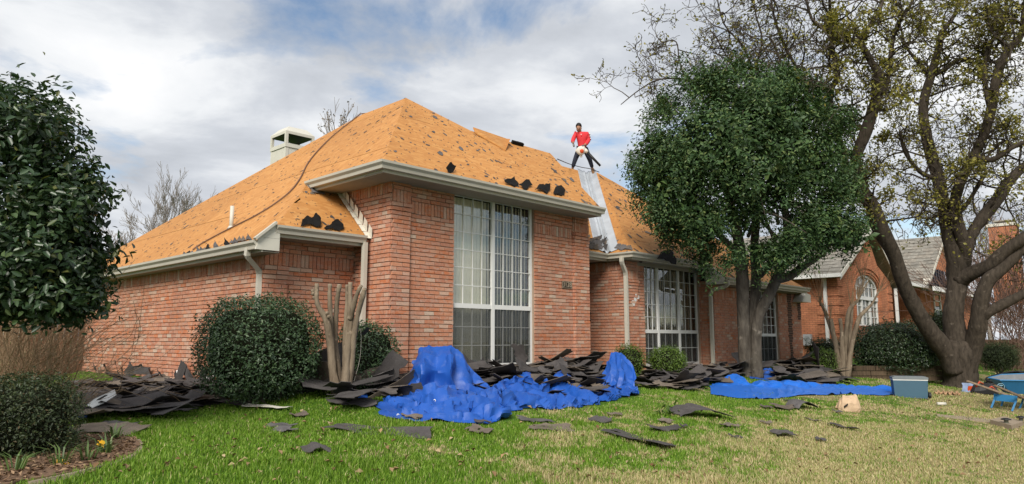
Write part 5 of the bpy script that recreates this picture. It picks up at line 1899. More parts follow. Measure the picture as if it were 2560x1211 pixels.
# pieces scattered on the lawn: two photo points give each its place, length and direction
LAWN = [
    (832, 1078, 1078, 1096, .30, .05, 2, 'long dark shingle strip on the grass in front of the left tarp end'),
    (1296, 1056, 1380, 1061, .16, .05, 0, 'thin brown shingle strip on the grass behind a wider dark piece'),
    (1320, 1076, 1426, 1081, .27, .12, 1, 'dark rectangular shingle with a hole, on the grass below the middle of the tarp'),
    (1176, 1080, 1230, 1090, .20, .25, 1, 'small dark curled shingle left of the rectangular one on the grass'),
    (1185, 1061, 1228, 1064, .08, .05, 0, 'sliver of shingle close to the front edge of the crumpled tarp'),
    (1480, 1052, 1526, 1060, .24, .10, 0, 'dark ragged shingle piece on the grass right of the crumpled tarp'),
    (1518, 1041, 1554, 1043, .08, .05, 0, 'thin sliver of shingle on the grass below the right end of the tarp'),
    (1520, 1086, 1676, 1126, .34, .06, 2, 'long torn shingle with a narrow waist lying across the middle of the lawn'),
    (1684, 1040, 1812, 1046, .40, -.42, 0, 'large double shingle arched up off the grass in front of the bright tarp'),
    (1624, 1079, 1700, 1080, .20, .20, 0, 'narrow buckled shingle on the lawn just right of the long torn one'),
    (1652, 1056, 1680, 1062, .15, .1, 0, 'small shingle scrap beside the arched double shingle'),
    (1700, 1071, 1718, 1073, .09, .1, 0, 'tiny shingle scrap on the lawn below the arched double shingle'),
    (762, 1136, 820, 1132, .18, -.7, 0, 'small arched shingle fragment alone near the front of the lawn'),
    (668, 1071, 738, 1074, .14, .1, 0, 'weathered brown shingle strip lying on top of a stack of slivers on the left lawn'),
    (690, 1080, 734, 1088, .16, .1, 0, 'grey brown shingle stub under the weathered strip on the left lawn'),
    (728, 1048, 766, 1041, .16, .5, 0, 'curled brown shingle chip on the grass in front of the big round shrub'),
    (612, 1022, 722, 1028, .10, .05, 0, 'pale broken trim strip on the grass in front of the big round shrub'),
    (1932, 1022, 1984, 1026, .30, .30, 0, 'buckled dark shingle on the grass left of the folded grey one'),
    (1900, 1021, 1930, 1024, .12, .05, 0, 'flat shingle chip left of the buckled one near the bright tarp'),
    (1978, 1024, 2030, 1022, .26, -.7, 0, 'folded grey shingle standing like a low box on the grass near the paper bag'),
    (1964, 1008, 1998, 1010, .16, .05, 0, 'thin shingle piece right under the bottom edge of the bright tarp'),
    (2072, 1067, 2142, 1081, .14, .1, 0, 'long narrow shingle sliver on the grass in front of the paper bag'),
    (2016, 1054, 2046, 1060, .10, .1, 0, 'short shingle sliver left of the long narrow one before the paper bag'),
    (1937, 1090, 1980, 1091, .22, -.25, 0, 'dark domed shingle scrap on the dry patch of the right lawn'),
    (2040, 1105, 2062, 1107, .12, -.2, 0, 'small black shingle scrap right of the domed one on the dry patch'),
    (1824, 1099, 1856, 1102, .12, .1, 0, 'small shingle scrap left of the domed one on the dry patch'),
    (1898, 1061, 1930, 1064, .10, .05, 0, 'flat shingle sliver on the lawn above the domed scrap'),
    (1806, 1072, 1828, 1068, .10, .1, 0, 'small shingle chip, the left one of a pair right of the lawn centre'),
    (1834, 1071, 1848, 1072, .08, .1, 0, 'small shingle chip, the right one of a pair right of the lawn centre'),
    (190, 1080, 352, 1088, .36, -.12, 0, 'wide flat roofing sheet lying by the edge of the flower bed'),
    (250, 1066, 338, 1070, .14, .05, 0, 'grey shingle strip between the flat heap and the wide roofing sheet'),
    (440, 1030, 486, 1032, .14, .1, 0, 'small shingle on the grass right of the flat heap along the left wall'),
    (580, 1014, 628, 1018, .2, .1, 0, 'bent shingle on the bare soil under the big round shrub'),
    (1015, 1040, 1060, 1052, .2, .05, 0, 'shingle half under the front left corner of the crumpled tarp'),
    (832, 1008, 934, 1018, .34, .06, 1, 'wide dark shingle flat on the grass at the foot of the pruned crape myrtle'),
    (2080, 1033, 2106, 1036, .08, .05, 0, 'tiny dark shingle chip just left of the paper bag'),
]
for i, (xa, ya, xb, yb, W_, bend, holes, lab) in enumerate(LAWN):
    a, b = G(xa, ya), G(xb, yb)
    L_ = (b - a).length
    c = (a + b) / 2
    d_ = (b - a).normalized()
    mb = shingle_mesh(700 + i, L_, W_, bend, random.Random(i).uniform(-.12, .12), min(.05, W_ * .16, L_ * .12), None, holes)
    fm_ = 'felt_grey' if ('brown' in lab or 'grey' in lab or 'pale' in lab or 'weathered' in lab) else 'shingle'
    ob = link('torn_shingle', mb.mesh('torn_shingle', MT['flash'] if 'pale' in lab else MT[fm_]), label=lab, category='torn shingle', group='shingles scattered on the lawn')
    yn = V((-d_.y, d_.x, 0)).normalized()
    zn = d_.cross(yn).normalized()
    slope = V((0, .115, 0))
    ob.matrix_basis = Matrix.Translation(c + V((0, 0, .028))) @ Matrix((d_, (zn.cross(d_) + slope * 0).normalized(), zn)).transposed().to_4x4() @ Matrix.Rotation(R(7) * (1 if yn.y > 0 else -1), 4, 'X')

# ================================================================== tarps


COVER = set()                              # ground cells under a tarp, where no grass shows


def relax(A, sx, sy, iters, anchor, bend, grav, seednoise, seed):
    """lay an oversized sheet over the surface A: position based cloth that buckles into folds"""
    H, W_ = A.shape[:2]
    rs = np.random.RandomState(seed)
    from mathutils import noise
    du, dv = np.gradient(A, axis=1), np.gradient(A, axis=0)
    N_ = unit(np.cross(du.reshape(-1, 3), dv.reshape(-1, 3)))
    flip = np.sign((N_ * (np.array(O) - A.reshape(-1, 3))).sum(1))
    N_ = (N_ * flip[:, None]).reshape(A.shape)
    of = V((seed * 3.1, seed * 1.7, seed * .9))
    nz = np.array([[noise.noise(V(A[j, i]) * 3.0 + of) + .8 * noise.noise(V(A[j, i]) * 6.5 + of) for i in range(W_)] for j in range(H)])
    X = A + N_ * (nz * seednoise)[..., None] + rs.normal(size=A.shape) * .002
    sxa = np.broadcast_to(np.asarray(sx, float).reshape(-1, 1), (H, 1)) if np.ndim(sx) else np.full((H, 1), sx)
    anc = np.broadcast_to(np.asarray(anchor, float).reshape(-1, 1), (H, 1))[..., None] if np.ndim(anchor) else anchor
    cons = []
    def add(di, dj, k, scale_x, scale_y):
        a0, a1 = slice(0, H - dj), slice(dj, H)
        if di >= 0:
            b0, b1 = slice(0, W_ - di), slice(di, W_)
        else:
            b0, b1 = slice(-di, W_), slice(0, W_ + di)
        L = np.linalg.norm(A[a1, b1] - A[a0, b0], axis=2)
        if dj == 0:
            L = L * scale_x[a0]
        elif di == 0:
            L = L * scale_y
        else:
            L = L * (scale_x[a0] * .5 + scale_y * .5)
        cons.append((a0, a1, b0, b1, L, k, abs(di), dj))
    add(1, 0, 1.0, sxa, sy); add(0, 1, 1.0, sxa, sy)
    add(1, 1, .6, sxa, sy); add(-1, 1, .6, sxa, sy)
    add(2, 0, bend, sxa, sy); add(0, 2, bend, sxa, sy); add(4, 0, bend * .5, sxa, sy); add(0, 4, bend * .5, sxa, sy)
    for it in range(iters):
        X[..., 2] -= grav
        for a0, a1, b0, b1, L, k, di, dj in cons:
            d = X[a1, b1] - X[a0, b0]
            l = np.linalg.norm(d, axis=2)
            c = (d * ((l - L) / np.maximum(l, 1e-6) * .5 * k * .55)[..., None])
            X[a0, b0] += c
            X[a1, b1] -= c
        X += (A - X) * anc
        g_ = gz(X[..., 0], X[..., 1]) + .02
        low = X[..., 2] < g_
        X[..., 2] = np.where(low, g_, X[..., 2])
    return X


def upsample(X, k):
    """finer grid along the same facets, edges softened slightly"""
    for ax in (0, 1):
        n = X.shape[ax]
        t = np.linspace(0, n - 1, (n - 1) * k + 1)
        i = np.minimum(t.astype(int), n - 2)
        f = t - i
        sh = [1, 1, 1]
        sh[ax] = -1
        f = f.reshape(sh)
        X = np.take(X, i, ax) * (1 - f) + np.take(X, i + 1, ax) * f
    for _ in range(1):
        Y = X.copy()
        Y[1:-1] = .5 * X[1:-1] + .25 * (X[:-2] + X[2:])
        X = Y.copy()
        X[:, 1:-1] = .5 * Y[:, 1:-1] + .25 * (Y[:, :-2] + Y[:, 2:])
    return X


def tarp(cols, label, mat, seed, su=4, sv=3, sx=1.16, sy=1.08, iters=220, anchor=.006, bend=.10, skirt=True, folds=0.0, crease=.04, seednoise=.06, grav=.0008):
    """cols: [(px, [(y, depth) ...])] ; last row sits on the ground"""
    nr_ = len(cols[0][1])
    grid_ = []
    for px, rows in cols:
        c = []
        for k, q in enumerate(rows):
            x_, y_, d_ = (px, *q) if len(q) == 2 else q
            if k == nr_ - 1 and skirt:
                p = G(x_, y_)
                p.z += .03
            else:
                p = D(x_, y_, d_)
                p.z = max(p.z, float(gz(p.x, p.y)) + .012)
            c.append(p)
        grid_.append(c)
    fine = [smooth_path(c, [0] * nr_, sv)[0] for c in grid_]
    rows_ = []
    for j in range(len(fine[0])):
        rows_.append(smooth_path([fine[i][j] for i in range(len(fine))], [0] * len(fine), su)[0])
    A_ = np.array([[tuple(p) for p in r_] for r_ in rows_])
    H, W_ = A_.shape[:2]
    if folds:                             # hanging folds where the sheet drapes over something
        from mathutils import noise
        du, dv = np.gradient(A_, axis=1), np.gradient(A_, axis=0)
        N_ = unit(np.cross(du.reshape(-1, 3), dv.reshape(-1, 3)))
        N_ = (N_ * np.sign((N_ * (np.array(O) - A_.reshape(-1, 3))).sum(1))[:, None]).reshape(A_.shape)
        acc = np.cumsum(np.linalg.norm(du[H // 3], axis=1))
        for j in range(H):
            wj = max(0.0, 1 - abs(j / (H - 1) / .44 - .62) / .75)
            for i in range(W_):
                u_ = acc[i] + .05 * noise.noise(V((acc[i] * 3, j * .2, 1)))
                A_[j, i] += N_[j, i] * folds * wj * (.5 - 1.7 * abs(noise.noise(V((u_ * 3.3, j * .03, seed + .4)))) - .8 * abs(noise.noise(V((u_ * 7.5, j * .05, seed + 2.4)))))
    lin = lambda q: np.interp(np.linspace(0, nr_ - 1, H), np.arange(nr_), q) if isinstance(q, list) else q
    out = relax(A_, lin(sx), sy, iters, lin(anchor), bend, grav, seednoise, seed)
    out = upsample(out, 2)
    out = relax(out, 1.018, 1.018, 40, .006, .02, 0, .006, seed + 1)
    # sharp little creases pressed into the sheet
    from mathutils import noise
    nz = noise.noise
    du, dv = np.gradient(out, axis=1), np.gradient(out, axis=0)
    N_ = unit(np.cross(du.reshape(-1, 3), dv.reshape(-1, 3)))
    N_ = (N_ * np.sign((N_ * (np.array(O) - out.reshape(-1, 3))).sum(1))[:, None]).reshape(out.shape)
    of = V((seed * 2.3, seed * .7, 1.9))
    H, W_ = out.shape[:2]
    for j in range(H):
        for i in range(W_):
            q = V(out[j, i]) + of
            wq = q + V((nz(q * 2.3), nz(q * 2.3 + V((5, 0, 0))), nz(q * 2.3 + V((0, 9, 0))))) * .16
            p1 = V((wq.x * 2.6 + wq.y * 1.0, wq.y * .7 - wq.x * .3, wq.z * 1.2))
            p2 = V((wq.x * .8 - wq.y * .5, wq.y * 2.4 + wq.x * 1.1, wq.z * 2.0))
            p3 = V((wq.x * 3.8 - wq.y * 2.8, wq.y * 1.5 + wq.x * .9, wq.z * 2.0 + wq.x * 1.4))
            a = .62 - 1.5 * abs(nz(p1)) - 1.2 * abs(nz(p2 + V((7, 3, 1)))) - .75 * abs(nz(p3)) - .32 * abs(nz(wq * 7.0 + V((9, 1, 6))))
            out[j, i] += N_[j, i] * a * crease
            out[j, i, 2] = max(out[j, i, 2], float(gz(out[j, i, 0], out[j, i, 1])) + .012)
    v = out.reshape(-1, 3)
    ii_, jj_ = np.meshgrid(np.arange(W_ - 1), np.arange(H - 1))
    q = (jj_ * W_ + ii_).ravel()
    me = npmesh('tarp', v, np.stack([q, q + 1, q + 1 + W_, q + W_], 1), MT[mat], True)
    me.set_sharp_from_angle(angle=R(26))
    o_ = link('tarp', me, label=label, category='tarp')
    COVER.update(zip(np.floor(v[:, 0] / .04).astype(int).tolist(), np.floor(v[:, 1] / .04).astype(int).tolist()))
    return o_, out


to, tout = tarp([
    (953, [(1028, 8.95), (1028, 8.92), (1029, 8.9), (1031, 8.85), (1034, 8.75), (1036, 0)]),
    (975, [(1000, 9.4), (1004, 9.3), (1008, 9.2), (1010, 9), (1022, 8.8), (1043, 0)]),
    (1012, [(950, 10.2), (968, 9.9), (985, 9.5), (992, 8.93), (1006, 8.46), (1048, 0)]),
    (1036, [(905, 10.5), (945, 10.1), (988, 9.75), (976, 8.98), (1004, 8.48), (1052, 0)]),
    (1052, [(874, 10.6), (918, 10.15), (990, 9.8), (972, 9.03), (1002, 8.48), (1053, 0)]),
    (1075, [(866, 10.65), (914, 10.15), (992, 9.8), (968, 9.03), (1000, 8.5), (1053, 0)]),
    (1110, [(866, 10.7), (914, 10.2), (992, 9.85), (966, 9.08), (1000, 8.51), (1054, 0)]),
    (1138, [(868, 10.7), (918, 10.25), (990, 9.9), (968, 9.13), (1000, 8.54), (1055, 0)]),
    (1156, [(880, 10.7), (928, 10.35), (988, 9.95), (970, 9.18), (1000, 8.56), (1056, 0)]),
    (1180, [(920, 10.65), (952, 10.4), (986, 10), (972, 9.28), (1002, 8.6), (1057, 0)]),
    (1210, [(952, 10.6), (965, 10.4), (980, 10.1), (968, 9.43), (1002, 8.66), (1058, 0)]),
    (1232, [(970, 10.4), (966, 10.3), (964, 10.1), (960, 9.53), (1000, 8.74), (1056, 0)]),
    (1255, [(958, 10.45), (952, 10.25), (950, 10.05), (955, 9.58), (994, 8.86), (1050, 0)]),
    (1285, [(948, 10.6), (944, 10.4), (944, 10.25), (952, 10), (987, 9.34), (1031, 0)]),
    (1325, [(954, 10.8), (950, 10.6), (950, 10.5), (962, 10.2), (992, 9.54), (1024, 0)]),
    (1362, [(976, 10.9), (974, 10.8), (974, 10.6), (982, 10.4), (998, 9.74), (1025, 0)]),
    (1398, [(968, 11.1), (962, 11), (964, 10.8), (974, 10.5), (995, 9.84), (1024, 0)]),
    (1440, [(975, 11.3), (972, 11.1), (973, 10.9), (982, 10.6), (995, 10.04), (1021, 0)]),
    (1475, [(980, 11.6), (978, 11.5), (982, 11.2), (990, 10.9), (996, 10.34), (1016, 0)]),
    (1502, [(930, 12.1), (950, 11.8), (972, 11.5), (985, 11.15), (992, 10.64), (1010, 0)]),
    (1524, [(886, 12.4), (925, 12), (965, 11.6), (980, 11.3), (987, 10.84), (1005, 0)]),
    (1546, [(878, 12.5), (920, 12.1), (958, 11.75), (972, 11.5), (980, 11.04), (998, 0)]),
    (1566, [(888, 12.5), (925, 12.15), (955, 11.9), (968, 11.65), (972, 11.24), (990, 0)]),
    (1583, [(915, 12.4), (938, 12.2), (955, 11.95), (963, 11.75), (964, 11.44), (980, 0)]),
    (1590, [(945, 12.2), (952, 12.1), (958, 12), (962, 11.9), (958, 11.64), (970, 0)]),
], 'long crumpled dark blue tarp with raised ends under the tall window', 'tarp', 4, 4, 4, [1.08, 1.10, 1.14, 1.28, 1.30, 1.22], 1.16, 300, [.06, .02, .012, .004, .004, .015], .05, folds=.13, crease=.062)
# grommets on the tarp
for j_, i_ in ((26, 44), (37, 12), (40, 190), (15, 62)):
    if j_ < tout.shape[0] and i_ < tout.shape[1]:
        m = MB()
        c_ = V(tout[j_, i_])
        ax_ = (O - c_).normalized()
        m.lathe(c_ + ax_ * .004, [(.016, 0), (.016, .006), (.008, .008), (.008, 0)], 10, ax_, False)
        m.build('grommet', MT['white'], to)
tarp([
    (1780, [(983, 13.7), (984, 13.6), (985, 13.5), (986, 13.4), (987, 0)]),
    (1800, [(950, 14.2), (962, 14.0), (974, 13.7), (982, 13.5), (990, 0)]),
    (1825, [(934, 14.5), (950, 14.2), (968, 13.8), (980, 13.5), (993, 0)]),
    (1850, [(936, 14.5), (950, 14.2), (966, 13.9), (982, 13.5), (995, 0)]),
    (1875, [(952, 14.4), (958, 14.2), (966, 14.0), (980, 13.6), (996, 0)]),
    (1900, [(956, 14.5), (952, 14.35), (954, 14.1), (970, 13.75), (997, 0)]),
    (1945, [(956, 14.8), (951, 14.5), (954, 14.3), (968, 13.95), (996, 0)]),
    (1990, [(956, 15.0), (950, 14.75), (953, 14.5), (965, 14.2), (991, 0)]),
    (2030, [(960, 15.2), (954, 14.9), (957, 14.7), (969, 14.4), (989, 0)]),
    (2080, [(964, 15.3), (958, 15.1), (962, 14.9), (973, 14.6), (988, 0)]),
    (2120, [(964, 15.4), (962, 15.3), (965, 15.1), (975, 14.8), (986, 0)]),
    (2165, [(966, 15.5), (964, 15.4), (968, 15.2), (978, 14.9), (988, 0)]),
    (2205, [(964, 15.5), (962, 15.4), (968, 15.2), (979, 14.9), (989, 0)]),
    (2238, [(968, 15.5), (966, 15.4), (970, 15.2), (980, 15.0), (988, 0)]),
], 'bright blue tarp trailing across the grass from a hump to the cooler', 'tarp2', 9, 5, 4, 1.10, 1.08, 200, .02, .14, crease=.02, seednoise=.05)
tarp([
    (1880, [(938, 15.9), (942, 15.8), (948, 15.7), (955, 15.5)]), (1895, [(920, 16.3), (930, 16.1), (942, 15.8), (954, 15.5)]), (1912, [(912, 16.4), (926, 16.1), (940, 15.8), (953, 15.5)]),
    (1928, [(914, 16.4), (926, 16.2), (938, 15.9), (950, 15.6)]), (1940, [(932, 16.3), (938, 16.1), (944, 15.9), (950, 15.7)])],
    'small blue tarp corner bunched up right of the holly trunk', 'tarp', 13, 4, 4, skirt=False)
tarp([(1292, [(935, 11.3), (938, 11.2), (944, 11.1), (950, 11.0)]), (1306, [(918, 11.55), (926, 11.4), (936, 11.25), (948, 11.05)]), (1325, [(917, 11.6), (926, 11.4), (938, 11.25), (950, 11.0)]), (1345, [(934, 11.5), (938, 11.4), (944, 11.2), (950, 11.1)])],
     'blue tarp fold showing at the middle of the shingle heap', 'tarp', 21, 4, 4, skirt=False)
tarp([(1386, [(924, 11.8), (930, 11.7), (936, 11.6), (945, 11.5)]), (1400, [(914, 12.0), (924, 11.8), (936, 11.6), (950, 11.4)]), (1418, [(918, 12.0), (930, 11.8), (944, 11.6), (956, 11.4)]), (1434, [(938, 11.9), (946, 11.7), (952, 11.6), (958, 11.4)])],
     'blue tarp fold showing at the right of the shingle heap', 'tarp', 23, 4, 4, skirt=False)
tarp([(872, [(988, 9.5), (990, 9.4), (994, 9.3), (999, 0)]), (890, [(984, 9.6), (988, 9.5), (993, 9.35), (1000, 0)]), (915, [(986, 9.6), (989, 9.5), (993, 9.4), (998, 0)])],
     'scrap of blue tarp at the foot of the pruned crape myrtle', 'tarp', 25, 4, 3)
tarp([(188, [(1030, 7.9), (1032, 7.85), (1036, 7.8), (1040, 0)]), (202, [(1022, 8.0), (1026, 7.9), (1031, 7.8), (1038, 0)]), (216, [(1028, 8.0), (1030, 7.9), (1033, 7.8), (1036, 0)])],
     'scrap of blue tarp in the flat shingle heap by the low hedge', 'tarp', 27, 4, 3)

# ================================================================== felt scraps and loose things on the roof


def scrap_mesh(seed, mat):
    r = random.Random(seed)
    n = r.randrange(7, 10)
    pts = []
    for k in range(n):
        a = 2 * math.pi * k / n
        q = r.uniform(.55, 1.1)
        pts.append(V((math.cos(a) * q * .5, math.sin(a) * q * .5, r.uniform(0, .07))))
    m = MB()
    m.extrude(pts, (0, 0, .03))
    return m.mesh('felt_scrap', mat)


SCD = [scrap_mesh(i, MT['felt_grey']) for i in range(7)]
SCB = [scrap_mesh(i + 20, MT['shingle']) for i in range(5)]


def scatter_scraps(key, n, smin, smax, label, group, dens=None, elong=2.2, dark=.4):
    o_, e1, e2, nn, p2 = DECKS[key]
    lo = (min(p[0] for p in p2), min(p[1] for p in p2)); hi = (max(p[0] for p in p2), max(p[1] for p in p2))
    c = 0
    while c < n:
        a, b = rng.uniform(lo[0], hi[0]), rng.uniform(lo[1], hi[1])
        if not inside((a, b), p2):
            continue
        p = o_ + e1 * a + e2 * b
        x, y, d = proj(p)
        if not (0 < x < 2560) or (dens and rng.random() > dens(x, y)):
            continue
        c += 1
        s = rng.uniform(smin, smax) * (1.8 if rng.random() < .12 else 1)
        ob = bpy.data.objects.new('felt_scrap', rng.choice(SCB if rng.random() < dark else SCD))
        COL.objects.link(ob)
        ang = rng.gauss(1.2, .5)
        ax_ = e1 * math.cos(ang) + e2 * math.sin(ang)
        ob.matrix_basis = Matrix.LocRotScale(p + nn * .004, Matrix((ax_, nn.cross(ax_), nn)).transposed().to_quaternion(), V((s * elong * .7, s * .75, s * .6)))
        ob['label'], ob['category'], ob['group'] = label, 'felt scrap', group


def flecks(spec):
    v_, f_ = [], []
    for key, n, smin, smax in spec:
        o_, e1, e2, nn, p2 = DECKS[key]
        lo = (min(p[0] for p in p2), min(p[1] for p in p2)); hi = (max(p[0] for p in p2), max(p[1] for p in p2))
        c = 0
        while c < n:
            a, b = rng.uniform(lo[0], hi[0]), rng.uniform(lo[1], hi[1])
            if not inside((a, b), p2):
                continue
            c += 1
            p, s = o_ + e1 * a + e2 * b + nn * .004, rng.uniform(smin, smax)
            an = rng.gauss(1.2, .6)
            x, y = e1 * math.cos(an) + e2 * math.sin(an), e2 * math.cos(an) - e1 * math.sin(an)
            b0 = len(v_)
            v_ += [tuple(p + x * (u * s) + y * (w_ * s) + nn * h_) for u, w_, h_ in ((-1.1, 0, 0), (-.2, -.4, 0), (1, -.1, 0), (.2, .4, 0), (0, 0, .008))]
            f_ += [(b0, b0 + 1, b0 + 4), (b0 + 1, b0 + 2, b0 + 4), (b0 + 2, b0 + 3, b0 + 4), (b0 + 3, b0, b0 + 4)]
    link('felt_flecks', npmesh('felt_flecks', np.array(v_), np.array(f_), MT['felt_fleck']), None, kind='stuff')


MT['felt_fleck'] = shingle_mat('felt_fleck', (0.07, 0.058, 0.052), (0.20, 0.12, 0.07), 'isl')
flecks([('front', 330, .012, .034), ('left', 400, .012, .032), ('right', 320, .02, .05), ('wing', 60, .012, .03), ('valley_side', 60, .012, .03)])
scatter_scraps('front', 95, .045, .10, 'small dark felt scrap stuck to the front slope above the tall window', 'felt scraps on the front slope')
scatter_scraps('left', 80, .04, .085, 'small dark felt scrap stuck to the long left roof slope', 'felt scraps on the left slope', dark=.25)
scatter_scraps('right', 90, .07, .17, 'dark felt scrap stuck to the right slope beside the holly crown', 'felt scraps on the right slope', lambda x, y: 1.0 if x < 1900 else .4, 2.6, .75)
scatter_scraps('wing', 14, .04, .08, 'small dark felt scrap on the little slope over the wing corner', 'felt scraps on the wing slope', dark=.8)
scatter_scraps('valley_side', 8, .05, .10, 'felt scrap on the narrow slope beside the metal valley', 'felt scraps beside the valley')


def flap(poly, key, label, mat='felt', lift=.10):
    o_, e1, e2, nn, p2 = DECKS[key]
    q_ = []
    for i in range(len(poly)):
        (xa, ya), (xb, yb) = poly[i], poly[(i + 1) % len(poly)]
        ln_ = math.hypot(xb - xa, yb - ya)
        q_.append((xa, ya))
        for f_ in ((.33, .66) if ln_ > 12 else (.5,) if ln_ > 5 else ()):
            q_.append((xa + (xb - xa) * f_ + rng.uniform(-.13, .13) * ln_, ya + (yb - ya) * f_ + rng.uniform(-.13, .13) * ln_))
    poly = q_
    pts = [plane_hit(x, y, nn, o_ + nn * .01) for x, y in poly]
    ymax = max(y for x, y in poly); ymin = min(y for x, y in poly)
    up_ = [p + (nn * lift + V((0, 0, lift * .3))) * ((ymax - y) / max(1, ymax - ymin)) + nn * rng.uniform(0, .02) for p, (x, y) in zip(pts, poly)]
    m = MB()
    m.extrude(up_, -nn * .006)
    ob = m.build('felt_flap', MT[mat], None, label=label, category='felt scrap')
    return ob


flap([(1258, 458), (1283, 449), (1296, 464), (1286, 468), (1272, 462)], 'front', 'first black felt flap from the left on the front gutter', 'felt', .05)
flap([(1294, 466), (1312, 457), (1330, 467), (1312, 476)], 'front', 'second black felt flap from the left on the front gutter', 'felt', .05)
flap([(1336, 478), (1346, 468), (1358, 470), (1372, 467), (1374, 478), (1368, 485), (1352, 478)], 'front', 'third black felt flap from the left on the front gutter', 'felt', .05)
flap([(1382, 485), (1386, 474), (1400, 471), (1412, 480), (1410, 490), (1398, 489)], 'front', 'fourth, ragged black felt flap at the right of the front gutter', 'felt', .05)
flap([(1112, 428), (1122, 423), (1136, 427), (1132, 432), (1120, 432)], 'front', 'small black felt flap at the left of the front gutter')
flap([(751, 568), (753, 556), (766, 549), (776, 553), (787, 545), (800, 553), (800, 571), (786, 568), (770, 564)], 'wing', 'larger torn black felt flap on the little wing gutter', 'felt', .06)
flap([(808, 574), (826, 566), (836, 558), (852, 564), (859, 574), (846, 579), (830, 574)], 'wing', 'lower torn black felt flap on the little wing gutter', 'felt', .05)
flap([(1640, 652), (1655, 638), (1672, 637), (1688, 652), (1690, 662), (1664, 656)], 'right', 'black felt flap on the gutter above the three-part window')
for k, x in enumerate((463, 472, 480, 497, 505, 512, 520, 541, 568, 580, 588, 600, 609, 622)):
    y = 640 - (x - 463) * .262 + (1 if x > 600 else 0)
    hgt_ = rng.uniform(5, 12)
    flap([(x - 7, y + 2), (x - 3 + rng.uniform(-3, 3), y - hgt_ * rng.uniform(.2, .7)), (x + rng.uniform(-3, 6), y - hgt_), (x + 5, y - hgt_ * .3), (x + 9, y + 1)], 'left', 'small curled black felt scrap along the left gutter', rng.choice(['felt', 'felt_grey', 'shingle']), rng.uniform(.01, .05))['group'] = 'felt scraps along the left gutter'
flap([(766, 465), (772, 452), (800, 476), (815, 488), (790, 484)], 'wing', 'dark folded felt strip under the end of the upper left gutter', 'felt_grey', .02)
for k in range(40):                       # torn felt gathered at the foot of the valley
    x = rng.uniform(1468, 1545)
    y = rng.uniform(596 + abs(x - 1508) * .28, 624)
    r_ = rng.uniform(7, 15)
    key = 'entry' if x < 1528 else 'right'
    pl_ = [(x + math.cos(a) * r_ * rng.uniform(.5, 1.3), y + math.sin(a) * r_ * .42 * rng.uniform(.4, 1.2)) for a in np.linspace(0, 6.28, 8)[:-1]]
    flap(pl_, 'entry', 'torn grey felt piece in the heap at the foot of the metal valley', 'felt_grey' if rng.random() < .8 else 'shingle', rng.uniform(.03, .09))['group'] = 'felt heaped at the foot of the valley'
for x, y, r_ in ((1548, 619, 12), (1560, 621, 14), (1574, 622, 9)):
    flap([(x - r_, y + 3), (x - r_ * .4, y - 4), (x + r_ * .5, y - 5), (x + r_, y + 3)], 'valley_side', 'flat grey felt piece on the gutter right of the metal valley', 'felt_grey', .03)['group'] = 'felt on the gutter right of the valley'
# loose sheathing panel on the ridge
a = [plane_hit(x, y, fpl[0], fpl[1]) for x, y in ((1187, 333), (1268, 374), (1271, 360), (1212, 332))]
nF = V((0, -PF, 1)).normalized()
m = MB()
P4 = [FR(1188, 336) + nF * .03, FR(1263, 378) + nF * .02, FR(1268, 363) + nF * .15, R1.lerp(R2, .42) + nF * .05, R1 + nF * .05 + V((0.05, 0, .04))]
m.extrude(P4, -nF * .02)
m.build('sheathing_panel', MT['osb'], None, label='loose tilted sheet of sheathing lying over the ridge above the tall window', category='panel')
m = MB()
for k, (x, y) in enumerate(((1288, 359), (1300, 362))):
    p = FR(x, y + 4)
    m.obox(p + V((0, 0, .05)), V((.10, 0, 0)), V((0, .02, .02)), V((0, -.02, .03)))
m.build('ridge_scrap', MT['felt'], None, label='black scrap standing on the ridge between the loose panel and the roofer', category='felt scrap')
# air hose
MT['hose'] = plain('brown_rubber_hose', (0.15, 0.08, 0.05), .6)
n_l = V((-.89, 0, 1)).normalized()
hp = [LP(x, y) + n_l * .02 for x, y in ((903, 287), (868, 314), (830, 345), (795, 380), (770, 412), (752, 448), (728, 480), (690, 511), (640, 542), (592, 566), (545, 590), (505, 612), (484, 627))]
P_, _ = smooth_path(hp, [0] * len(hp), 5)
m = MB(); m.tube([BK + V((.1, -.1, .03))] + P_, .0125, 7)
m.build('air_hose', MT['hose'], None, True, label='long brown air hose snaking down the left roof slope', category='hose')
# yellow strap behind the holly
p = plane_hit(1790, 572, DECKS['right'][3], DECKS['right'][0])
nn = DECKS['right'][3]
m = MB(); m.tube([p + nn * .02 + rv * x * .2 + V((0, 0, .1 * math.sin(x * 3))) for x in (-.9, -.5, 0, .4, .9)], .035, 6)
m.build('yellow_strap', plain('yellow_webbing', (.55, .5, .03), .5), None, True, label='yellow strap lying on the roof behind the holly crown', category='strap')

# ================================================================== the roofer
DM = 21.35
def J(cx, cy, dd=0.0):
    return D(1390 + cx / 7.571, 290 + cy / 7.571, DM + dd)
RS = DM / (7.571 * F)                     # metres per unit of the figure sketch


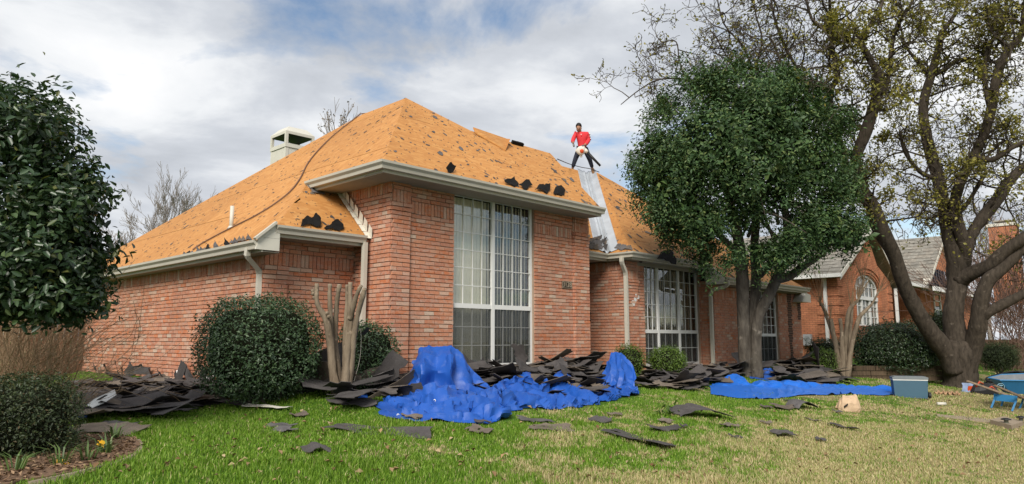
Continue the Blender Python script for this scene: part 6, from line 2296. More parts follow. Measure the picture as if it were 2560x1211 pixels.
def skin(name, chain_sets, mat, parent, sub=2, root=0):
    """chain_sets: list of chains [(point, radius), ...]; chains join where points coincide"""
    me = bpy.data.meshes.new(name)
    vs_, es, rs, key = [], [], [], {}
    for ch_ in chain_sets:
        prev = None
        for p, r_ in ch_:
            k = tuple(round(c, 4) for c in p)
            if k not in key:
                key[k] = len(vs_); vs_.append(tuple(p)); rs.append(r_)
            i = key[k]
            if prev is not None and prev != i:
                es.append((prev, i))
            prev = i
    me.from_pydata(vs_, es, [])
    ob = bpy.data.objects.new(name, me)
    COL.objects.link(ob)
    md = ob.modifiers.new('skin', 'SKIN')
    md.use_smooth_shade = True
    for i, sv in enumerate(me.skin_vertices[0].data):
        sv.radius = (rs[i], rs[i]) if not isinstance(rs[i], tuple) else rs[i]
        sv.use_root = i == root
    ss = ob.modifiers.new('sub', 'SUBSURF'); ss.levels = ss.render_levels = sub
    bpy.context.view_layer.update()
    nm = bpy.data.meshes.new_from_object(ob.evaluated_get(bpy.context.evaluated_depsgraph_get()))
    bpy.data.objects.remove(ob)
    nm.materials.clear(); nm.materials.append(mat)
    nm.polygons.foreach_set('use_smooth', [True] * len(nm.polygons))
    nm.name = name
    return link(name, nm, parent)


fl = plane_hit(1424, 434, DECKS['entry'][3], DECKS['entry'][0])
man = thing('person', fl, 'man in a red jacket and dark trousers astride the roof valley, looking down', 'person')
MT['skin_tone'] = plain('skin', (.33, .17, .105), .6, .05)
MT['red'] = plain('red_jacket', (.62, .035, .045), .65, .1, 12)
MT['navy'] = plain('dark_trousers', (.022, .026, .042), .85, .25, 14)
MT['boot'] = plain('tan_boot', (.17, .09, .04), .8, .2, 14)
MT['hair'] = plain('black_hair', (.008, .007, .007), .6, .2, 30)
MT['glove'] = plain('grey_glove', (.16, .155, .16), .8, .15, 20)
PEL, CHE, NEK = J(495, 600), J(478, 400, .0), J(452, 315, -.03)
HED = J(430, 215, -.07)
shL, elL, wrL = J(372, 345), J(322, 455, -.05), J(325, 525, -.22)
shR, elR, wrR = J(588, 345), J(618, 465, .0), J(540, 560, -.24)
hiL, knL, anL = J(440, 640), J(362, 830, -.10), J(308, 1005, -.02)
hiR, knR, anR = J(560, 640), J(640, 830, -.08), J(690, 1005, .03)
skin('body', [[(PEL, 46 * RS), (J(488, 500), 46 * RS), (CHE, 54 * RS), (NEK, 36 * RS), (J(440, 275, -.06), 44 * RS), (HED, 62 * RS), (J(430, 172, -.05), 52 * RS)],
              [(HED, 62 * RS), (J(418, 258, -.16), 26 * RS)],
              [(CHE, 54 * RS), (shL, 34 * RS), (elL, 28 * RS), (wrL, 22 * RS)], [(CHE, 54 * RS), (shR, 34 * RS), (elR, 30 * RS), (wrR, 22 * RS)],
              [(PEL, 46 * RS), (hiL, 44 * RS), (knL, 34 * RS), (anL, 24 * RS)], [(PEL, 46 * RS), (hiR, 44 * RS), (knR, 34 * RS), (anR, 26 * RS)]], MT['skin_tone'], man)
skin('jacket', [[(J(497, 618), 88 * RS), (J(498, 575), 90 * RS), (J(490, 500), 88 * RS), (CHE, 92 * RS), (J(458, 335, -.02), 58 * RS)],
                [(CHE, 92 * RS), (shL, 52 * RS), (elL, 42 * RS), (J(316, 505, -.18), 36 * RS)], [(CHE, 92 * RS), (shR, 54 * RS), (elR, 46 * RS), (J(562, 545, -.2), 36 * RS)]], MT['red'], man)
skin('trousers', [[(PEL, 76 * RS), (hiL, 64 * RS), (knL, 47 * RS), (J(314, 985, -.03), 36 * RS)], [(PEL, 76 * RS), (hiR, 64 * RS), (knR, 47 * RS), (J(686, 985, .02), 36 * RS)]], MT['navy'], man)
skin('boot', [[(J(316, 985, -.02), 34 * RS), (J(312, 1050, -.0), 34 * RS), (J(270, 1074, -.09), 30 * RS), (J(228, 1080, -.17), 22 * RS)]], MT['boot'], man)
skin('boot', [[(J(688, 985, .02), 34 * RS), (J(700, 1040, .02), 34 * RS), (J(706, 1078, -.09), 30 * RS), (J(716, 1102, -.2), 22 * RS)]], MT['boot'], man)
hm = bpy.data.meshes.new('hair')
b = bmesh.new(); bmesh.ops.create_uvsphere(b, u_segments=18, v_segments=12, radius=1)
for v_ in list(b.verts):
    if v_.co.z < -.55 + .62 * (v_.co.y < -.35):
        b.verts.remove(v_)
b.to_mesh(hm); b.free(); hm.materials.append(MT['hair'])
hr = link('hair', hm, man)
hr.matrix_basis = Matrix.LocRotScale(J(430, 196, -.055), Matrix((rv, hv, V((0, 0, 1)))).transposed().to_quaternion() @ Quaternion((1, 0, 0), R(14)), V((57 * RS, .102, 66 * RS)))
hr.data.polygons.foreach_set('use_smooth', [True] * len(hr.data.polygons))
for cx in (404, 440):
    m = MB(); m.lathe(J(cx, 236, -.185), [(.004, -.006), (.013, 0), (.004, .006)], 8, -hv); m.build('eye', MT['hair'], man)
m = MB(); m.tube([J(419, 232, -.17), J(416, 262, -.215), J(419, 266, -.17)], [.012, .02, .012], 6); m.build('nose', MT['skin_tone'], man, True)
m = MB(); m.tube([J(404, 284, -.165), J(420, 287, -.18), J(438, 284, -.165)], .008, 5); m.build('mouth', plain('lips', (.22, .09, .07), .6), man, True)
m = MB(); m.tube([J(474, 222, -.045), J(480, 238, -.05), J(475, 254, -.05)], [.010, .015, .009], 6); m.build('ear', MT['skin_tone'], man, True)
def glove(wr, palm, tips, thumb):
    ch_ = [[(wr, 25 * RS), (palm, 28 * RS)]]
    for k_, tp_ in enumerate(tips):
        mid = palm.lerp(tp_, .55) + (O - palm).normalized() * .02
        ch_.append([(palm, 28 * RS), (mid, 9.5 * RS), (tp_, 7.5 * RS)])
    ch_.append([(wr.lerp(palm, .5), 25 * RS), (thumb, 9 * RS)])
    skin('glove', ch_, MT['glove'], man, 1)
glove(wrL, J(332, 558, -.26), [J(358, 575, -.27), J(352, 588, -.29), J(342, 594, -.29), J(330, 592, -.28)], J(356, 540, -.27))
glove(wrR, J(512, 568, -.30), [J(478, 560, -.32), J(476, 572, -.34), J(480, 584, -.34), J(488, 592, -.33)], J(500, 545, -.30))
for i in range(6):                        # pale and dark flecks of the sleeve stripe
    m = MB()
    c_ = shR.lerp(elR, i / 5.5) + rv * (.072 - .012 * (i / 5.5)) - hv * .03
    m.obox(c_, rv * .012, hv * .016, V((0, 0, .017)))
    m.build('sleeve_patch', MT['white'] if i % 2 == 0 else MT['navy'], man)
m = MB(); m.obox(J(476, 352, -.172), rv * .013, hv * .004, V((0, 0, .012))); m.build('chest_emblem', MT['white'], man)
# leaf blower held in his right hand
bl_ = thing('leaf_blower', J(470, 660, -.33), 'white hand-held leaf blower with an orange cover and black tube held by the roofer', 'leaf blower')
MT['offwhite'] = plain('offwhite_plastic', (.66, .62, .55), .5, .08, 8)
MT['orange'] = plain('orange_plastic', (.55, .075, .02), .5, .08, 8)
cB = J(470, 660, -.33)
axb = (O - cB).normalized()
m = MB()
m.lathe(cB, [(.06, -.10), (.125, -.07), (.135, 0), (.12, .05), (.06, .07)], 20, axb)
m.build('fan_housing', MT['offwhite'], bl_, True)
m = MB(); m.lathe(cB + axb * .06 + rv * .03 - V((0, 0, .012)), [(.058, 0), (.06, .012), (.045, .025)], 16, axb); m.build('intake_cover', MT['orange'], bl_, True)
m = MB(); m.tube([J(400, 690, -.3), J(385, 665, -.3), J(398, 640, -.3), J(430, 610, -.3), J(480, 580, -.31), J(530, 590, -.31), J(552, 630, -.31)], [.03, .035, .035, .03, .02, .02, .03], 8); m.build('handle', MT['offwhite'], bl_, True)
m = MB(); m.tube([J(540, 650, -.31), J(600, 690, -.31)], [.07, .05], 12); m.build('outlet', MT['offwhite'], bl_, True)
m = MB(); m.tube([J(592, 690, -.31), J(840, 948, -.34)], [.045, .034], 12); m.build('tube', MT['black'], bl_, True)
m = MB(); m.tube([J(470, 740, -.3), J(478, 785, -.3)], [.045, .03], 8); m.build('foot', MT['offwhite'], bl_, True)
m = MB()
rp, _ = smooth_path([FR(1392, 401) + nF * .03, D(1425, 411, 21.0), D(1455, 419, 21.3), J(650, 1004, -.02), HT + V((.1, 0, .03))], [0] * 5, 4)
m.tube(rp, .012, 5)
m.build('safety_rope', plain('dark_rope', (.06, .05, .05), .9), None, True, label='thin dark safety rope stretched along the ridge behind the roofer', category='rope')

# ================================================================== things on the right lawn
c = G(2279, 996)
cl = thing('cooler', (c.x, c.y, c.z), 'slate blue picnic cooler with a grey lid at the end of the bright tarp', 'cooler')
ca = R(-66)
cx_, cy_ = V((math.cos(ca), math.sin(ca), 0)), V((-math.sin(ca), math.cos(ca), 0))
MT['cooler'] = plain('slate_blue_plastic', (.055, .115, .165), .5, .06, 4)
MT['lid'] = plain('grey_lid_plastic', (.17, .19, .20), .5, .06, 4)
wx, wy, hh_ = .31, .19, .35
cc_ = c + cy_ * wy
m = MB(); b0 = len(m.v)
for z, s in ((0, .93), (.05, .95), (.33, 1.0), (hh_, 1.0)):
    for ax_, ay_ in ((-1, -1), (1, -1), (1, 1), (-1, 1)):
        m.v.append(tuple(cc_ + cx_ * ax_ * wx * s + cy_ * ay_ * wy * s + V((0, 0, z))))
for l in range(3):
    for k in range(4):
        m.f.append((l * 4 + k, l * 4 + (k + 1) % 4, l * 4 + 4 + (k + 1) % 4, l * 4 + 4 + k))
m.f += [(3, 2, 1, 0), (12, 13, 14, 15)]
m.build('body', MT['cooler'], cl)
m = MB(); m.obox(cc_ + V((0, 0, hh_ + .012)), cx_ * (wx + .004), cy_ * (wy + .004), (0, 0, .011)); m.build('rim', MT['white'], cl)
m = MB(); m.obox(cc_ + V((0, 0, hh_ + .045)), cx_ * (wx + .012), cy_ * (wy + .012), (0, 0, .021)); m.obox(cc_ + V((0, 0, hh_ + .072)), cx_ * (wx - .02), cy_ * (wy - .02), (0, 0, .006)); m.build('lid', MT['lid'], cl)
m = MB(); m.tube([cc_ + cx_ * (wx + .005) + cy_ * y_ + V((0, 0, z)) for y_, z in ((-.1, .3), (-.09, .23), (.09, .23), (.1, .3))], .016, 6)
m.build('handle', MT['black'], cl)
for k in (-1, 1):
    m = MB(); q = cc_ + cx_ * (wx + .01) + cy_ * (k * .12) + V((0, 0, .06)); m.lathe(q, [(.06, 0), (.06, .04)], 14, cx_); m.build('wheel', MT['black'], cl)

wb0 = G(2530, 1018)
wbt = thing('wheelbarrow', wb0, 'blue wheelbarrow with wooden handles at the right edge of the lawn', 'wheelbarrow')
MT['wblue'] = plain('blue_painted_steel', (.03, .17, .36), .4, .12, 6)
MT['wgrey'] = plain('worn_tray_steel', (.17, .18, .19), .5, .25, 7)
MT['handlew'] = wood_mat('grey_handle_wood', (.16, .115, .08), (.30, .225, .16))
mpx = 14.0 / F
def WBp(x, y, dd=0.0): return D(x, y, 14.0 + dd)
# tray: rim and floor
rim = [WBp(2471, 945, -.05), WBp(2500, 951, -.35), WBp(2560, 952, -.45), WBp(2650, 952, -.3), WBp(2670, 940, .15), WBp(2640, 934, .4), WBp(2560, 935, .4), WBp(2505, 937, .25)]
ctr = sum(rim, V((0, 0, 0))) / len(rim)
flo = [ctr + (p - ctr) * .66 - V((0, 0, .25 + .03 * (i < 4))) for i, p in enumerate(rim)]
m = MB(); n8 = len(rim)
ins = lambda p: ctr + (p - ctr) * .965
m.v = [tuple(p) for p in rim] + [tuple(p) for p in flo]
m.f = [(i, (i + 1) % n8, n8 + (i + 1) % n8, n8 + i) for i in range(n8)] + [tuple(range(2 * n8 - 1, n8 - 1, -1))]
tray = m.build('tray', MT['wblue'], wbt)
m = MB(); m.v = [tuple(ins(p) + V((0, 0, .003))) for p in rim] + [tuple(ctr + (p - ctr) * .95 + V((0, 0, .012))) for p in flo]
m.f = [((i + 1) % n8, i, n8 + i, n8 + (i + 1) % n8) for i in range(n8)] + [tuple(range(n8, 2 * n8))]
m.build('tray_lining', MT['wgrey'], tray)
m = MB(); m.tube(rim + [rim[0]], .014, 6, False); m.build('rim', MT['wblue'], tray)
m = MB(); q = WBp(2500, 965, -.37); q1 = WBp(2512, 965, -.40)
MT['sticker'] = plain('pale_blue_sticker', (.35, .6, .75), .5)
hexp = [(2493, 964), (2498, 959), (2507, 960), (2511, 965), (2511, 972), (2493, 970)]
for k in range(6):
    a, b = hexp[k], hexp[(k + 1) % 6]
    m.tube([WBp(*a, -.36), WBp(*b, -.36)], .0035, 4)
m.tube([WBp(2497, 963.5, -.36), WBp(2507, 964.5, -.37)], .006, 4)
m.tube([WBp(2497, 967.5, -.36), WBp(2504, 968, -.37)], .004, 4)
m.build('tray_emblem', MT['sticker'], tray)
for hp_ in (((2418, 953, -.5), (2530, 992, -.2), (2680, 1010, .1)), ((2486, 964, -.85), (2560, 995, -.5), (2700, 1015, -.2))):
    m = MB(); m.tube([WBp(*q) for q in hp_], [.022, .026, .026], 4, True, R(45)); m.build('handle', MT['handlew'], wbt)
for lg in (((2487, 985, -.2), (2486, 1000, -.2), (2478, 1017, -.25)), ((2542, 988, -.45), (2540, 1003, -.45), (2530, 1027, -.5)), ((2512, 985, .1), (2508, 1000, .1), (2503, 1013, .1)), ((2560, 990, .0), (2556, 1005, 0), (2548, 1024, 0))):
    m = MB(); P3 = [WBp(*q) for q in lg]
    P3[-1].z = min(P3[-1].z, float(gz(P3[-1].x, P3[-1].y)) + .01)
    m.tube(P3, .022, 4, True, R(45)); m.build('leg', MT['wblue'], wbt)
m = MB()
a, b = WBp(2488, 985, -.2), WBp(2541, 990, -.45)
m.extrude([a, b, b - V((0, 0, .13)), a - V((0, 0, .13))], hv * .02); m.build('leg_panel', MT['wblue'], wbt)
m = MB(); q = WBp(2700, 1000, .1); m.lathe(q - hv * .05, [(.10, 0), (.17, .01), (.18, .05), (.17, .09), (.10, .1)], 18, hv); m.build('wheel', MT['black'], wbt)

# paper bag
c = G(2129, 1029)
m = MB()
rows_ = []
rr = random.Random(3)
for z, sx_, sy_ in ((0, .17, .09), (.06, .185, .10), (.14, .175, .09), (.21, .15, .06), (.24, .12, .03)):
    ring = []
    for k in range(20):
        a = 2 * math.pi * k / 20
        q = 1 + rr.uniform(-.10, .10)
        ca_, sa_ = math.copysign(abs(math.cos(a)) ** .6, math.cos(a)), math.copysign(abs(math.sin(a)) ** .6, math.sin(a))
        ring.append(c + V((0, .05, 0)) + rv * (sx_ * ca_ * q) + hv * (sy_ * sa_ * q) + V((0, 0, z * (1 + rr.uniform(-.12, .12)) + (.045 if z > .2 and abs(ca_) > .8 else 0) - (.09 if z > .1 and ca_ < -.75 else 0))))
    rows_.append(ring + [ring[0]])
m.grid(rows_)
m.poly(rows_[-1][:-1])
bg_ = m.build('paper_bag', plain('crumpled_brown_paper', (.50, .36, .235), .85, .22, 14, bstr=.5), None, label='crumpled brown paper bag standing on the grass in front of the cooler', category='bag')
m = MB(); q = c - hv * .07 - rv * .12 + V((0, 0, .1)); m.obox(q, rv * .03 + V((0, 0, .02)), hv * .01, V((0, 0, .012))); m.build('dark_opening', MT['black'], bg_)
# small roll, rope, snack packet, tool bag
c = G(2354, 1014)
m = MB(); m.tube([c + V((0, 0, .03)) - rv * .08, c + V((0, 0, .03)) + rv * .08], .03, 12); m.build('paper_roll', MT['trim_light'], None, True, label='short pale paper roll lying on the grass between cooler and wheelbarrow', category='roll')
m = MB()
P_ = []
for k in range(60):
    t_ = k / 59
    q = G(2338 + 62 * t_, 984 + 3 * math.sin(t_ * 34) + 3 * t_)
    P_.append(q + V((0, 0, .025 + .012 * math.sin(k))))
m.tube(P_, .022, 6); m.build('tan_rope', plain('tan_rope', (.40, .25, .14), .9), None, True, label='heap of tan rope on the grass at the foot of the forked tree', category='rope')
c = G(2422, 982)
m = MB()
for k, (col_, x0_, x1_) in enumerate((('a', -.14, -.03), ('b', -.03, .07), ('c', .07, .15))):
    pass
m.grid([[c + rv * x + V((0, 0, z)) + hv * (.04 * math.sin(x * 30 + z * 20)) for x in (-.15, -.1, -.05, 0, .05, .1, .15)] for z in (.01, .08, .16, .22)])
pk = m.build('snack_packet', plain('foil_packet_blue', (.25, .32, .48), .35, .2, 9), None, True, label='crumpled shiny snack packet with an orange panel beside the tool bag', category='packet')
m = MB(); m.grid([[c + rv * x + V((0, 0, z)) + hv * (.04 * math.sin(x * 30 + z * 20) - .006) for x in (.0, .05, .1, .14)] for z in (.03, .09, .15)]); m.build('orange_panel', MT['orange'], pk, True)
c = G(2462, 986)
tbg = thing('tool_bag', c, 'dark slumped tool bag with red trim under the wheelbarrow handles', 'bag')
m = MB()
rows_ = [[c + rv * (s * .30 * math.cos(a)) + hv * (s * .16 * math.sin(a)) + V((0, 0, z + .02 * math.sin(3 * a))) for a in np.linspace(0, 2 * math.pi, 15)] for z, s in ((0, 1), (.09, 1.04), (.18, .9), (.24, .55))]
m.grid(rows_); m.poly(rows_[-1][:-1]); m.build('bag_body', MT['black'], tbg)
for a, b in (((2440, 968), (2458, 960)), ((2470, 972), (2488, 975))):
    m = MB(); m.tube([D(*a, 15.2), D((a[0] + b[0]) / 2, min(a[1], b[1]) - 5, 15.15), D(*b, 15.2)], .018, 6); m.build('red_strap', plain('red_trim', (.5, .07, .03), .5), tbg, True)
# coil of black hose behind
c = D(2530, 915, 18.5); c.z = float(gz(c.x, c.y))
m = MB(); P_ = []
for k in range(300):
    a = k * .23; q = .34 + .10 * math.sin(k * .37) + .06 * math.sin(k * .11)
    P_.append(c + rv * (q * 1.35 * math.cos(a) - .1) + hv * (q * .5 * math.sin(a)) + V((0, 0, .12 + .22 * (.5 + .5 * math.sin(k * .05)) + .10 * math.sin(a * 1.0 + 1))))
m.tube(P_, .02, 5); m.build('hose_coil', MT['black'], None, True, label='tangled coil of black hose beside the juniper behind the wheelbarrow', category='hose')
# stone edging, block and path lights
MT['conc'] = plain('pale_concrete', (.27, .215, .155), .9, .18, 9, bstr=.3)
pa = [G(x, y) for x, y in ((2340, 1037), (2420, 1044), (2494, 1052), (2560, 1058))]
pb = [G(x, y) for x, y in ((2344, 1042), (2424, 1052), (2470, 1058), (2560, 1068))]
for k in range(3):
    m = MB(); q = [pa[k], pa[k + 1].lerp(pa[k], .02), pb[k + 1].lerp(pb[k], .02), pb[k]]
    m.extrude([p + V((0, 0, .012)) for p in q], (0, 0, -.06))
    ed = m.build('edging_stone', MT['conc'], None, label=('left', 'middle', 'right')[k] + ' flat concrete edging stone sunk in the grass below the wheelbarrow', category='edging')
a = [G(x, y) for x, y in ((2476, 1061), (2530, 1076), (2560, 1066), (2512, 1052))]
m = MB(); m.extrude([p + V((0, 0, .075)) for p in a], (0, 0, -.16)); m.build('stone_block', MT['conc'], None, label='pale stone block at the lower right edge beside the path lights', category='block')
for x, y, lab in ((2517, 1062, 'black path light standing in front of the stone block'), (2554, 1056, 'black path light at the right picture edge behind the stone block')):
    c = G(x, y + 8); lt = thing('path_light', c, lab, 'garden light', 'path lights')
    m = MB(); m.lathe(c, [(.012, -.02), (.012, .13)], 8); m.build('stake', MT['black'], lt)
    m = MB(); m.lathe(c + V((0, 0, .06)), [(.03, 0), (.034, .06)], 12); m.build('lens', MT['nglass'], lt)
    m = MB(); m.lathe(c + V((0, 0, .125)), [(.075, 0), (.07, .014), (.03, .028)], 16); m.build('cap', MT['black'], lt)
# white sheet of metal on the left heap
a = [D(213, 1052, 7.95), D(232, 1036, 8.1), D(284, 1010, 8.5), D(288, 1024, 8.35), D(262, 1042, 8.1), D(228, 1058, 7.9)]
m = MB(); m.extrude([p + V((0, 0, .17)) for p in a], V((0, 0, -.008))); wo = m.build('metal_flashing', MT['white'], None, label='bent white sheet of flashing lying on the flat shingle heap', category='sheet metal')
m = MB(); q = D(252, 1034, 8.1) + V((0, 0, .176)); m.obox(q, (D(262, 1028, 8.15) - D(242, 1040, 8.05)) * .5, hv * .03, (0, 0, .004)); m.build('cut_slot', MT['black'], wo)
# grey sheets caught in the small shrub
for pts_, lab in (([(893, 818), (920, 810), (932, 808), (905, 816)], 'thin grey shingle strip caught on top of the smaller dark shrub'), ([(901, 838), (918, 818), (926, 820), (914, 836)], 'pale grey shingle tab caught in the face of the smaller dark shrub'), ([(880, 835), (898, 805), (893, 845), (886, 850)], 'folded grey shingle wedged between the pruned stems')):
    m = MB(); a = [D(x, y, 9.42 + .012 * (y - 815)) for x, y in pts_]; m.extrude(a, hv * .008); m.build('torn_shingle', MT['felt_grey'], None, label=lab, category='torn shingle')
m = MB(); P_, _ = smooth_path([D(901, 822, 9.5), D(903, 850, 9.5), D(899, 900, 9.5), D(886, 950, 9.45), D(876, 985, 9.4)], [0] * 5, 4); m.tube(P_, .004, 4); m.build('hanging_wire', MT['trim'], None, label='thin pale wire hanging from the smaller dark shrub to the ground', category='wire')

# ================================================================== flower bed
MT['mulch'] = plain('bark_mulch', (.17, .105, .066), .95, .45, 30, bstr=.6)
bed = [(0, 1120), (60, 1080), (170, 1092), (260, 1095), (330, 1102), (352, 1118), (338, 1140), (290, 1162), (200, 1186), (120, 1203), (60, 1211), (-260, 1300), (-500, 1200), (-300, 1080)]
bp = [G(*q) for q in bed]
m = MB(); m.extrude([p + V((0, 0, .035)) for p in bp], (0, 0, -.2)); m.build('flower_bed', MT['mulch'], None, kind='structure')
P, N = [], []
bl2 = [(p.x, p.y) for p in bp]
while len(P) < 2600:
    x, y = rng.uniform(-.2, 3.2), rng.uniform(3.8, 8)
    if inside((x, y), bl2):
        P.append((x, y, float(gz(x, y)) + .04)); N.append((rng.gauss(0, .3), rng.gauss(0, .3), 1))
v, f = leaves(np.array(P), unit(np.array(N)), .05, .4, .15)
link('mulch_chips', npmesh('mulch_chips', v, f, leaf_mat('dead_leaf_chip', [(0, (.09, .055, .034)), (.6, (.21, .13, .08)), (1, (.38, .26, .16))], .9, .05, .1)), None, kind='stuff')
ep = [(344, 1108), (352, 1122), (340, 1142), (296, 1163), (240, 1178), (180, 1194), (120, 1207), (60, 1220)]
eg, _ = smooth_path([G(*q) for q in ep], [0] * len(ep), 4)
et = thing('bed_edging', eg[0], 'curved pale concrete edging round the flower bed at the lower left', 'edging')
i = 0
while i < len(eg) - 3:
    m = MB(); m.tube([p + V((0, 0, .005)) for p in eg[i:i + 4]], .034, 6); m.build('edging_block', MT['conc'], et); i += 3
MT['daff_leaf'] = leaf_mat('daffodil_leaf', [(0, (.06, .11, .03)), (1, (.13, .2, .06))], .5)
MT['daff'] = plain('daffodil_yellow', (.75, .42, .02), .5, .1)
for k, (x, y, fl_, lab) in enumerate((((262), 1142, [(252, 1110), (256, 1138)], 'daffodil clump with two yellow flowers at the edge of the flower bed'), (150, 1172, [(148, 1160), (163, 1165)], 'low daffodil clump with two yellow flowers near the bed edging'), (218, 1160, [], 'flowerless daffodil clump between the two flowering ones'), (172, 1118, [], 'small green daffodil clump beside the low hedge'), (285, 1105, [], 'green daffodil clump under the wide roofing sheet'), (35, 1185, [], 'tall thin grass clump at the bottom left of the flower bed'))):
    c = G(x, y); dt = thing('daffodil_clump', c, lab, 'flower', 'plants in the flower bed')
    P, N = [], []
    vv, ff = [], []
    m = MB()
    for q in range(26):
        a, ln = rng.uniform(0, 6.28), rng.uniform(.12, .26)
        dr = V((math.cos(a), math.sin(a), 0)); s_ = V((-dr.y, dr.x, 0)) * .006
        b0 = c + dr * rng.uniform(0, .05)
        pt = [b0, b0 + dr * ln * .25 + V((0, 0, ln * .6)), b0 + dr * ln * .8 + V((0, 0, ln * .75))]
        i0 = len(m.v); m.v += [tuple(pt[0] - s_), tuple(pt[0] + s_), tuple(pt[1] + s_), tuple(pt[1] - s_), tuple(pt[2])]; m.f += [(i0, i0 + 1, i0 + 2, i0 + 3), (i0 + 3, i0 + 2, i0 + 4)]
    m.build('blades', MT['daff_leaf'], dt, kind='stuff')
    for fx, fy in fl_:
        d_ = (c - O).dot(fw); p = D(fx, fy, d_)
        m = MB(); m.tube([c, p], .004, 4); m.build('flower_stem', MT['daff_leaf'], dt)
        m = MB(); ax_ = V((rng.uniform(-.5, .5), -1, .5)).normalized(); m.lathe(p, [(.008, 0), (.014, .02), (.018, .03)], 8, ax_)
        xx, yy = frame(ax_)
        for q in range(6):
            a = q * math.pi / 3; dr = xx * math.cos(a) + yy * math.sin(a); pr = ax_.cross(dr)
            m.poly([p, p + dr * .02 + pr * .012, p + dr * .042, p + dr * .02 - pr * .012])
        m.build('flower', MT['daff'], dt)

# ================================================================== grass
def blade_mat(t):
    p = pos(t)
    dry = DRY(t, p)
    r = rnd(t, 'isl')
    g = t.ramp(r, [(0, (.088, .175, .014)), (.5, (.15, .28, .022)), (.85, (.205, .34, .036)), (1, (.30, .38, .085))])
    s = t.ramp(r, [(0, (.40, .33, .16)), (.5, (.58, .49, .27)), (.8, (.24, .30, .06)), (1, (.66, .57, .35))])
    sel = t.math('LESS_THAN', t.math('FRACT', t.math('MULTIPLY', r, 37.7)), t.math('ADD', t.math('MULTIPLY', dry, .95), .04))
    c = t.mix(sel, g, s)
    a = pbsdf(t, c, .55, spec=.25)
    tr = t.n('BsdfTranslucent', {'Color': c})
    return t.n('MixShader', {0: .3, 1: a.outputs[0], 2: tr.outputs[0]})


MT['grass'] = material('grass_blade', blade_mat)


def blades(n, rmin, rmax, h, w_, amin=-42, amax=42):
    a = R(43.93) + np.radians(nr.uniform(amin, amax, n))
    r_ = np.sqrt(nr.uniform(rmin ** 2, rmax ** 2, n))
    x, y = r_ * np.cos(a), r_ * np.sin(a)
    ok = ~((x > XW - .1) & (y > YW - .1)) & ~((x > XC - .05) & (y > YF - .05)) & ~((x > X3 - .1) & (x < XE) & (y > Y3 - .05)) & (y < 18)
    ok &= ~((x > 24.5) & (y > NY0))
    ok &= np.array([not inside(q, bl2) and (int(q[0] // .04), int(q[1] // .04)) not in COVD for q in zip(x, y)])
    x, y = x[ok], y[ok]
    n = len(x)
    z = gz(x, y)
    hh = h * nr.uniform(.5, 1.25, n) * (0.8 + .35 * np.sin(x * 2.1 + 1) * np.sin(y * 2.7))
    an = nr.uniform(0, 6.28, n)
    lean = hh * np.abs(nr.normal(.45, .3, n))
    dx, dy = np.cos(an), np.sin(an)
    b2 = an + nr.normal(1.57, .5, n)
    wx_, wy_ = np.cos(b2) * w_ / 2, np.sin(b2) * w_ / 2
    P0 = np.stack([x - wx_, y - wy_, z - .005], 1); P1 = np.stack([x + wx_, y + wy_, z - .005], 1)
    M0 = np.stack([x - wx_ * .8 + dx * lean * .35, y - wy_ * .8 + dy * lean * .35, z + hh * .6], 1); M1 = np.stack([x + wx_ * .8 + dx * lean * .35, y + wy_ * .8 + dy * lean * .35, z + hh * .6], 1)
    T = np.stack([x + dx * lean, y + dy * lean, z + hh], 1)
    v = np.stack([P0, P1, M1, M0, T], 1).reshape(-1, 3)
    b = np.arange(n)[:, None] * 5
    return v, np.concatenate([b + [0, 1, 2], b + [0, 2, 3], b + [3, 2, 4]], 0)


COVD = {(i + a, j + b) for i, j in COVER for a in (-1, 0, 1) for b in (-1, 0, 1)}
vs_, fs_, o_ = [], [], 0
for a in ((90000, 4.0, 6.6, .055, .007), (130000, 6.4, 9.2, .055, .009), (170000, 9.0, 13.0, .040, .009), (150000, 12.8, 22, .036, .014), (25000, 21, 40, .06, .04)):
    v, f = blades(*a)
    vs_.append(v); fs_.append(f + o_); o_ += len(v)
link('grass', npmesh('grass', np.concatenate(vs_), np.concatenate(fs_), MT['grass']), None, kind='stuff')
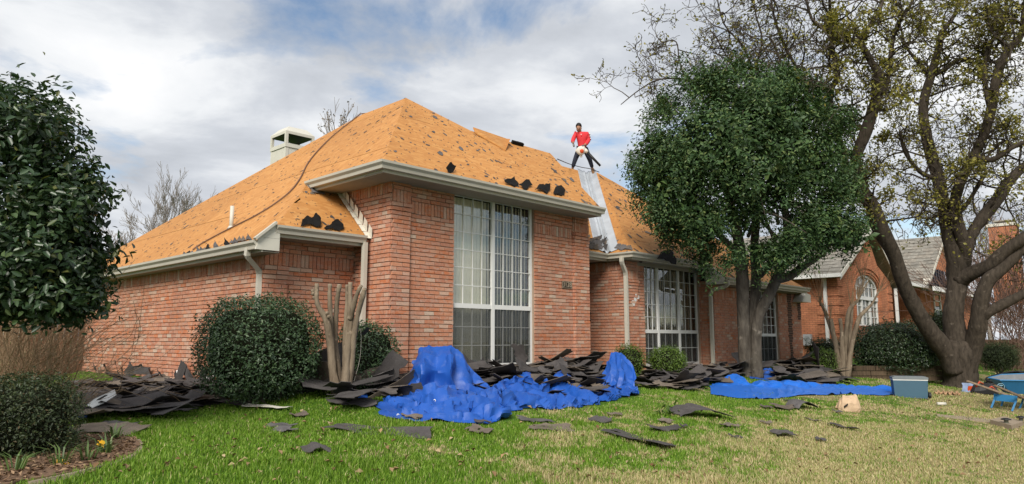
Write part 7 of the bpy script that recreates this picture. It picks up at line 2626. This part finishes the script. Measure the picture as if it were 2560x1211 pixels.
# dead leaves on the lawn
P = []
while len(P) < 420:
    q = G(rng.uniform(200, 2560), rng.uniform(1000, 1211))
    if not inside((q.x, q.y), bl2):
        P.append((q.x, q.y, q.z + .035))
v, f = leaves(np.array(P), unit(np.array([(rng.gauss(0, .5), rng.gauss(0, .5), 1) for _ in P])), .055, .6, .25)
link('dead_leaves', npmesh('dead_leaves', v, f, leaf_mat('dry_leaf', [(0, (.16, .09, .045)), (.6, (.30, .20, .11)), (1, (.42, .33, .2))], .8, .1, .1)), None, kind='stuff')
# a small weed in the lawn
c = G(1664, 1040)
P = np.array([tuple(c + V((rng.gauss(0, .07), rng.gauss(0, .07), rng.uniform(.03, .16)))) for _ in range(26)])
v, f = leaves(P, unit(nr.normal(size=P.shape) + [0, 0, 1.2]), .09, .45, .12, .3, six=True)
wd = thing('weed', c, 'small leafy green weed on the lawn left of the arched double shingle', 'plant')
link('foliage', npmesh('foliage', v, f, MT['boxwood']), wd, kind='stuff')
m = MB()
m.tube([c - V((0, 0, .02)), c + V((.01, 0, .14))], .004, 5)
m.build('stem', MT['boxwood'], wd)

# near-identical sheets that stand in a row are told apart by their order
ORD = 'leftmost second third fourth fifth sixth seventh eighth ninth tenth eleventh twelfth thirteenth fourteenth fifteenth sixteenth'.split()
for gname, what in (('propped shingle sheets by the crape myrtle', 'large shingle sheet propped up beside the pruned crape myrtle'),
                    ('upright shingle sheets under the tall window', 'shingle sheet sticking up from the heap under the tall window'),
                    ('propped shingle sheets by the holly tree', 'shingle sheet propped in the heap by the holly tree'),
                    ('upright shingle sheets at the right corner', 'shingle sheet standing in the far heap at the right corner'),
                    ('shingles leaning on the left wall', 'torn shingle leaning on the left brick wall'),
                    ('felt scraps along the left gutter', 'curled felt scrap along the left gutter'),
                    ('felt on the gutter right of the valley', 'flat grey felt piece on the gutter right of the valley')):
    mem = [o_ for o_ in COL.objects if o_.get('group') == gname]
    def gx_(o_):
        c_ = o_.matrix_basis @ (sum((V(b_) for b_ in o_.bound_box), V((0, 0, 0))) / 8)
        return proj(c_)[0]
    for k, o_ in enumerate(sorted(mem, key=gx_)):
        o_['label'] = (ORD[k] if k == 0 else ORD[k] + ' from the left') + ', ' + what
